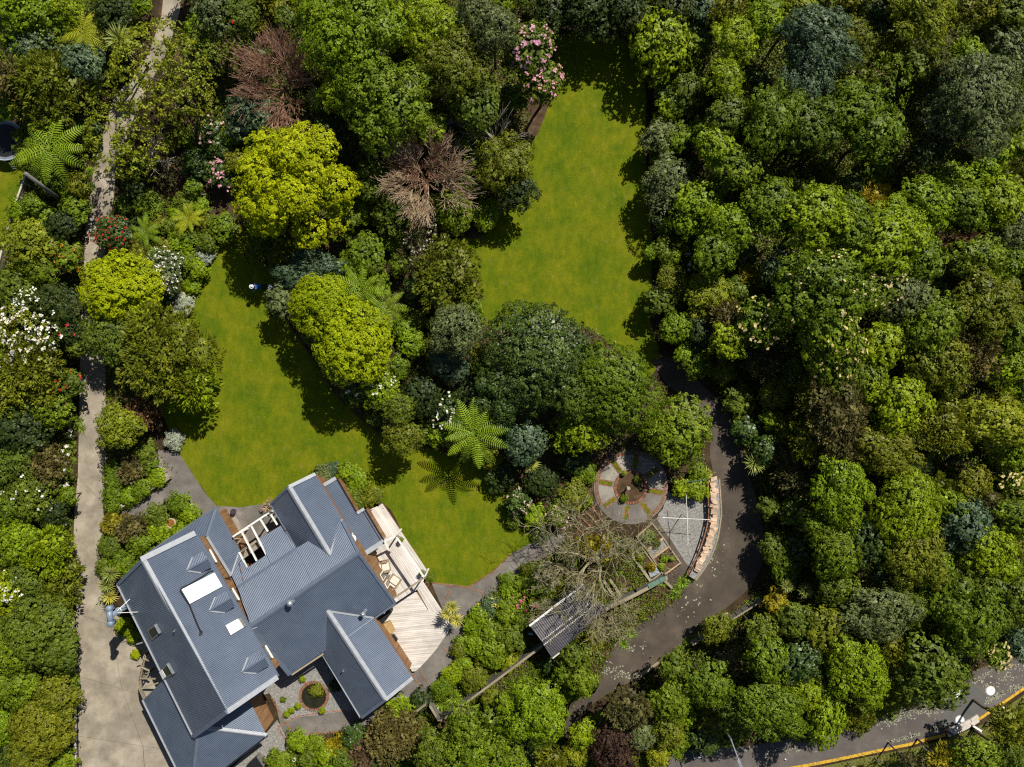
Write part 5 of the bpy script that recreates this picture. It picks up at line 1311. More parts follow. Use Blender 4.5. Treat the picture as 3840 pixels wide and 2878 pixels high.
def crown(style, R0, var):
    key = (style, R0, var)
    if key in CROWN: return CROWN[key]
    s = STY[style]; rng = np.random.default_rng(hash((sorted(STY).index(style), int(R0 * 10), var)) % 100000)
    s = dict(s); g_ = 1.0 + .11 * max(0.0, R0 - 1.7)
    for q_ in ('sr', 'll', 'lw'): s[q_] *= g_
    vr = s['vr']; nl = max(5, int(s['nl'] * (.8 + .25 * R0)))
    # lobes over the dome
    d = fib(nl, rng, -.2); lr = s['lr'] * R0 * (1.22 - .09 * R0) * rng.uniform(.6, 1.28, nl)
    lr = np.minimum(lr, .62 * R0)
    rad = (R0 - lr) * (rng.uniform(.88, 1.06, nl) if style in ('plate', 'soft') else rng.uniform(.74, 1.2, nl))
    lc = d * rad[:, None] * np.array([1, 1, vr]); lc[:, 2] += .05 * R0
    subs, nor = [], []
    for c, r in zip(lc, lr):
        m = max(6, int(s['sd'] * 2.5 * r * r / (s['sr'] ** 2) * .62))
        dd = fib(m, rng, -.3); p = c + dd * r * rng.uniform(.84, 1.07, (m, 1)) * np.array([1, 1, .85])
        subs.append(p); nor.append(dd)
    p = np.concatenate(subs); nn = np.concatenate(nor)
    # drop what lies well inside another lobe
    keep = np.ones(len(p), bool)
    for c, r in zip(lc, lr): keep &= np.linalg.norm((p - c) / np.array([1, 1, .85]), axis=1) > r * .72
    p, nn = p[keep], nn[keep]
    m = len(p); k = s['ps']
    sr = s['sr'] * rng.uniform(.65, 1.3, (m, 1, 1))
    dd = unit(rng.normal(0, 1, (m, k, 3)) + nn[:, None, :] * .7)
    q = p[:, None, :] + dd * sr * np.array([1, 1, s['sf']]) * rng.uniform(.55, 1.0, (m, k, 1))
    up_ = np.array([0, 0, 1.0])
    ln = dd * .55 + nn[:, None, :] * .8 + up_ * s['ub']
    if style == 'feather':   # needles stand along the outward spray
        t = unit(dd * .6 + nn[:, None, :] + up_ * .25).reshape(-1, 3); b = unit(np.cross(t, rng.normal(0, 1, t.shape)))
        c = q.reshape(-1, 3); n_ = len(c); l = s['ll'] * rng.uniform(.6, 1.3, (n_, 1)); w = s['lw'] * rng.uniform(.7, 1.3, (n_, 1))
        V = np.stack([c - t * l * .4, c + b * w, c + t * l * .6, c - b * w], 1)
    else:
        V = leaves(rng, q.reshape(-1, 3), ln.reshape(-1, 3), s['ll'], s['lw'], s['jit'])
    if style != 'sparse':     # shaded leaves inside the crown close the gaps
        ii = []
        for c, r in zip(lc, lr):
            mi = int(26 * r * r + 10); dv = fib(mi, rng, -.2); ii.append(c + dv * r * rng.uniform(.55, .78, (mi, 1)))
        mi = int(40 * R0 * R0); dv = fib(mi, rng, 0.0); ii.append(dv * np.array([1, 1, vr]) * R0 * rng.uniform(.3, .6, (mi, 1)))
        qi = np.concatenate(ii); V = np.concatenate([V, leaves(rng, qi, qi + np.array([0, 0, 1.2 * R0]), .34, .26, .3)])
    me = quads_mesh("crown", V)
    CROWN[key] = (me, p, nn, vr)
    return CROWN[key]

TRUNK = {}
def trunk_mesh(var):
    if var in TRUNK: return TRUNK[var]
    r_ = random.Random(var + 50); mb = MB()
    mb.tube([(0, 0, -.02), (.03, .02, .3), (.02, -.03, .62), (0, 0, 1.0)], [.055, .045, .036, .02], 7)
    for k in range(6):
        t = k * 1.05 + r_.uniform(-.3, .3); z = r_.uniform(.5, .85)
        d_ = Vector((math.cos(t), math.sin(t), 0)); mb.tube([(0, 0, z), d_ * .14 + Vector((0, 0, z + .1)), d_ * .3 + Vector((0, 0, z + .16))], [.026, .018, .009], 5)
    TRUNK[var] = mb.mesh("trunk"); TRUNK[var].materials.append(M['bark'])
    return TRUNK[var]

CLS = [.55, 1.0, 1.7, 2.7, 4.2]
FLOW = {}
def flower_mesh(style, R0, var, n, size):
    key = (style, R0, var, n, size)
    if key in FLOW: return FLOW[key]
    me, p, nn, vr = crown(style, R0, var); rng = np.random.default_rng(77 + n)
    ok = np.where(nn[:, 2] > .1)[0]; idx = rng.choice(ok, min(n, len(ok)), replace=len(ok) < n)
    c = p[idx] + nn[idx] * .16 + np.array([0, 0, .1]); Q = []
    for k in range(3):
        a = rng.normal(0, size * .45, c.shape); a[:, 2] = np.abs(a[:, 2]) * .4
        Q.append(leaves(rng, c + a, nn[idx] + np.array([0, 0, .9]), size, size * .8, .3))
    FLOW[key] = quads_mesh("blossom", np.concatenate(Q))
    return FLOW[key]

rt = random.Random(21)
PLACED = []
def tree(px, py, r, style, mk, label, cat="tree", h=None, name=None, group=None, ell=1.0, rot=None, fl=None, fm=None, vz=1.0):
    rm = r * S
    if h is None: h = min(9.0, 1.3 + 2.1 * rm) if cat == "tree" else max(.5, rm * 1.25)
    hc = max(h * .55, h - rm * .75)
    p = P(px, py, hc); rm *= (H - hc) / H
    R0 = min(CLS, key=lambda c: abs(math.log(c / rm)))
    var = rt.randrange(2 if R0 > 1.2 else 3)
    me, _, _, vr = crown(style, R0, var)
    k = rm / R0
    rz = rot if rot is not None else rt.uniform(0, 6.28)
    o = empty(name or {"tree": "tree", "bush": "understorey_bush"}.get(cat, "shrub"), Vector((p.x, p.y, 0)), label, cat, group, rz)
    cz = (h - hc) / (R0 * vr * 1.02)
    cz = min(max(cz, .55 * k), 1.5 * k) * vz
    c = bpy.data.objects.new("crown", me); COL.objects.link(c); c.parent = o
    c.location = (0, 0, hc); c.scale = (k * ell, k / ell, cz)
    if not me.materials: me.materials.append(L[mk])
    c.material_slots[0].link = 'OBJECT'; c.material_slots[0].material = L[mk]
    if fl:
        fme = flower_mesh(style, R0, var, fl[0], fl[1])
        f_ = bpy.data.objects.new("blossom", fme); COL.objects.link(f_); f_.parent = o; f_.location = (0, 0, hc); f_.scale = c.scale
        if not fme.materials: fme.materials.append(L[fm])
        f_.material_slots[0].link = 'OBJECT'; f_.material_slots[0].material = L[fm]
    t = bpy.data.objects.new("trunk", trunk_mesh(rt.randrange(4))); COL.objects.link(t); t.parent = o
    t.scale = (rm * 1.3, rm * 1.3, hc)
    PLACED.append((p.x, p.y, rm, h))
    return o
def shrub(px, py, r, style, mk, label, h=None, **kw): return tree(px, py, r, style, mk, label, "shrub", h, **kw)

# bare twiggy trees -----------------------------------------------------------
def twig_tree_mesh(seed, R0, Ht, limbs, dens, thick, crooked=.25, spread=1.0):
    fan = crooked < .13
    r_ = random.Random(seed); segs = []
    def grow(p, d, ln, rad, lvl):
        n = 4 if lvl < 2 else 3; pts = [p]; dd = d.copy(); st_ = ln / n
        for k in range(n):
            dd = (dd + Vector((r_.gauss(0, crooked), r_.gauss(0, crooked), r_.gauss(.02, crooked * .6)))).normalized(); pts.append(pts[-1] + dd * st_)
        rads = [max(.012, rad * (1 - .22 * k)) for k in range(n + 1)]; segs.append((pts, rads))
        if lvl >= 3 or dens[lvl] == 0: return
        kids = int((dens[lvl]) * r_.uniform(.8, 1.2))
        for j in range(kids):
            t = r_.uniform(.25, 1.0) * n; i = min(n - 1, int(t)); q = pts[i].lerp(pts[i + 1], t - i)
            base = (pts[i + 1] - pts[i]).normalized(); side = base.cross(Vector((r_.gauss(0, 1), r_.gauss(0, 1), r_.gauss(0, 1)))).normalized()
            nd = (base + side * (r_.uniform(.2, .5) if fan else r_.uniform(.5, 1.0)) + Vector((0, 0, .08))).normalized()
            grow(q, nd, ln * (r_.uniform(.5, .75) if fan else r_.uniform(.42, .68)), rads[i] * .55, lvl + 1)
    for k in range(limbs):
        t = 2 * math.pi * k / limbs + r_.uniform(-.3, .3); e = r_.uniform(.35, 1.15)
        d_ = Vector((math.cos(t) * spread, math.sin(t) * spread, e)).normalized()
        grow(Vector((0, 0, Ht * .3)), d_, R0 * r_.uniform(.62, .8), thick, 0)
    mb = MB()
    for pts, rads in segs: mb.tube(pts, rads, 3, False)
    tk = MB(); tk.tube([(0, 0, -.02), (.03, 0, Ht * .18), (0, .02, Ht * .36)], [thick * 2.2, thick * 1.7, thick * 1.2], 7)
    return tk.mesh("trunk"), mb.mesh("branches")
def bare(px, py, r, h, mat, label, seed, limbs=9, dens=(7, 6, 4), thick=.08, crooked=.16, **kw):
    hc = h * .6; p = P(px, py, hc); rm = r * S * (H - hc) / H
    tm, bm = twig_tree_mesh(seed, rm, h, limbs, dens, thick, crooked, **kw)
    o = empty("bare_tree", Vector((p.x, p.y, 0)), label, "tree", None, 0)
    tm.materials.append(M['bark'] if mat != 'lichen' else M['lichen']); bm.materials.append(M[mat])
    for nm, me in (("trunk", tm), ("branches", bm)):
        c = bpy.data.objects.new(nm, me); COL.objects.link(c); c.parent = o
    PLACED.append((p.x, p.y, rm * .8, h))
    return o

# tree ferns --------------------------------------------------------------------
def frond_mesh(ln, wd, droop, pairs, seed):
    rng = random.Random(seed); mb = MB(); pts = []
    for k in range(9):
        t = k / 8; pts.append(Vector((ln * t * (1 - .08 * t), 0, ln * (.34 * t - droop * t * t))))
    mb.tube(pts, [.03 * (1 - .8 * k / 8) + .004 for k in range(9)], 3, False)
    for k in range(pairs):
        t = .12 + .86 * k / (pairs - 1); i = min(7, int(t * 8)); a = pts[i].lerp(pts[i + 1], t * 8 - i); d_ = (pts[i + 1] - pts[i]).normalized()
        l = wd * (math.sin(math.pi * min(1, t * .82 + .16)) ** .75) * rng.uniform(.9, 1.06); w = ln / pairs * .27
        for sg in (-1, 1):
            s_ = Vector((.34, sg, -.12)).normalized(); tip = a + s_ * l - Vector((0, 0, l * .18)); mid = a + s_ * l * .5 + Vector((0, 0, .015))
            n = len(mb.v); mb.v += [a - d_ * w * .7, a + d_ * w * .7, mid + d_ * w, mid - d_ * w, tip + d_ * .012, tip - d_ * .012]
            mb.f += [[n, n + 1, n + 2, n + 3], [n + 3, n + 2, n + 4, n + 5]]
    return mb.mesh("frond")
FRONDS = [frond_mesh(2.6, .46, .38, 16, 1), frond_mesh(2.5, .44, .66, 16, 2), frond_mesh(2.3, .4, .2, 15, 3)]
for m_ in FRONDS: m_.materials.append(L['fern'])
def tree_fern(px, py, r, h, label, mk='fern', n=15, seed=0, group="tree ferns in the garden", skip=()):
    rf_ = random.Random(seed); p = P(px, py, h); o = empty("tree_fern", Vector((p.x, p.y, 0)), label, "tree fern", group)
    k = r * S * (H - h) / H / 2.35
    tm = MB(); tm.tube([(0, 0, -.02), (.04, .02, h * .5), (0, 0, h)], [.16, .12, .13], 8); t = link("trunk", tm.mesh("trunk"), M['fernbark'], o)
    for i in range(n):
        f_ = bpy.data.objects.new("frond", FRONDS[rf_.choice((0, 0, 1, 2))]); COL.objects.link(f_); f_.parent = o
        f_.location = (0, 0, h); f_.rotation_euler = (rf_.uniform(-.12, .12), rf_.uniform(-.15, .2), 2 * math.pi * i / n + rf_.uniform(-.13, .13))
        s = k * rf_.uniform(.85, 1.08); f_.scale = (s, s, s)
        f_.material_slots[0].link = 'OBJECT'; f_.material_slots[0].material = L[mk]
    PLACED.append((p.x, p.y, r * S * .6, h))
    return o
# cabbage trees and flax --------------------------------------------------------
def blades_mesh(n, ln, wd, seed, flat=.0, droop=.25):
    r_ = random.Random(seed); mb = MB()
    for k in range(n):
        t = k * 2.39996; e = math.asin(min(.98, flat + (1 - flat) * (k + .5) / n)) * r_.uniform(.8, 1.1)
        d_ = Vector((math.cos(t) * math.cos(e), math.sin(t) * math.cos(e), math.sin(e))); s_ = d_.cross(Vector((0, 0, 1))).normalized() if abs(d_.z) < .98 else Vector((1, 0, 0))
        l = ln * r_.uniform(.75, 1.1); w = wd * r_.uniform(.8, 1.2)
        q = [d_ * (.05 * l), d_ * (.55 * l) - Vector((0, 0, droop * .25 * l)), d_ * l - Vector((0, 0, droop * l))]
        m0 = len(mb.v); mb.v += [q[0] - s_ * w * .5, q[0] + s_ * w * .5, q[1] + s_ * w * .55, q[1] - s_ * w * .55, q[2]]
        mb.f += [[m0, m0 + 1, m0 + 2, m0 + 3], [m0 + 3, m0 + 2, m0 + 4]]
    return mb.mesh("leaf_head")
BL = [blades_mesh(70, .8, .06, 1, .02, .12), blades_mesh(60, .8, .05, 2, .05, .2)]
for m_ in BL: m_.materials.append(L['spiky'])
FLX = [blades_mesh(60, 1.0, .07, 5, .18, .3), blades_mesh(50, 1.0, .05, 6, .25, .45)]
for m_ in FLX: m_.materials.append(L['flax'])
def cordyline(heads, label, mk='spiky', group="spiky cabbage trees"):
    hx = sum(h_[0] for h_ in heads) / len(heads); hy = sum(h_[1] for h_ in heads) / len(heads); hz = min(h_[3] for h_ in heads)
    b = P(hx, hy, hz); o = empty("cabbage_tree", Vector((b.x, b.y, 0)), label, "cabbage tree", group)
    for i, (x, y, r, z) in enumerate(heads):
        q = P(x, y, z); tm = MB(); tm.tube([Vector((0, 0, -.02)), Vector(((q.x - b.x) * .5, (q.y - b.y) * .5, z * .5)), Vector((q.x - b.x, q.y - b.y, z))], [.1, .08, .07], 7)
        link("stem", tm.mesh("stem"), M['fernbark'], o)
        m_ = bpy.data.objects.new("leaf_head", BL[i % 2]); COL.objects.link(m_); m_.parent = o; m_.location = (q.x - b.x, q.y - b.y, z)
        s = r * S * (H - z) / H / .78; m_.scale = (s, s, s); m_.rotation_euler = (0, 0, i * 1.3)
        m_.material_slots[0].link = 'OBJECT'; m_.material_slots[0].material = L[mk]
    return o
def flax(px, py, r, label, mk='flax', group=None, flowers=None, cat="plant", name="flax_plant", var=None):
    p = P(px, py, .3); o = empty(name, Vector((p.x, p.y, 0)), label, cat, group, rt.uniform(0, 6))
    me = FLX[rt.randrange(2) if var is None else var]; s = r * S / .9
    m_ = bpy.data.objects.new("leaf_tuft", me); COL.objects.link(m_); m_.parent = o; m_.scale = (s, s, s * .8)
    m_.material_slots[0].link = 'OBJECT'; m_.material_slots[0].material = L[mk]
    if flowers:
        mb = MB(); rr_ = random.Random(int(px))
        for _ in range(flowers[0]):
            a = rr_.uniform(0, 6.28); d_ = rr_.uniform(.1, .75) * r * S; zz = rr_.uniform(.5, .75) * r * S + .2
            c = Vector((d_ * math.cos(a), d_ * math.sin(a), zz))
            for k in range(5):
                t = k * 1.257; mb.face([c, c + Vector((.11 * math.cos(t - .5), .11 * math.sin(t - .5), .05)), c + Vector((.15 * math.cos(t), .15 * math.sin(t), .05)), c + Vector((.11 * math.cos(t + .5), .11 * math.sin(t + .5), .05))])
        f_ = link("blossom", mb.mesh("blossom"), L[flowers[1]], o)
    return o

# ------------------------------------------------------------------ garden trees, each where the photograph shows it
tree(1111, 700, 238, 'plate', 'yellow', "largest bright yellow-green domed tree, above the upper end of the lawn", h=8.0, rot=.3)
tree(1010, 905, 105, 'feather', 'olive', "dusky olive lower limbs spreading under the largest yellow tree", h=3.6)
tree(455, 1085, 158, 'plate', 'yellow', "bright yellow-green tree overhanging the narrow concrete drive", h=4.6, ell=1.08, rot=0.0)
tree(1215, 1150, 130, 'plate', 'yellow2', "yellow-green tree with a rounded head beside the dark blue-leaved shrub", h=6.0)
tree(1320, 1290, 165, 'plate', 'yellow2', "yellow-green tree of layered clumps at the middle of the lawn edge", h=6.6, ell=.95)
tree(1330, 150, 225, 'small', 'bright', "huge fresh green tree beside the upper brown leafless tree", h=9.0)
tree(1290, 350, 100, 'small', 'bright', "fresh green tree right of the pale spiky cabbage tree", h=6.4)
tree(1450, 400, 185, 'broad', 'green', "broad deep green tree in the middle of the upper wood", h=8.0)
tree(1600, 110, 130, 'small', 'lime', "lime green tree at the top edge beside the pale conifer", h=7.4)
tree(1700, 250, 150, 'small', 'olive', "olive green tree left of the pink magnolia", h=7.4)
tree(1780, 400, 110, 'broad', 'mid', "mid green tree below the olive tree near the magnolia", h=6.2)
tree(1850, 110, 95, 'soft', 'greygreen', "pale grey-green soft conifer at the head of the magnolia", h=8.2)
tree(1790, 40, 80, 'soft', 'greygreen', "small pale green conifer at the top edge by the magnolia", h=7.6)
tree(1620, 480, 60, 'small', 'bright', "narrow bright green shrub tree in the dark hollow of the wood", h=4.6)
bare(1030, 285, 175, 8.4, 'twig_brown', "leafless red-brown twiggy tree with dense upright twigs at the top of the garden", 3, 16, (8, 6, 4), .04, .1)
bare(1010, 190, 100, 7.4, 'twig_brown', "smaller leafless red-brown tree crowding the first one", 4, 12, (7, 5, 4), .035, .1)
bare(1590, 655, 172, 7.0, 'twig_tan', "leafless tan tree with fine radiating twigs in the middle of the wood", 5, 17, (8, 6, 4), .04, .1)
bare(1560, 590, 130, 6.0, 'twig_brown', "leafless rusty twigged tree just above the tan one", 6, 13, (7, 5, 4), .035, .1)
bare(1850, 490, 128, 6.6, 'twig_grey', "leafless grey twiggy tree beside the foot of the magnolia", 7, 13, (6, 4, 0), .05, .1)
bare(1835, 610, 66, 5.6, 'twig_grey', "small pale leafless shrub under the grey twiggy tree", 8, 7, (5, 5, 3), .04, .16)
tree(1980, 190, 112, 'broad', 'mid', "tall pink flowering magnolia at the edge of the upper lawn", h=6.6, fl=(330, .17), fm='f_pink')
tree(2035, 320, 92, 'broad', 'mid', "lower pink flowering magnolia bough reaching over the lawn", h=5.8, fl=(240, .16), fm='f_pink')
tree(1890, 625, 118, 'small', 'olive', "dark olive conifer at the edge of the upper lawn", h=5.0)
tree(1935, 720, 85, 'small', 'dark', "dark shadowed conifer beside the narrow part of the lawn", h=4.0)
tree(1680, 1040, 140, 'feather', 'olive', "feathery olive green bush tree leaning over the upper lawn", h=4.6)
tree(1705, 1245, 112, 'soft', 'greygreen', "grey-green tree with cauliflower clumps in the island bed", h=7.2)
tree(1690, 1360, 85, 'soft', 'blue', "blue-green shaded lower half of the cauliflower tree's neighbour", h=4.6)
tree(2010, 1340, 220, 'soft', 'deep', "large dark green domed tree where the two lawns meet", h=7.4)
tree(1900, 1470, 120, 'small', 'deep', "dark green tree at the foot of the large domed tree", h=6.0)
tree(2290, 1450, 190, 'soft', 'green', "large mid green tree spreading beside the road entrance", h=6.6, ell=1.12, rot=-.5)
tree(2170, 1480, 110, 'small', 'mid', "mid green tree between the two large domed trees", h=6.2)
tree(2180, 1612, 118, 'big', 'lime', "glossy yellow-green leafy tree above the brick wheel", h=4.6)
tree(2545, 1630, 140, 'broad', 'green', "dense laurel green tree between the brick wheel and the road", h=3.8)
tree(2460, 1640, 80, 'broad', 'green', "green laurel shoulder shading the brick wheel", h=3.0)
tree(1965, 1660, 92, 'broad', 'blue', "blue-green rounded tree beside the large tree fern", h=4.6)
tree(1510, 1635, 80, 'small', 'olive', "olive green rounded shrub tree at the island's tip over the lawn", h=4.4)
tree(1500, 1540, 70, 'small', 'mid', "mid green tree behind the island's olive tip", h=4.6)
tree(1430, 1470, 80, 'broad', 'bright', "bright green leafy shrub tree with a few white blooms on the island", h=3.4, fl=(14, .22), fm='f_white')
tree(1165, 1025, 112, 'small', 'blue', "dark blue-green shrub tree between the yellow trees", h=4.0, ell=1.25, rot=.1)
tree(1050, 1130, 60, 'broad', 'greygreen', "loose grey-green shrub in the shade by the two people", h=3.4)
tree(1370, 960, 90, 'broad', 'green', "leafy green shrub tree above the fern hollow", h=3.6)
tree(1330, 1010, 70, 'small', 'bright', "bright green shrub beside the dark blue-green shrub tree", h=3.0)
tree(1590, 940, 110, 'sparse', 'brown', "sparse brown stemmed bush dotted with white flowers at the lawn edge", h=2.8, fl=(80, .12), fm='f_white')
tree(1350, 1430, 60, 'sparse', 'deep', "thin dark bush at the foot of the central yellow tree", h=3.0, fl=(8, .2), fm='f_white')
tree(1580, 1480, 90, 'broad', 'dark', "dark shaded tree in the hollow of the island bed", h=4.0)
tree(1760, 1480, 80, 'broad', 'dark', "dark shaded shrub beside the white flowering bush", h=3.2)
tree(1690, 1545, 80, 'big', 'deep', "dark leaved bush with large white ring flowers by the tree fern", h=3.0, fl=(26, .24), fm='f_white')
tree(1390, 690, 90, 'broad', 'mid', "small green tree in the gap below the deep green tree", h=4.0)
tree(1250, 500, 90, 'broad', 'dark', "dark shaded tree between the largest yellow tree and the wood", h=4.2)
tree(1480, 800, 100, 'broad', 'mid', "low green tree under the tan leafless tree", h=3.2)
tree(1700, 800, 90, 'broad', 'green', "low leafy green bush at the narrow neck of the wood", h=3.0)
tree(945, 425, 100, 'broad', 'blue', "blue-green leafy tree between the brown leafless tree and the yellow dome", h=4.4)
tree(905, 475, 60, 'broad', 'blue', "smaller blue-green tree beside the pale pink rhododendron", h=3.6)
tree(820, 60, 100, 'broad', 'greygreen', "grey-green leafy tree at the top of the drive", h=6.0)
tree(905, 70, 80, 'broad', 'mid', "mid green camellia at the top edge with a single red bloom", h=6.0, fl=(3, .2), fm='f_red')
tree(785, 500, 58, 'broad', 'deep', "pale pink rhododendron under the sparse lichen tree", "shrub", h=2.4, fl=(60, .15), fm='f_palepink')
tree(830, 650, 56, 'broad', 'deep', "bright pink rhododendron against the largest yellow tree", "shrub", h=2.4, fl=(80, .17), fm='f_pink')
tree(1680, 505, 62, 'broad', 'dark', "mauve flowering rhododendron in the dark hollow", "shrub", h=3.0, fl=(60, .14), fm='f_mauve')
tree(1650, 620, 48, 'broad', 'dark', "small pink flowering bush beside the tan leafless tree", "shrub", h=2.4, fl=(20, .12), fm='f_pink')
# beside the drive
tree(615, 290, 205, 'sparse', 'oliveyellow', "sparse lichen covered tree with pale limbs over the upper drive", h=7.6)
bare(640, 300, 170, 7.0, 'lichen', "pale lichened limbs showing through the sparse tree over the upper drive", 13, 7, (4, 3, 1), .08, .25)
tree(470, 545, 150, 'sparse', 'oliveyellow', "sparse olive tree with grey limbs bending over the drive", h=6.2)
bare(530, 570, 115, 5.8, 'twig_grey', "bare grey limbs of the sparse olive tree over the drive", 14, 6, (4, 3, 1), .08, .25)
tree(700, 400, 110, 'sparse', 'olive', "olive leafy tree right of the drive bend", h=5.6)
tree(740, 210, 100, 'sparse', 'mid', "mid green loose tree beside the brown leafless tree", h=5.6)
tree(425, 880, 74, 'small', 'deep', "dark glossy camellia covered in red flowers beside the drive", "shrub", h=3.0, fl=(70, .12), fm='f_red')
tree(615, 1020, 88, 'small', 'greygreen', "bush dotted with small white flowers beside the overhanging yellow tree", "shrub", h=2.8, fl=(110, .12), fm='f_white')
tree(640, 1330, 190, 'feather', 'olive', "large airy olive-yellow tree shading the lower lawn edge", h=5.4, ell=1.05)
tree(715, 1440, 110, 'feather', 'lime', "airy yellow-green bough of the tree hanging over the lawn", h=4.4)
tree(410, 1270, 98, 'small', 'mid', "dark green dense tree between the yellow tree and the drive", h=4.4)
tree(450, 1600, 90, 'small', 'oliveyellow', "golden-green rounded tree beside the lower drive", h=4.0)
tree(540, 1555, 70, 'feather', 'russet', "russet brown dry bush beside the golden-green tree", "shrub", h=2.4)
tree(505, 610, 60, 'broad', 'mid', "low green bush in the bend of the drive", "shrub", h=2.6)
shrub(655, 1650, 40, 'small', 'silver', "small silvery shrub at the corner of the lawn and path", h=.9)
shrub(770, 955, 36, 'small', 'silver', "silver-white mound of flowers on the upper stone edging", h=.5)
shrub(690, 1140, 46, 'small', 'silver', "silver-white mound of flowers beside the overhanging yellow tree", h=.55)
shrub(840, 850, 60, 'broad', 'green', "fresh green leafy bush at the shaded path corner", h=1.3)
shrub(560, 780, 60, 'small', 'green', "green bush in the fern bed below the drive bend", h=1.6)
shrub(690, 900, 60, 'broad', 'bright', "bright green bush in the fern bed by the stone edging", h=1.2)
shrub(700, 980, 52, 'broad', 'green', "leafy green bush just above the white mound of flowers", h=1.0)
shrub(520, 940, 60, 'small', 'olive', "olive bush beside the red camellia in the fern bed", h=1.4)
shrub(620, 640, 70, 'sparse', 'brown', "thin brown stemmed bush in the clearing beside the drive", h=1.8)
shrub(740, 620, 60, 'broad', 'deep', "dark leafy bush left of the bright pink rhododendron", h=2.0)
shrub(510, 720, 50, 'broad', 'dark', "dark shaded bush at the drive's right edge above the camellia", h=1.6)
# clipped hedge strip and bed shrubs near the forked path
for i, y in enumerate((1760, 1805, 1850, 1890)):
    shrub(425, y, 32, 'small', 'green', ["clipped green hedge strip by the drive, its shaded end", "clipped green hedge strip by the drive, second section", "clipped green hedge strip by the drive, third section", "clipped green hedge strip by the drive, end section by the stone wall"][i], h=1.1, name="hedge", group="clipped hedge strip beside the drive")
for x, y, r, st_, mk, lb in ((500, 1760, 50, 'feather', 'brown', "brown dry bush in the bed by the hedge strip"), (560, 1745, 40, 'broad', 'green', "green leafy plant by the stone wall angle"), (590, 1790, 34, 'small', 'bright', "bright green plant inside the stone wall's corner"),
        (530, 1830, 42, 'broad', 'green', "green leafy plant in the middle of the stone walled bed"), (485, 1860, 34, 'broad', 'bright', "bright green plant near the stone wall's lower end"), (550, 1690, 44, 'broad', 'mid', "mid green bush between the golden tree and the stone wall"),
        (590, 1935, 46, 'broad', 'mid', "dark green bush left of the rusty water bowl"), (670, 1885, 44, 'broad', 'green', "leafy green bush at the fork of the grey path"), (710, 1930, 42, 'broad', 'bright', "bright green plant against the low roof's corner"), (600, 2000, 46, 'broad', 'bright', "bright green plant below the rusty water bowl"),
        (680, 1990, 40, 'broad', 'bright', "bright green plant right of the rusty water bowl"), (530, 2040, 50, 'broad', 'green', "green bush along the low roof's edge"), (470, 2110, 54, 'broad', 'green', "green bush between the drive and the upper roof"), (410, 2050, 46, 'small', 'mid', "mid green bush at the drive's edge above the spiky plants"),
        (500, 1980, 56, 'feather', 'brown', "dry brown twiggy bush in the drive side bed"), (430, 1960, 44, 'feather', 'golden', "golden dry bush at the top of the drive side bed"), (400, 2130, 36, 'small', 'mid', "small mid green bush by the drive above the spiky heads"),
        (470, 2350, 32, 'broad', 'lime', "lime green plant beside the tee flue against the house"), (500, 2390, 22, 'broad', 'lime', "small lime plant in the house's shade by the drive"), (510, 2455, 18, 'small', 'yellow', "tiny yellow plant beside the curved pergola")):
    shrub(x, y, r, st_, mk, lb)
# house corner bed and courtyard
for x, y, r, st_, mk, lb in ((1215, 1780, 36, 'small', 'greygreen', "grey-green plant at the gable corner bed"), (1300, 1765, 40, 'broad', 'bright', "bright green plant at the top of the house corner bed"), (1340, 1800, 36, 'broad', 'bright', "bright green plant along the house bed's outer curve"),
        (1320, 1850, 34, 'small', 'green', "green bush beside the lean-to wall"), (1395, 1860, 44, 'small', 'olive', "dense olive bush at the deck end of the house bed"), (1345, 1885, 40, 'small', 'mid', "mid green bush between the lean-to and the deck"), (1250, 1760, 28, 'small', 'blue', "small blue-green plant in the house corner bed"), (1365, 1830, 26, 'small', 'olive', "small olive tuft on the curved bed edge")):
    shrub(x, y, r, st_, mk, lb)
for i, (x, y) in enumerate(((1134, 2545), (1118, 2647), (1094, 2663), (1076, 2679), (1208, 2665))):
    shrub(x, y, 12, 'small', 'lime', ["clipped lime ball beside the upper side of the pond", "clipped lime ball nearest the pond in the row of three", "middle clipped lime ball in the row of three", "clipped lime ball at the path end of the row of three", "clipped lime ball below the pond"][i], h=.42, name="box_ball", group="clipped balls around the pond")
shrub(1185, 2590, 22, 'broad', 'olive', "water plant growing out of the pond", h=.45)
shrub(1260, 2570, 22, 'broad', 'dark', "dark plant in the wing's shadow beside the pond", h=.5)
shrub(1062, 2625, 10, 'broad', 'mid', "tiny green weed in the gravel court", h=.2)
# planters and pots
for px, lb, n in (((1503, 2027), "square planter with a small green plant by the pergola post", 1), ((1581, 2150), "square planter with a green plant at the deck's outer corner", 2)):
    p = P(*px, DZ + .4); o = empty("planter", Vector((p.x, p.y, DZ - .02)), lb, "planter", "planters on the deck")
    MB().beam(Vector((p.x, p.y, DZ - .02)), Vector((p.x, p.y, DZ + .36)), .3, .3, Vector((.55, .83, 0))).build("box", M['greywood'], o)
    cm = bpy.data.objects.new("plant", crown('small', .55, 0)[0]); COL.objects.link(cm); cm.parent = o; cm.location = (0, 0, .5); cm.scale = (.34, .34, .4)
    if not cm.data.materials: cm.data.materials.append(L['green'])
    cm.material_slots[0].link = 'OBJECT'; cm.material_slots[0].material = L['bright']
shrub(1608, 2165, 20, 'small', 'mid', "low green plant at the deck corner beside the terracotta pot", h=.4)
cordyline([(1694, 2276, 33, 2.1), (1677, 2303, 33, 1.9), (1712, 2325, 33, 1.7)], "three headed cream striped cabbage tree at the curved deck edge", 'spikyyellow')
cordyline([(415, 2152, 40, 2.6), (400, 2195, 40, 2.3)], "two headed green cabbage tree beside the drive and house corner")
cordyline([(412, 2238, 36, 1.8)], "yellow spiky cabbage tree against the house corner", 'spikyyellow')
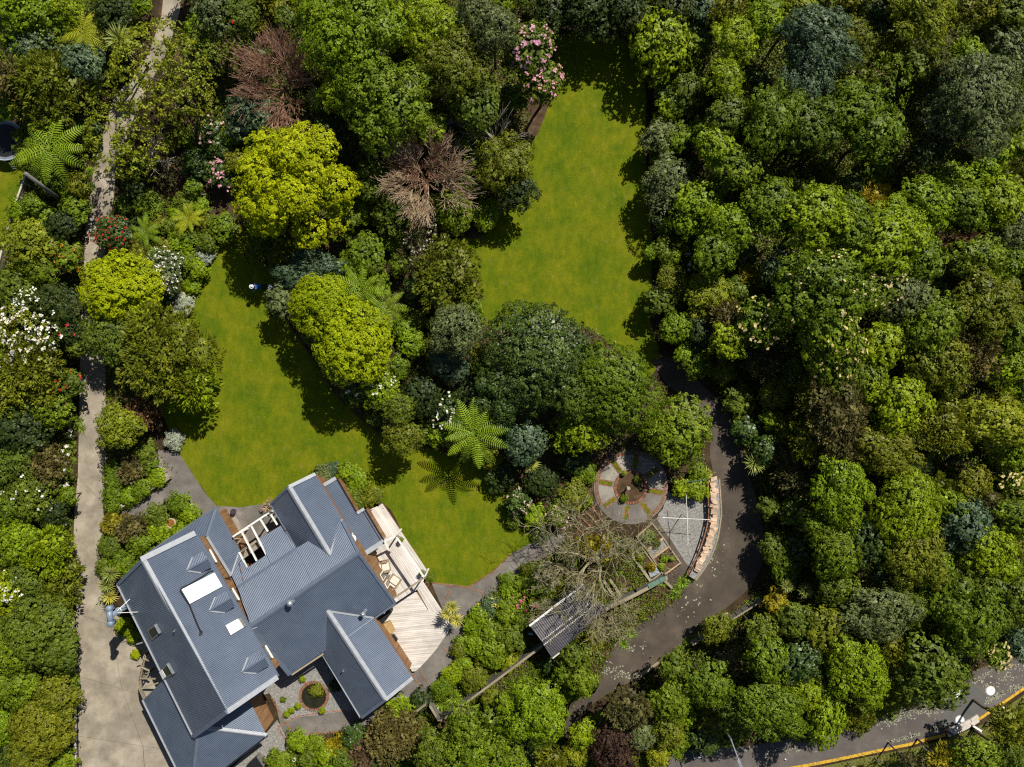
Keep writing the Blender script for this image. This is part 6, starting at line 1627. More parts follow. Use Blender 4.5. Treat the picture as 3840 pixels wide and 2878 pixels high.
cordyline([(1185, 365, 42, 4.6)], "pale spiky cabbage tree beside the brown leafless tree")
cordyline([(450, 150, 66, 4.4), (470, 190, 50, 4.0)], "dark spiky palm-like tree by the top of the drive")
cordyline([(1990, 1735, 40, 2.2)], "pale spiky tuft below the blue-green tree near the brick wheel")
cordyline([(3021, 2214, 36, 3.4)], "pale green spiky cabbage tree head in the bush above the road", 'spiky')
cordyline([(2951, 2197, 30, 3.0)], "dark spiky cabbage tree head beside the pale one in the bush")
cordyline([(2830, 1735, 50, 2.0)], "dark spiky clump at the outer side of the road bend")
tree_fern(1775, 1625, 140, 4.6, "large tree fern with bright feathered fronds over the lawn's shadow", n=13, seed=3)
tree_fern(185, 555, 150, 4.2, "large tree fern with broad yellow-green fronds by the trampoline", n=11, seed=4)
tree_fern(310, 120, 95, 4.0, "yellowish tree fern at the top of the picture left of the drive", 'fernyellow', 11, 5)
tree_fern(1350, 1085, 110, 3.2, "tree fern with long fronds among the central yellow trees, its upper crown", n=9, seed=6)
tree_fern(1450, 1150, 95, 2.6, "lower tree fern in the hollow beside the feathery olive bush", n=9, seed=7)
tree_fern(705, 820, 70, 1.9, "small yellow-green tree fern above the stone edging", 'fernyellow', 10, 8)
tree_fern(545, 870, 68, 1.7, "small tree fern beside the red flowering camellia", n=9, seed=9)
tree_fern(585, 950, 40, 1.2, "smallest tree fern above the white flowered bush", n=8, seed=10)
tree_fern(355, 320, 55, 2.6, "small tree fern in the shade left of the upper drive", n=9, seed=11)
# south-east garden: rhododendrons, bed plants, lichened fruit tree
tree(1945, 1885, 52, 'broad', 'deep', "pale pink and white flowering bush by the lawn's lower corner", "shrub", h=1.8, fl=(60, .12), fm='f_palepink')
tree(2085, 1940, 48, 'broad', 'mid', "pale pink azalea mound beside the brick steps", "shrub", h=1.4, fl=(140, .14), fm='f_palepink')
tree(2000, 1930, 46, 'broad', 'bright', "bright green hydrangea between the two pink bushes", "shrub", h=1.3)
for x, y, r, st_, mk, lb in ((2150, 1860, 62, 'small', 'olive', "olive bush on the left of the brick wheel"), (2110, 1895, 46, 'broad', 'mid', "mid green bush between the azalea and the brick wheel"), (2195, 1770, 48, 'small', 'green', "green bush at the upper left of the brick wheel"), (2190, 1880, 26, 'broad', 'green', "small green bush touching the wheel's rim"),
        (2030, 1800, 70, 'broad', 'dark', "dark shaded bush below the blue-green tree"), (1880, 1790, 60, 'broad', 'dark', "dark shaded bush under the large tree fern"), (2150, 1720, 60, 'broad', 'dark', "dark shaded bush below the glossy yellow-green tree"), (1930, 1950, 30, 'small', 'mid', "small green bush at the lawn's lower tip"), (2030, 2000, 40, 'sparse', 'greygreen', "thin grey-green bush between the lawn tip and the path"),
        (2620, 1770, 40, 'broad', 'green', "green bush at the upper end of the block wall"), (2560, 1830, 40, 'broad', 'lime', "lime green plant left of the block wall"), (2615, 1835, 44, 'broad', 'lime', "spreading lime green plant against the block wall"), (2340, 1870, 14, 'small', 'green', "small green clump inside the round bed"), (2340, 1775, 9, 'small', 'lime', "tiny lime tuft at the top of the round bed"),
        (2390, 1800, 14, 'sparse', 'mid', "thin weedy clump inside the round bed"), (2430, 2012, 24, 'sparse', 'green', "leafy greens in the upper vegetable bed"), (2462, 2038, 14, 'sparse', 'mid', "loose plants at the lower end of the upper vegetable bed"),
        (2490, 2095, 13, 'broad', 'bright', "leafy seedling row in the dark soil bed"), (2520, 2095, 9, 'broad', 'bright', "single seedling near the corner of the dark soil bed"), (2482, 2125, 13, 'broad', 'bright', "lower seedlings in the dark soil bed"), (2400, 2090, 14, 'sparse', 'oliveyellow', "weedy tuft in the narrow timber bed"), (2442, 2128, 16, 'sparse', 'golden', "dry golden weeds at the end of the narrow bed")):
    shrub(x, y, r, st_, mk, lb)
bare(2250, 2115, 285, 6.2, 'lichen', "large lichened leafless fruit tree spreading over the shed and brick wheel", 23, 8, (6, 6, 5), .13, .3)
bare(2300, 2330, 130, 3.4, 'lichen', "smaller lichened bare bough low over the road edge by the shed", 24, 7, (6, 5, 3), .05, .3)
bare(2110, 2150, 130, 4.6, 'lichen', "lichened bare tree over the path above the shed", 25, 8, (6, 6, 4), .07, .3)
bare(2070, 2330, 110, 3.8, 'lichen', "fine lichened bare branches lying over the shed roof", 26, 8, (7, 6, 4), .05, .3)
bare(1000, 1905, 34, 1.6, 'twig_tan', "small leafless vine over the courtyard pergola", 27, 8, (4, 4, 2), .03, .3)
for x, y, r, st_, mk, lb in ((2200, 2050, 44, 'feather', 'golden', "golden grassy bush under the lichened fruit tree"), (2130, 2080, 50, 'sparse', 'mid', "loose green bush under the fruit tree's left limbs"), (2250, 2058, 34, 'feather', 'golden', "golden grass tuft nearest the vegetable beds"), (2020, 2200, 56, 'broad', 'mid', "mid green bush between the path and the shed"), (1900, 2290, 54, 'broad', 'green', "green bush beside the curved path below the deck tree"),
        (1960, 2260, 50, 'sparse', 'green', "loose green bush with hot pink flowers near the shed"), (1840, 2270, 44, 'broad', 'blue', "blue-green spurge bush beside the path corner"), (1800, 2310, 46, 'broad', 'bright', "bright green bush hugging the curved path"), (1835, 2370, 50, 'broad', 'green', "leafy green bush in the path bed, second from the deck tree"), (1790, 2420, 46, 'broad', 'bright', "bright green mound by the curve of the path"),
        (1850, 2450, 60, 'broad', 'green', "broad green bush above the long fence"), (1920, 2400, 60, 'broad', 'mid', "mid green bush between the shed and the path bed"), (1910, 2480, 40, 'small', 'oliveyellow', "olive-yellow rounded bush beside the long fence"), (1740, 2500, 40, 'small', 'bright', "bright green low bush by the path's lower bend"), (1700, 2530, 46, 'small', 'lime', "lime tinted bush beside the path above the flax bed"), (1780, 2540, 56, 'small', 'olive', "olive bush above the long fence's middle"),
        (1660, 2580, 46, 'small', 'green', "green bush at the top of the flax bed"), (1500, 2660, 60, 'broad', 'bright', "bright green leafy bush beside the path under the gable"), (1580, 2630, 46, 'broad', 'dark', "dark bush at the end of the fence panel"), (1330, 2760, 54, 'broad', 'deep', "dark green bush at the lower side of the court path"), (1480, 2750, 110, 'feather', 'brown', "large dry brown bush below the south gable"), (1380, 2810, 70, 'feather', 'russet', "rusty dry bush in the lower bed"),
        (1120, 2775, 44, 'broad', 'bright', "bright green plant at the corner of the court path"), (1180, 2790, 40, 'broad', 'green', "green plant along the lower court bed"), (1225, 2830, 48, 'broad', 'lime', "lime green plant in the lower court bed"), (1050, 2860, 55, 'small', 'green', "green mound at the bottom edge below the court"), (1270, 2800, 36, 'feather', 'golden', "golden grass in the lower court bed"), (1290, 2860, 60, 'broad', 'mid', "mid green bush at the bottom edge under the dry bush"),
        (1420, 2870, 60, 'broad', 'dark', "dark bush at the bottom edge right of the court bed"), (1160, 2850, 40, 'broad', 'mid', "mid green plant beside the white pot"), (1560, 2800, 70, 'broad', 'mid', "mid green bush right of the dry brown bush"), (2090, 2260, 40, 'sparse', 'mid', "loose green plant beside the shed's upper corner"), (1960, 2320, 44, 'small', 'mid', "mid green bush at the shed's outer corner")):
    kw = dict(fl=(12, .16), fm='f_hotpink') if 'hot pink' in lb else (dict(fl=(10, .16), fm='f_yellowf') if 'spurge' in lb else {})
    shrub(x, y, r, st_, mk, lb, **kw)
for i, (x, y, r) in enumerate(((1650, 2640, 44), (1700, 2620, 46), (1745, 2585, 40), (1690, 2665, 40), (1620, 2610, 36))):
    flax(x, y, r, ["striped flax in the corner of the returning fence", "largest striped flax in the fenced bed", "striped flax at the upper end of the fenced bed", "striped flax close against the long fence", "striped flax nearest the path"][i], 'flax', "striped flax plants in the fenced bed", var=0)
# big trees below the fence and along the bottom
tree(2003, 2662, 138, 'small', 'bright', "bright emerald tree below the shed at the end of the road", h=6.0)
tree(1780, 2780, 150, 'small', 'green', "broad green tree at the bottom edge below the long fence", h=5.4)
tree(1650, 2830, 100, 'small', 'mid', "mid green tree at the bottom edge left of the broad green tree", h=4.6)
tree(1900, 2850, 90, 'broad', 'green', "leafy green tree at the bottom edge below the emerald tree", h=4.6)
tree(2184, 2555, 56, 'small', 'green', "small rounded green tree beside the pale petals on the road", h=3.4)
tree(2150, 2450, 64, 'broad', 'mid', "green bush tree behind the shed's lower wall", h=2.8)
tree(2230, 2400, 46, 'small', 'olive', "olive bush between the shed and the road", h=2.2)
tree(2356, 2650, 84, 'feather', 'brown', "olive-brown feathery tree at the lower end of the road", h=5.6)
tree(2401, 2761, 52, 'small', 'greygreen', "grey-green tree at the foot of the feathery brown tree", h=4.4)
tree(2297, 2800, 110, 'small', 'maroon', "dark maroon leaved tree at the bottom edge", h=5.0)
tree(2184, 2752, 56, 'small', 'lime', "yellow-green tree left of the maroon tree", h=4.2)
tree(2162, 2825, 48, 'small', 'oliveyellow', "small yellow-green tree at the bottom edge by the maroon tree", h=3.6)
tree(2071, 2851, 56, 'feather', 'olive', "feathery olive tree at the bottom edge", h=4.0)
tree(2510, 2628, 82, 'small', 'green', "rounded green tree below the road's pale edging board", h=5.0)
tree(2510, 2745, 62, 'small', 'olive', "rounded olive tree above the dumped blue box", h=4.4)
tree(2469, 2833, 46, 'small', 'oliveyellow', "yellow-green small tree at the bottom edge right of the maroon tree", h=3.6)
tree(2650, 2560, 100, 'small', 'green', "large mid green tree on the low side of the road", h=5.6)
tree(2533, 2512, 64, 'broad', 'mid', "mid green tree right beside the road's edging board", h=4.0)
tree(2763, 2661, 92, 'small', 'mid', "mid green tree above the litter strewn street edge", h=5.6)
tree(2763, 2458, 56, 'sparse', 'brown', "pale twiggy bush by the rail fence below the road", h=2.6)
# left margin ----------------------------------------------------------------------
for x, y, r, st_, mk, h_, lb, kw in (
    (110, 60, 140, 'broad', 'bright', 6.0, "bright green tree in the top corner above the trampoline", {}),
    (260, 30, 70, 'small', 'lime', 5.0, "lime green tree at the top edge beside the yellowish fern", {}),
    (120, 170, 95, 'broad', 'blue', 5.0, "blue-green glossy tree left of the yellowish tree fern", {}),
    (310, 250, 95, 'broad', 'blue', 4.8, "blue-green glossy tree left of the sparse lichened tree", {}),
    (190, 335, 150, 'feather', 'olive', 6.0, "tall feathery olive conifer with tangled grey limbs near the trampoline", {}),
    (60, 300, 90, 'feather', 'brown', 5.4, "brown-green feathery conifer at the left edge", {}),
    (100, 230, 60, 'broad', 'lime', 4.4, "lime green tree between the blue-green trees at the left", {}),
    (20, 400, 60, 'broad', 'bright', 3.6, "bright green bush at the left edge above the trampoline", {}),
    (430, 60, 90, 'broad', 'dark', 5.0, "dark tree at the top edge left of the drive", {}),
    (110, 925, 108, 'small', 'oliveyellow', 4.6, "yellow-green rounded tree beside the neighbour's timber fence", {}),
    (255, 965, 60, 'broad', 'green', 3.0, "green bush with orange flowers beside the narrow drive", dict(fl=(24, .14), fm='f_orange')),
    (150, 1010, 80, 'small', 'green', 3.6, "green tree below the yellow-green rounded tree by the fence", {}),
    (230, 850, 70, 'broad', 'dark', 3.0, "dark bush in the shade right of the leaning pole", {}),
    (290, 790, 60, 'broad', 'green', 2.4, "leafy green bush between the leaning pole and the drive", {}),
    (230, 1150, 98, 'small', 'dark', 4.4, "dark green dense tree left of the overhanging yellow tree", {}),
    (260, 1240, 60, 'small', 'dark', 3.6, "dark green tree beside the drive with a red bloom", dict(fl=(4, .16), fm='f_red')),
    (60, 1080, 90, 'broad', 'mid', 4.0, "mid green tree at the left edge below the fence", {}),
    (120, 1150, 70, 'sparse', 'mid', 4.4, "thin tree with white blossom sprays below the fence", dict(fl=(60, .2), fm='f_white')),
    (70, 1260, 120, 'sparse', 'oliveyellow', 5.6, "white blossoming tree at the left edge, the largest of the blossoms", dict(fl=(150, .22), fm='f_white')),
    (180, 1250, 70, 'sparse', 'mid', 4.6, "white blossom tree between the left edge and the drive", dict(fl=(70, .2), fm='f_white')),
    (130, 1400, 130, 'feather', 'olive', 4.8, "feathery olive tree beside the drive below the white blossom", {}),
    (40, 1480, 100, 'sparse', 'oliveyellow', 4.6, "sparse yellowish tree at the left edge halfway down", {}),
    (260, 1440, 60, 'broad', 'mid', 3.0, "mid green bush with red flowers at the drive's edge", dict(fl=(10, .16), fm='f_red')),
    (200, 1540, 80, 'broad', 'green', 3.4, "green leafy tree left of the drive's open stretch", {}),
    (90, 1620, 110, 'broad', 'dark', 4.2, "dark leafy tree at the left edge beside the lily border", {}),
    (60, 1740, 100, 'small', 'mid', 4.2, "mid green tree at the left edge above the feathery mass", {}),
    (180, 1740, 90, 'feather', 'brown', 3.6, "brownish feathery bush behind the lily border", {}),
    (110, 1860, 110, 'small', 'mid', 4.0, "mid green tree with scattered white flowers behind the lily border", dict(fl=(14, .14), fm='f_white')),
    (30, 1900, 90, 'small', 'green', 4.0, "green tree at the left edge behind the lily border", {}),
    (200, 1930, 70, 'small', 'dark', 3.0, "dark bush beside the drive above the dark joint", {}),
    (70, 2030, 90, 'small', 'bright', 4.2, "bright green feathered tree at the left edge above the hedges", {}),
    (190, 2060, 100, 'feather', 'lime', 4.0, "lime green feathery tree beside the drive above the hedges", {}),
    (250, 2130, 60, 'feather', 'olive', 2.8, "olive feathery bush overhanging the drive beside the spiky plants", {}),
    (110, 2170, 90, 'small', 'mid', 3.8, "mid green tree between the lime tree and the great hedge", {}),
    (40, 2220, 90, 'broad', 'lime', 4.0, "white flowering shrub tree at the left edge above the great hedge", dict(fl=(110, .16), fm='f_white')),
    (220, 2230, 90, 'feather', 'olive', 3.2, "dull olive bush beside the drive opposite the tee flue", {}),
    (150, 2360, 145, 'plate', 'mid', 4.8, "great dark green hedge tree opposite the tee flue", {}),
    (60, 2420, 120, 'plate', 'green', 4.6, "dark green hedge tree at the left edge below the white flowers", {}),
    (220, 2440, 90, 'plate', 'mid', 4.0, "dark green hedge tree bulging towards the drive", {}),
    (60, 2560, 100, 'plate', 'green', 4.0, "green hedge tree at the left edge between the great hedges", {}),
    (220, 2610, 90, 'plate', 'olive', 3.6, "olive-gold clipped hedge tree along the wide drive, the upper one", {}),
    (165, 2720, 125, 'plate', 'olive', 4.0, "olive-gold clipped hedge tree along the wide drive, the broadest one", {}),
    (120, 2820, 90, 'plate', 'olive', 3.6, "olive-gold hedge tree at the bottom corner", {}),
    (250, 2545, 50, 'broad', 'green', 1.8, "green bush peeping out between the dark and the golden hedges", {}),
    (20, 2720, 80, 'broad', 'bright', 3.0, "bright green tree at the left edge beside the golden hedge", {}),
    (240, 2850, 56, 'broad', 'green', 1.8, "green bush at the bottom edge beside the wide drive", {})):
    tree(x, y, r, st_, mk, lb, h=h_, **kw)
for i, (x, y) in enumerate(((255, 1640), (262, 1665), (245, 1700), (262, 1730), (250, 1765), (268, 1600), (255, 1800), (246, 1830), (250, 1860), (255, 1890), (240, 1925), (250, 1960), (248, 1990), (240, 2030))):
    flax(x, y, 26, "leafy arum lily with white flowers in the border along the drive", 'flax', "arum lilies along the left side of the drive", (2, 'f_white'), "lily", "arum_lily", 1)
for i, (x, y) in enumerate(((255, 700), (290, 690), (240, 720), (300, 740))):
    flax(x, y, 30, "arum lily with white flowers in the shade of the great tree fern", 'flax', "arum lilies under the left tree fern", (2, 'f_white'), "lily", "arum_lily", 1)
for i, (x, y, n) in enumerate(((2565, 957, 5), (2587, 995, 4), (2550, 1000, 0), (2530, 960, 0), (2590, 930, 1))):
    flax(x, y, 32, ["arum lily with a ring of white flowers at the edge of the bush", "arum lily with a cluster of white flowers, the lower one at the bush edge", "leafy clump without flowers below the white lilies", "leafy clump without flowers between the lawn and the white lilies", "arum lily with a single white flower above the others"][i], 'flax', "arum lilies at the edge of the bush", (n, 'f_white') if n else None, "lily", "arum_lily", 1)
for i, (x, y, r) in enumerate(((2560, 2190, 32), (2585, 2170, 30), (2540, 2215, 28), (2530, 2235, 26), (2490, 2190, 24), (2820, 2280, 36), (2850, 2250, 34), (2800, 2310, 26), (2690, 2020, 14), (2693, 1990, 14), (2690, 1960, 13), (2688, 2050, 13), (2655, 2110, 15), (2370, 2380, 28), (2340, 2420, 26), (2580, 2410, 26), (2610, 2400, 24), (2555, 2440, 24), (2250, 2690, 26), (2220, 2700, 24))):
    flax(x, y, r, "strappy bright green agapanthus clump along the edge of the curved road", 'flax', "agapanthus clumps along the curved road", None, "plant", "agapanthus", 0)
flax(2655, 1780, 34, "yellow-green grass tussock at the road edge above the block wall", 'spikyyellow', None, None, "plant", "tussock", 1)
for i, (x, y) in enumerate(((330, 640), (335, 700), (290, 1640 - 900), (300, 1610), (290, 1580))):
    flax(x, y, 26, "strappy green clump along the left edge of the drive", 'flax', "strappy clumps along the drive", None, "plant", "strappy_plant", 0)

# ------------------------------------------------------------------ the bush right of the lawn: trees set by hand, then the gaps between
B = [
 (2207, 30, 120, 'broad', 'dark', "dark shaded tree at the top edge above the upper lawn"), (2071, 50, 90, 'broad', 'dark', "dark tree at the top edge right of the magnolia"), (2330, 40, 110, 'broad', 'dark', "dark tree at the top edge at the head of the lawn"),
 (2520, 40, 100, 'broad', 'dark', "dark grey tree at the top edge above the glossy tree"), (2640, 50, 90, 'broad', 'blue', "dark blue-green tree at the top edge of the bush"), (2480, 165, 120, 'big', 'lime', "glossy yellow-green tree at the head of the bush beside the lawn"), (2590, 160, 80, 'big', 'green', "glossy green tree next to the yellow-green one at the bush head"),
 (2727, 40, 66, 'feather', 'olive', "olive feathery tree at the top edge"), (2760, 150, 82, 'small', 'lime', "fresh lime tree in the upper part of the bush"), (2870, 70, 82, 'small', 'bright', "bright fresh green tree at the top edge of the bush"), (2815, 135, 58, 'small', 'bright', "bright fresh green tree just below the top edge one"),
 (2990, 60, 80, 'broad', 'oliveyellow', "olive-yellow tree at the top edge right of the fresh green ones"), (3060, 160, 125, 'broad', 'blue', "grey-blue leaved tree near the top of the bush"), (3200, 140, 74, 'small', 'olive', "olive tree beside the grey-blue tree at the top"), (3435, 50, 118, 'small', 'oliveyellow', "broad olive-yellow tree at the top edge"),
 (3320, 50, 80, 'broad', 'dark', "dark tree at the top edge left of the broad olive-yellow one"), (3646, 35, 86, 'small', 'olive', "olive tree at the top edge towards the corner"), (3770, 60, 90, 'broad', 'mid', "mid green tree in the top corner of the bush"), (3331, 197, 62, 'feather', 'olive', "small dark olive tree standing in a gap of the upper bush"),
 (3632, 220, 66, 'broad', 'bright', "bright green tree above the large grey-green dome"), (3645, 400, 172, 'small', 'greygreen', "large grey-green dome tree near the right edge"), (3780, 200, 84, 'broad', 'greygreen', "grey-green tree at the right edge above the dome"), (3317, 320, 92, 'sparse', 'green', "loose green tree in the twiggy clearing of the upper bush"),
 (3010, 310, 104, 'broad', 'blue', "blue-green tree below the grey-blue one"), (3180, 300, 70, 'feather', 'olive', "feathery olive bush in the twiggy clearing"), (3200, 410, 104, 'broad', 'green', "green tree below the twiggy clearing"), (2890, 460, 112, 'broad', 'green', "green tree left of the blue-green ones in the upper bush"), (3035, 480, 112, 'broad', 'mid', "mid green tree in the middle of the upper bush"),
 (3270, 510, 100, 'broad', 'green', "green tree left of the large grey-green dome"), (3480, 560, 80, 'broad', 'dark', "dark tree in the hollow below the grey-green dome"), (2570, 355, 72, 'broad', 'mid', "mid green tree at the bush edge beside the long lawn shadow"), (2520, 405, 48, 'broad', 'bright', "small bright green tree at the bush edge in the lawn's dark corner"),
 (2470, 515, 58, 'small', 'greygreen', "grey-green rounded tree standing at the lawn's edge"), (2540, 520, 52, 'broad', 'green', "green tree next to the grey-green one at the lawn's edge"), (2632, 510, 64, 'broad', 'green', "green tree behind the lawn edge trees"), (2505, 685, 88, 'small', 'greygreen', "dense grey-green dome halfway along the lawn's edge"), (2713, 307, 74, 'small', 'lime', "yellow-green tree below the fresh lime tree"),
 (2727, 443, 78, 'broad', 'mid', "mid green tree below the yellow-green one"), (2682, 560, 74, 'broad', 'bright', "bright green tree behind the grey-green dome"), (2760, 640, 84, 'broad', 'green', "green tree in the left middle of the bush"), (2496, 775, 62, 'sparse', 'greygreen', "thin grey-green tree below the dome at the lawn's edge"), (2614, 790, 110, 'broad', 'bright', "bright leafy tree above the white lilies"),
 (2440, 950, 22, 'small', 'bright', "tiny bright bush on the lawn's right edge near the lilies"), (2523, 1062, 64, 'small', 'olive', "olive bush below the white lilies"), (2650, 1107, 86, 'small', 'oliveyellow', "olive-yellow dome below the white lilies"), (2727, 1188, 48, 'feather', 'brown', "brown feathery tree beside the olive-yellow dome"), (2478, 1130, 52, 'broad', 'mid', "mid green bush casting a shadow on the lawn's lower edge"),
 (2727, 1288, 64, 'big', 'lime', "lime green glossy tree above the shaded road"), (2564, 1325, 30, 'broad', 'bright', "small bright bush in the deep shade above the road"), (2682, 950, 84, 'broad', 'green', "green tree right of the white lilies"), (2740, 858, 84, 'broad', 'bright', "bright green tree up and right of the lilies"), (2620, 1250, 60, 'broad', 'dark', "dark shaded tree above the road entrance"),
 (2894, 785, 104, 'broad', 'green', "green tree left of centre in the bush"), (3060, 830, 122, 'broad', 'bright', "bright green tree at the centre left of the bush"), (3200, 860, 112, 'broad', 'green', "green tree at the centre of the bush"), (3340, 850, 104, 'broad', 'bright', "bright green tree at the centre right of the bush"), (3482, 765, 92, 'broad', 'bright', "bright green tree above the pinkish brown bush"),
 (3600, 785, 90, 'broad', 'green', "green tree right of centre above the brown bush"), (3740, 770, 92, 'broad', 'lime', "lime green tree at the right edge below the dome"), (2917, 1000, 64, 'feather', 'blue', "blue-green conifer standing among the bright trees"), (3010, 1005, 56, 'small', 'green', "rounded green tree beside the blue-green conifer"), (3317, 930, 130, 'broad', 'bright', "large bright green tree in the middle of the bush"),
 (3435, 985, 92, 'broad', 'green', "green tree left of the pinkish brown bush"), (3600, 897, 68, 'feather', 'russet', "pinkish brown bush among the green trees"), (3655, 972, 92, 'small', 'green', "smooth green dome below the pinkish brown bush"), (3797, 855, 84, 'small', 'greygreen', "grey-green tree at the right edge beside the brown bush"), (3063, 1100, 168, 'broad', 'green', "wide green tree with cream flower plumes at the left of the bush"),
 (3270, 1076, 100, 'broad', 'mid', "mid green tree beside the cream plumed one"), (3388, 1123, 92, 'small', 'greygreen', "grey-green tree in the middle right of the bush"), (3684, 1147, 122, 'small', 'olive', "olive tree right of the middle"), (3480, 1231, 112, 'broad', 'green', "green tree below the grey-green one"), (3317, 1297, 88, 'broad', 'lime', "lime green tree below the middle"),
 (3105, 1264, 132, 'broad', 'green', "broad green tree below the cream plumed tree"), (3505, 1358, 112, 'broad', 'olive', "olive tree above the tall yellow-green one"), (3646, 1325, 92, 'feather', 'brown', "brownish feathery tree in the right of the bush"), (3790, 1255, 94, 'broad', 'green', "green tree at the right edge halfway down"), (3787, 1370, 94, 'broad', 'bright', "bright green tree at the right edge below halfway"),
 (3129, 1396, 102, 'broad', 'mid', "mid green tree above the brown conifers"), (2850, 1217, 92, 'broad', 'green', "green tree left of the cream plumed one"), (2860, 1350, 80, 'feather', 'brown', "brown feathery tree above the road bend"), (2990, 1390, 80, 'broad', 'mid', "mid green tree above the brown conifers' left end"), (2908, 1475, 62, 'broad', 'olive', "olive tree above the outer road bend"),
 (3063, 1470, 66, 'feather', 'olive', "dark olive feathery tree above the brown conifers"), (3364, 1517, 112, 'big', 'lime', "tall glossy yellow-green tree in the lower bush"), (3250, 1440, 80, 'broad', 'green', "green tree left of the tall yellow-green one"), (3533, 1602, 102, 'feather', 'olive', "feathery olive tree right of the tall yellow-green one"), (3730, 1597, 112, 'broad', 'oliveyellow', "olive-yellow tree near the right edge in the lower bush"),
 (2889, 1574, 38, 'broad', 'bright', "small bright tree among the brown conifers"), (2945, 1625, 52, 'feather', 'olive', "small olive conifer beside the road bend"), (3129, 1555, 112, 'feather', 'brown', "large brown-olive conifer in the lower bush"), (3148, 1700, 84, 'feather', 'brown', "brown-olive conifer below the large one"), (2988, 1757, 94, 'feather', 'brown', "brown-olive conifer nearest the road"),
 (3030, 1650, 70, 'feather', 'olive', "olive conifer between the brown ones"), (3303, 1691, 102, 'small', 'olive', "olive green tree right of the brown conifers"), (3148, 1838, 112, 'broad', 'bright', "bright green tree left of the pale dome"), (3388, 1908, 126, 'soft', 'lime', "pale green soft dome standing out in the lower bush"), (2997, 1917, 68, 'broad', 'green', "green tree with cream flowers beside the road"),
 (3180, 1936, 58, 'feather', 'russet', "dark brown bush left of the pale dome"), (3082, 1973, 72, 'soft', 'green', "smooth green rounded tree beside the dark brown bush"), (3138, 2072, 92, 'soft', 'green', "smooth green tree below the dark brown bush"), (3247, 2025, 90, 'broad', 'deep', "dark green tree at the foot of the pale dome"), (3637, 1814, 68, 'broad', 'olive', "olive tree in the dark gap right of the pale dome"),
 (3618, 1978, 92, 'broad', 'blue', "dark blue-green tree right of the pale dome"), (3693, 2068, 102, 'broad', 'lime', "lime green tree below the dark blue-green one"), (3411, 2082, 122, 'broad', 'olive', "olive tree below the pale dome"), (3693, 1894, 62, 'feather', 'brown', "greyish brown bush beside the dark gap"), (3787, 1690, 72, 'broad', 'bright', "bright tree at the right edge by the dark gap"),
 (3810, 1940, 82, 'broad', 'green', "green tree at the right edge level with the pale dome"), (3576, 1908, 70, 'broad', 'bright', "bright green tree between the pale dome and the blue-green tree"), (3529, 1840, 52, 'feather', 'olive', "olive tree just above the pale dome's right side"), (3411, 1757, 52, 'feather', 'greygreen', "grey-green bush above the pale dome"), (3790, 1785, 52, 'broad', 'green', "green tree with cream plumes at the right edge"),
 (3136, 2202, 72, 'broad', 'mid', "mid green tree right of the spiky cabbage heads"), (3291, 2292, 112, 'small', 'greygreen', "large grey-green tree in the bottom bush"), (3385, 2270, 86, 'small', 'mid', "mid green tree beside the large grey-green one"), (3619, 2316, 122, 'broad', 'green', "broad green tree in the bottom right bush"), (3766, 2251, 112, 'broad', 'mid', "mid green tree at the right edge above the street"),
 (3103, 2357, 84, 'broad', 'olive', "olive tree below the spiky cabbage heads"), (3209, 2513, 112, 'broad', 'bright', "bright green tree in the bottom bush above the street"), (3471, 2521, 126, 'big', 'mid', "glossy mid green tree beside the street patch"), (2890, 2652, 108, 'small', 'green', "green tree beside the shaded street's litter"), (2874, 2472, 84, 'broad', 'green', "green tree below the agapanthus at the road"),
 (3087, 2693, 84, 'broad', 'bright', "bright green tree hanging over the street"), (3200, 2680, 62, 'feather', 'olive', "olive feathery bush at the street edge by the dead branches"), (3324, 2439, 72, 'feather', 'olive', "olive tree left of the glossy one above the street"), (3373, 2603, 62, 'broad', 'oliveyellow', "yellow-green bush at the street's edge"), (3496, 2160, 84, 'broad', 'green', "green tree above the broad green one in the bottom right"),
 (3660, 2160, 92, 'broad', 'mid', "mid green tree above the broad one near the right edge"), (3308, 2160, 62, 'broad', 'deep', "dark green tree above the large grey-green one"), (2906, 2255, 48, 'broad', 'golden', "golden-orange bush beside the agapanthus at the road"), (3742, 2450, 48, 'broad', 'green', "green bush with cream plumes overhanging the street"), (3815, 2400, 56, 'broad', 'blue', "dark blue-green bush at the right edge above the street"),
 (2850, 2370, 62, 'broad', 'mid', "mid green bush at the low side of the road bend"), (2980, 2330, 70, 'broad', 'mid', "mid green tree between the road bend and the olive tree"), (2990, 2480, 80, 'broad', 'deep', "dark green tree in the middle of the bottom bush"), (3010, 2590, 70, 'small', 'lime', "lime green tree above the street's shaded stretch"), (3660, 2832, 74, 'broad', 'green', "green bush below the roadside fence"),
 (3783, 2717, 72, 'feather', 'brown', "dry olive bush on the verge at the right edge"), (3780, 2830, 70, 'small', 'mid', "mid green bush in the bottom right corner"), (3540, 2860, 50, 'feather', 'golden', "golden gorse bush below the roadside fence"), (3420, 2870, 44, 'sparse', 'brown', "dry brown weeds below the roadside fence"), (2900, 2060, 60, 'broad', 'mid', "mid green tree on the outer side of the road bend"), (2940, 2130, 60, 'broad', 'green', "green tree above the spiky cabbage heads by the road"),
 (2880, 1900, 40, 'broad', 'mid', "mid green bush at the road's outer edge"), (3000, 2060, 60, 'broad', 'deep', "dark green bush behind the road's outer edge")]
rg0 = random.Random(8)
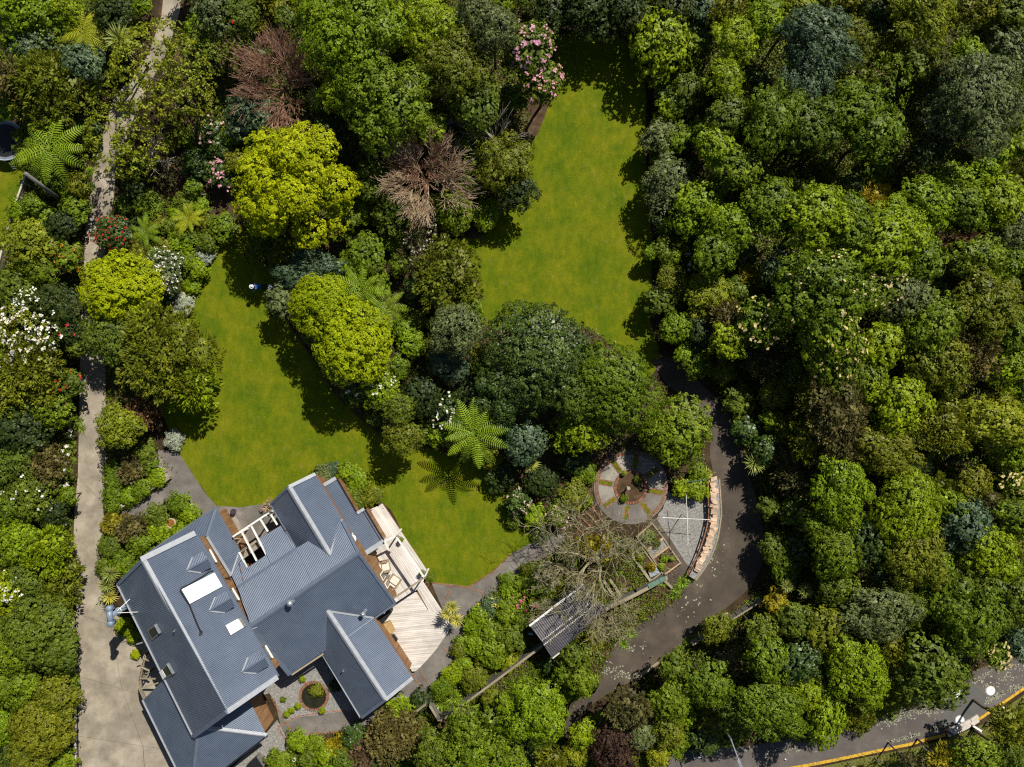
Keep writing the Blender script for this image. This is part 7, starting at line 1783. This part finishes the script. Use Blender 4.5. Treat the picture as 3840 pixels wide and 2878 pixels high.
for x, y, r, st_, mk, lb in B:
    if mk == 'brown' and 'brown' not in lb: mk = 'olive'
    if y > 0 and st_ == 'broad' and r > 90: st_ = rg0.choice(('broad', 'small'))
    kw = dict(fl=(26, .22), fm='f_creamf') if 'cream' in lb else {}
    tree(x, y, r * 1.16, st_, mk, lb, ell=rg0.uniform(.82, 1.22), h=min(9.0, 2.4 + 2.2 * r * S + 0) * (.6 if x < 3010 and 1300 < y < 2260 else (.62 if x < 2660 else 1.0)), **kw)
bare(3290, 300, 70, 2.6, 'twig_tan', "fallen bare branches in the twiggy clearing of the upper bush", 41, 6, (3, 3, 2), .04, .3)
bare(3260, 2620, 60, 2.4, 'twig_tan', "tangle of dead tan branches at the street's edge", 42, 7, (4, 3, 2), .05, .35)
bare(3640, 1310, 60, 4.6, 'twig_grey', "bare grey branches beside the brownish feathery tree", 43, 6, (4, 3, 2), .04, .3)
bare(2740, 2470, 56, 2.4, 'twig_grey', "pale bare twigs below the rail fence", 44, 7, (5, 4, 2), .03, .3)

# gap fillers: lower trees standing between those above
KINDS_FILL = [('broad', 'green', "green understorey bush filling a gap in the bush"), ('broad', 'mid', "mid green understorey bush filling a gap in the bush"), ('broad', 'bright', "bright green understorey bush filling a gap in the bush"), ('small', 'olive', "olive understorey bush filling a gap in the bush"),
              ('feather', 'olive', "feathery olive understorey bush filling a gap in the bush"), ('broad', 'deep', "dark glossy understorey bush filling a gap in the bush"), ('feather', 'golden', "golden gorse bush filling a gap in the bush")]
rg = random.Random(99)
def fill(poly, cap_, n, rlo, rhi, hlo, hhi, group, kinds, avoid=None, dens=.72, lab=None):
    xs = [p[0] for p in poly]; ys = [p[1] for p in poly]; made = 0
    for _ in range(n):
        if made >= cap_: break
        x, y = rg.uniform(min(xs), max(xs)), rg.uniform(min(ys), max(ys))
        if not inside((x, y), poly): continue
        if avoid and any(inside((x, y), a) for a in avoid): continue
        r = rg.uniform(rlo, rhi); h_ = rg.uniform(hlo, hhi); p = P(x, y, h_ * .6)
        if any((p.x - a) ** 2 + (p.y - b) ** 2 < (c * dens + r * S * .35) ** 2 for a, b, c, _ in PLACED): continue
        k = rg.choices(range(len(kinds)), [4, 4, 4, 2, 2, 3, .5][:len(kinds)])[0]; st_, mk, lb = kinds[k]
        tree(x, y, r, st_, mk, lb if lab is None else lb.replace("in the bush", lab), "bush", h=h_, group=group + ", " + mk + " " + st_); made += 1
    return made
ROADPOLY = [(2440, 1350)] + ROAD_L + ROAD_R[::-1]
BUSH = [(2500, -60), (3900, -60), (3900, 2400), (3720, 2440), (3540, 2560), (3240, 2690), (3000, 2740), (2780, 2770), (2560, 2790), (2420, 2840), (2330, 2760), (2300, 2640), (2480, 2490), (2620, 2400), (2760, 2300), (2870, 2200), (2885, 2050), (2870, 1920), (2830, 1780), (2790, 1600), (2700, 1470), (2560, 1330), (2500, 1200), (2470, 1000), (2470, 780), (2450, 620), (2440, 480), (2480, 330)]
fill(BUSH, 110, 4000, 44, 70, 1.8, 3.4, "understorey of the bush", KINDS_FILL, [ROADPOLY], .85)
TOPP = [(700, -60), (2450, -60), (2400, 60), (2150, 90), (2000, 120), (1960, 560), (1800, 840), (1400, 850), (1000, 820), (820, 560), (720, 120)]
fill(TOPP, 45, 900, 40, 70, 1.8, 3.4, "understorey of the upper wood", KINDS_FILL[:6], None, .7, "in the upper wood")
LEFTP = [(-60, -60), (560, -60), (540, 180), (400, 340), (340, 600), (315, 800), (300, 1100), (290, 1560), (262, 1880), (262, 2100), (270, 2860), (-60, 2940), (-60, 1090), (110, 680), (100, 600), (100, 440), (-60, 420)]
fill(LEFTP, 45, 900, 36, 62, 1.6, 3.0, "understorey left of the drive", KINDS_FILL[:6], None, .7, "left of the drive")
BOTP = [(1100, 2800), (1300, 2780), (1520, 2720), (1650, 2740), (1900, 2570), (2040, 2470), (2140, 2480), (2170, 2600), (2130, 2720), (2260, 2680), (2330, 2700), (2440, 2860), (2300, 2960), (1040, 2960)]
fill(BOTP, 25, 500, 34, 60, 1.2, 2.4, "understorey along the bottom edge", KINDS_FILL[:6], None, .7, "along the bottom edge")
ISL = [(1060, 1000), (1500, 880), (1740, 980), (1780, 1180), (1860, 1280), (1850, 1560), (1920, 1830), (1640, 1650), (1400, 1560), (1200, 1330), (1080, 1160)]
fill(ISL, 25, 400, 34, 56, 1.0, 2.2, "understorey of the island bed", KINDS_FILL[:6], None, .7, "in the island bed")
PB = [(470, 520), (760, 480), (800, 700), (800, 900), (730, 1080), (560, 1180), (420, 1000), (440, 780)]
fill(PB, 18, 300, 30, 50, .6, 1.4, "low plants beside the drive", KINDS_FILL[:6], None, .7, "beside the drive")
SB = [(1780, 2300), (1980, 2110), (2120, 2080), (2130, 2200), (2000, 2330), (1780, 2520), (1690, 2520)]
EDGE = [(2380, 120), (2470, 330), (2460, 620), (2490, 800), (2490, 1200), (2560, 1320), (2620, 1330), (2560, 1150), (2540, 900), (2530, 620), (2540, 330), (2440, 120)]
fill(SB, 18, 260, 24, 40, .5, 1.0, "low plants of the shed bed", KINDS_FILL[:4], None, .6, "in the shed bed")

fill(EDGE, 26, 600, 26, 44, 1.0, 2.0, "low bushes along the lawn's shaded edge", KINDS_FILL[:6], None, .45, "along the lawn's shaded edge")
# ------------------------------------------------------------------ ground cover nobody could count
def cover(name, polys, n, hmax, ll, lw, mk, label, avoid=(), seed=0, size=.25, k=7):
    rng = np.random.default_rng(seed); pts = []
    for poly in polys:
        xs = [p[0] for p in poly]; ys = [p[1] for p in poly]; area = (max(xs) - min(xs)) * (max(ys) - min(ys))
        for _ in range(int(n * area / 1e6)):
            x, y = rng.uniform(min(xs), max(xs)), rng.uniform(min(ys), max(ys))
            if inside((x, y), poly) and not any(inside((x, y), a) for a in avoid): pts.append(tuple(P(x, y, 0)))
    c = np.array(pts); m = len(c); hh = rng.uniform(.02, hmax, (m, 1, 1))
    d = rng.normal(0, size, (m, k, 3)); d[:, :, 2] = np.abs(d[:, :, 2]) * .3
    q = (c[:, None, :] + d + np.concatenate([np.zeros((m, 1, 2)), hh], 2)).reshape(-1, 3)
    V = leaves(rng, q, np.tile([[0, 0, 1.0]], (len(q), 1)), ll, lw, .5)
    V[:, :, 2] = np.maximum(V[:, :, 2], .03)
    o = link(name, quads_mesh(name, V), L[mk]); tag(o, label, None, None, "stuff")
    return o
DRV = DRIVE_L + DRIVE_R[::-1]
HOUSEP = [(420, 2180), (740, 1980), (810, 1890), (900, 2050), (1080, 1820), (1190, 1770), (1300, 1780), (1440, 2030), (1560, 2530), (1360, 2700), (1000, 2770), (640, 2990), (520, 2600)]
av = [DRV, HOUSEP, ROADPOLY, PATH_S]
cover("undergrowth", [BUSH, TOPP, LEFTP], 6500, .5, .2, .1, 'mid', "dark leafy undergrowth on the forest floor", av, 1, .3)
cover("ground_cover", [BEDS['path_bed'], BEDS['shed_bed'], BEDS['drive_bed'], BEDS['house_bed'], BOTP], 7000, .3, .16, .08, 'green', "low leafy ground cover in the garden beds", av + [[(2388, 1960), (2620, 1880), (2660, 1900), (2560, 2240), (2440, 2190)]], 2, .2)
cover("island_cover", [BEDS['island']], 4000, .3, .16, .08, 'deep', "low shaded ground cover in the island bed", [[(2230, 1690), (2500, 1690), (2520, 1960), (2120, 2060), (2180, 1900)]] + av, 3, .25)
cover("verge_weeds", [[(2990, 2900), (3240, 2850), (3560, 2775), (3690, 2725), (3850, 2620), (3850, 2890), (2990, 2890)]], 5000, .25, .2, .05, 'oliveyellow', "weedy grass on the verge below the roadside fence", [], 4, .2)
cover("fallen_leaves", [BEDS['shed_bed'], BEDS['path_bed'], BEDS['island']], 2500, .04, .1, .06, 'russet', "fallen brown leaves strewn over the garden soil", av, 5, .3)
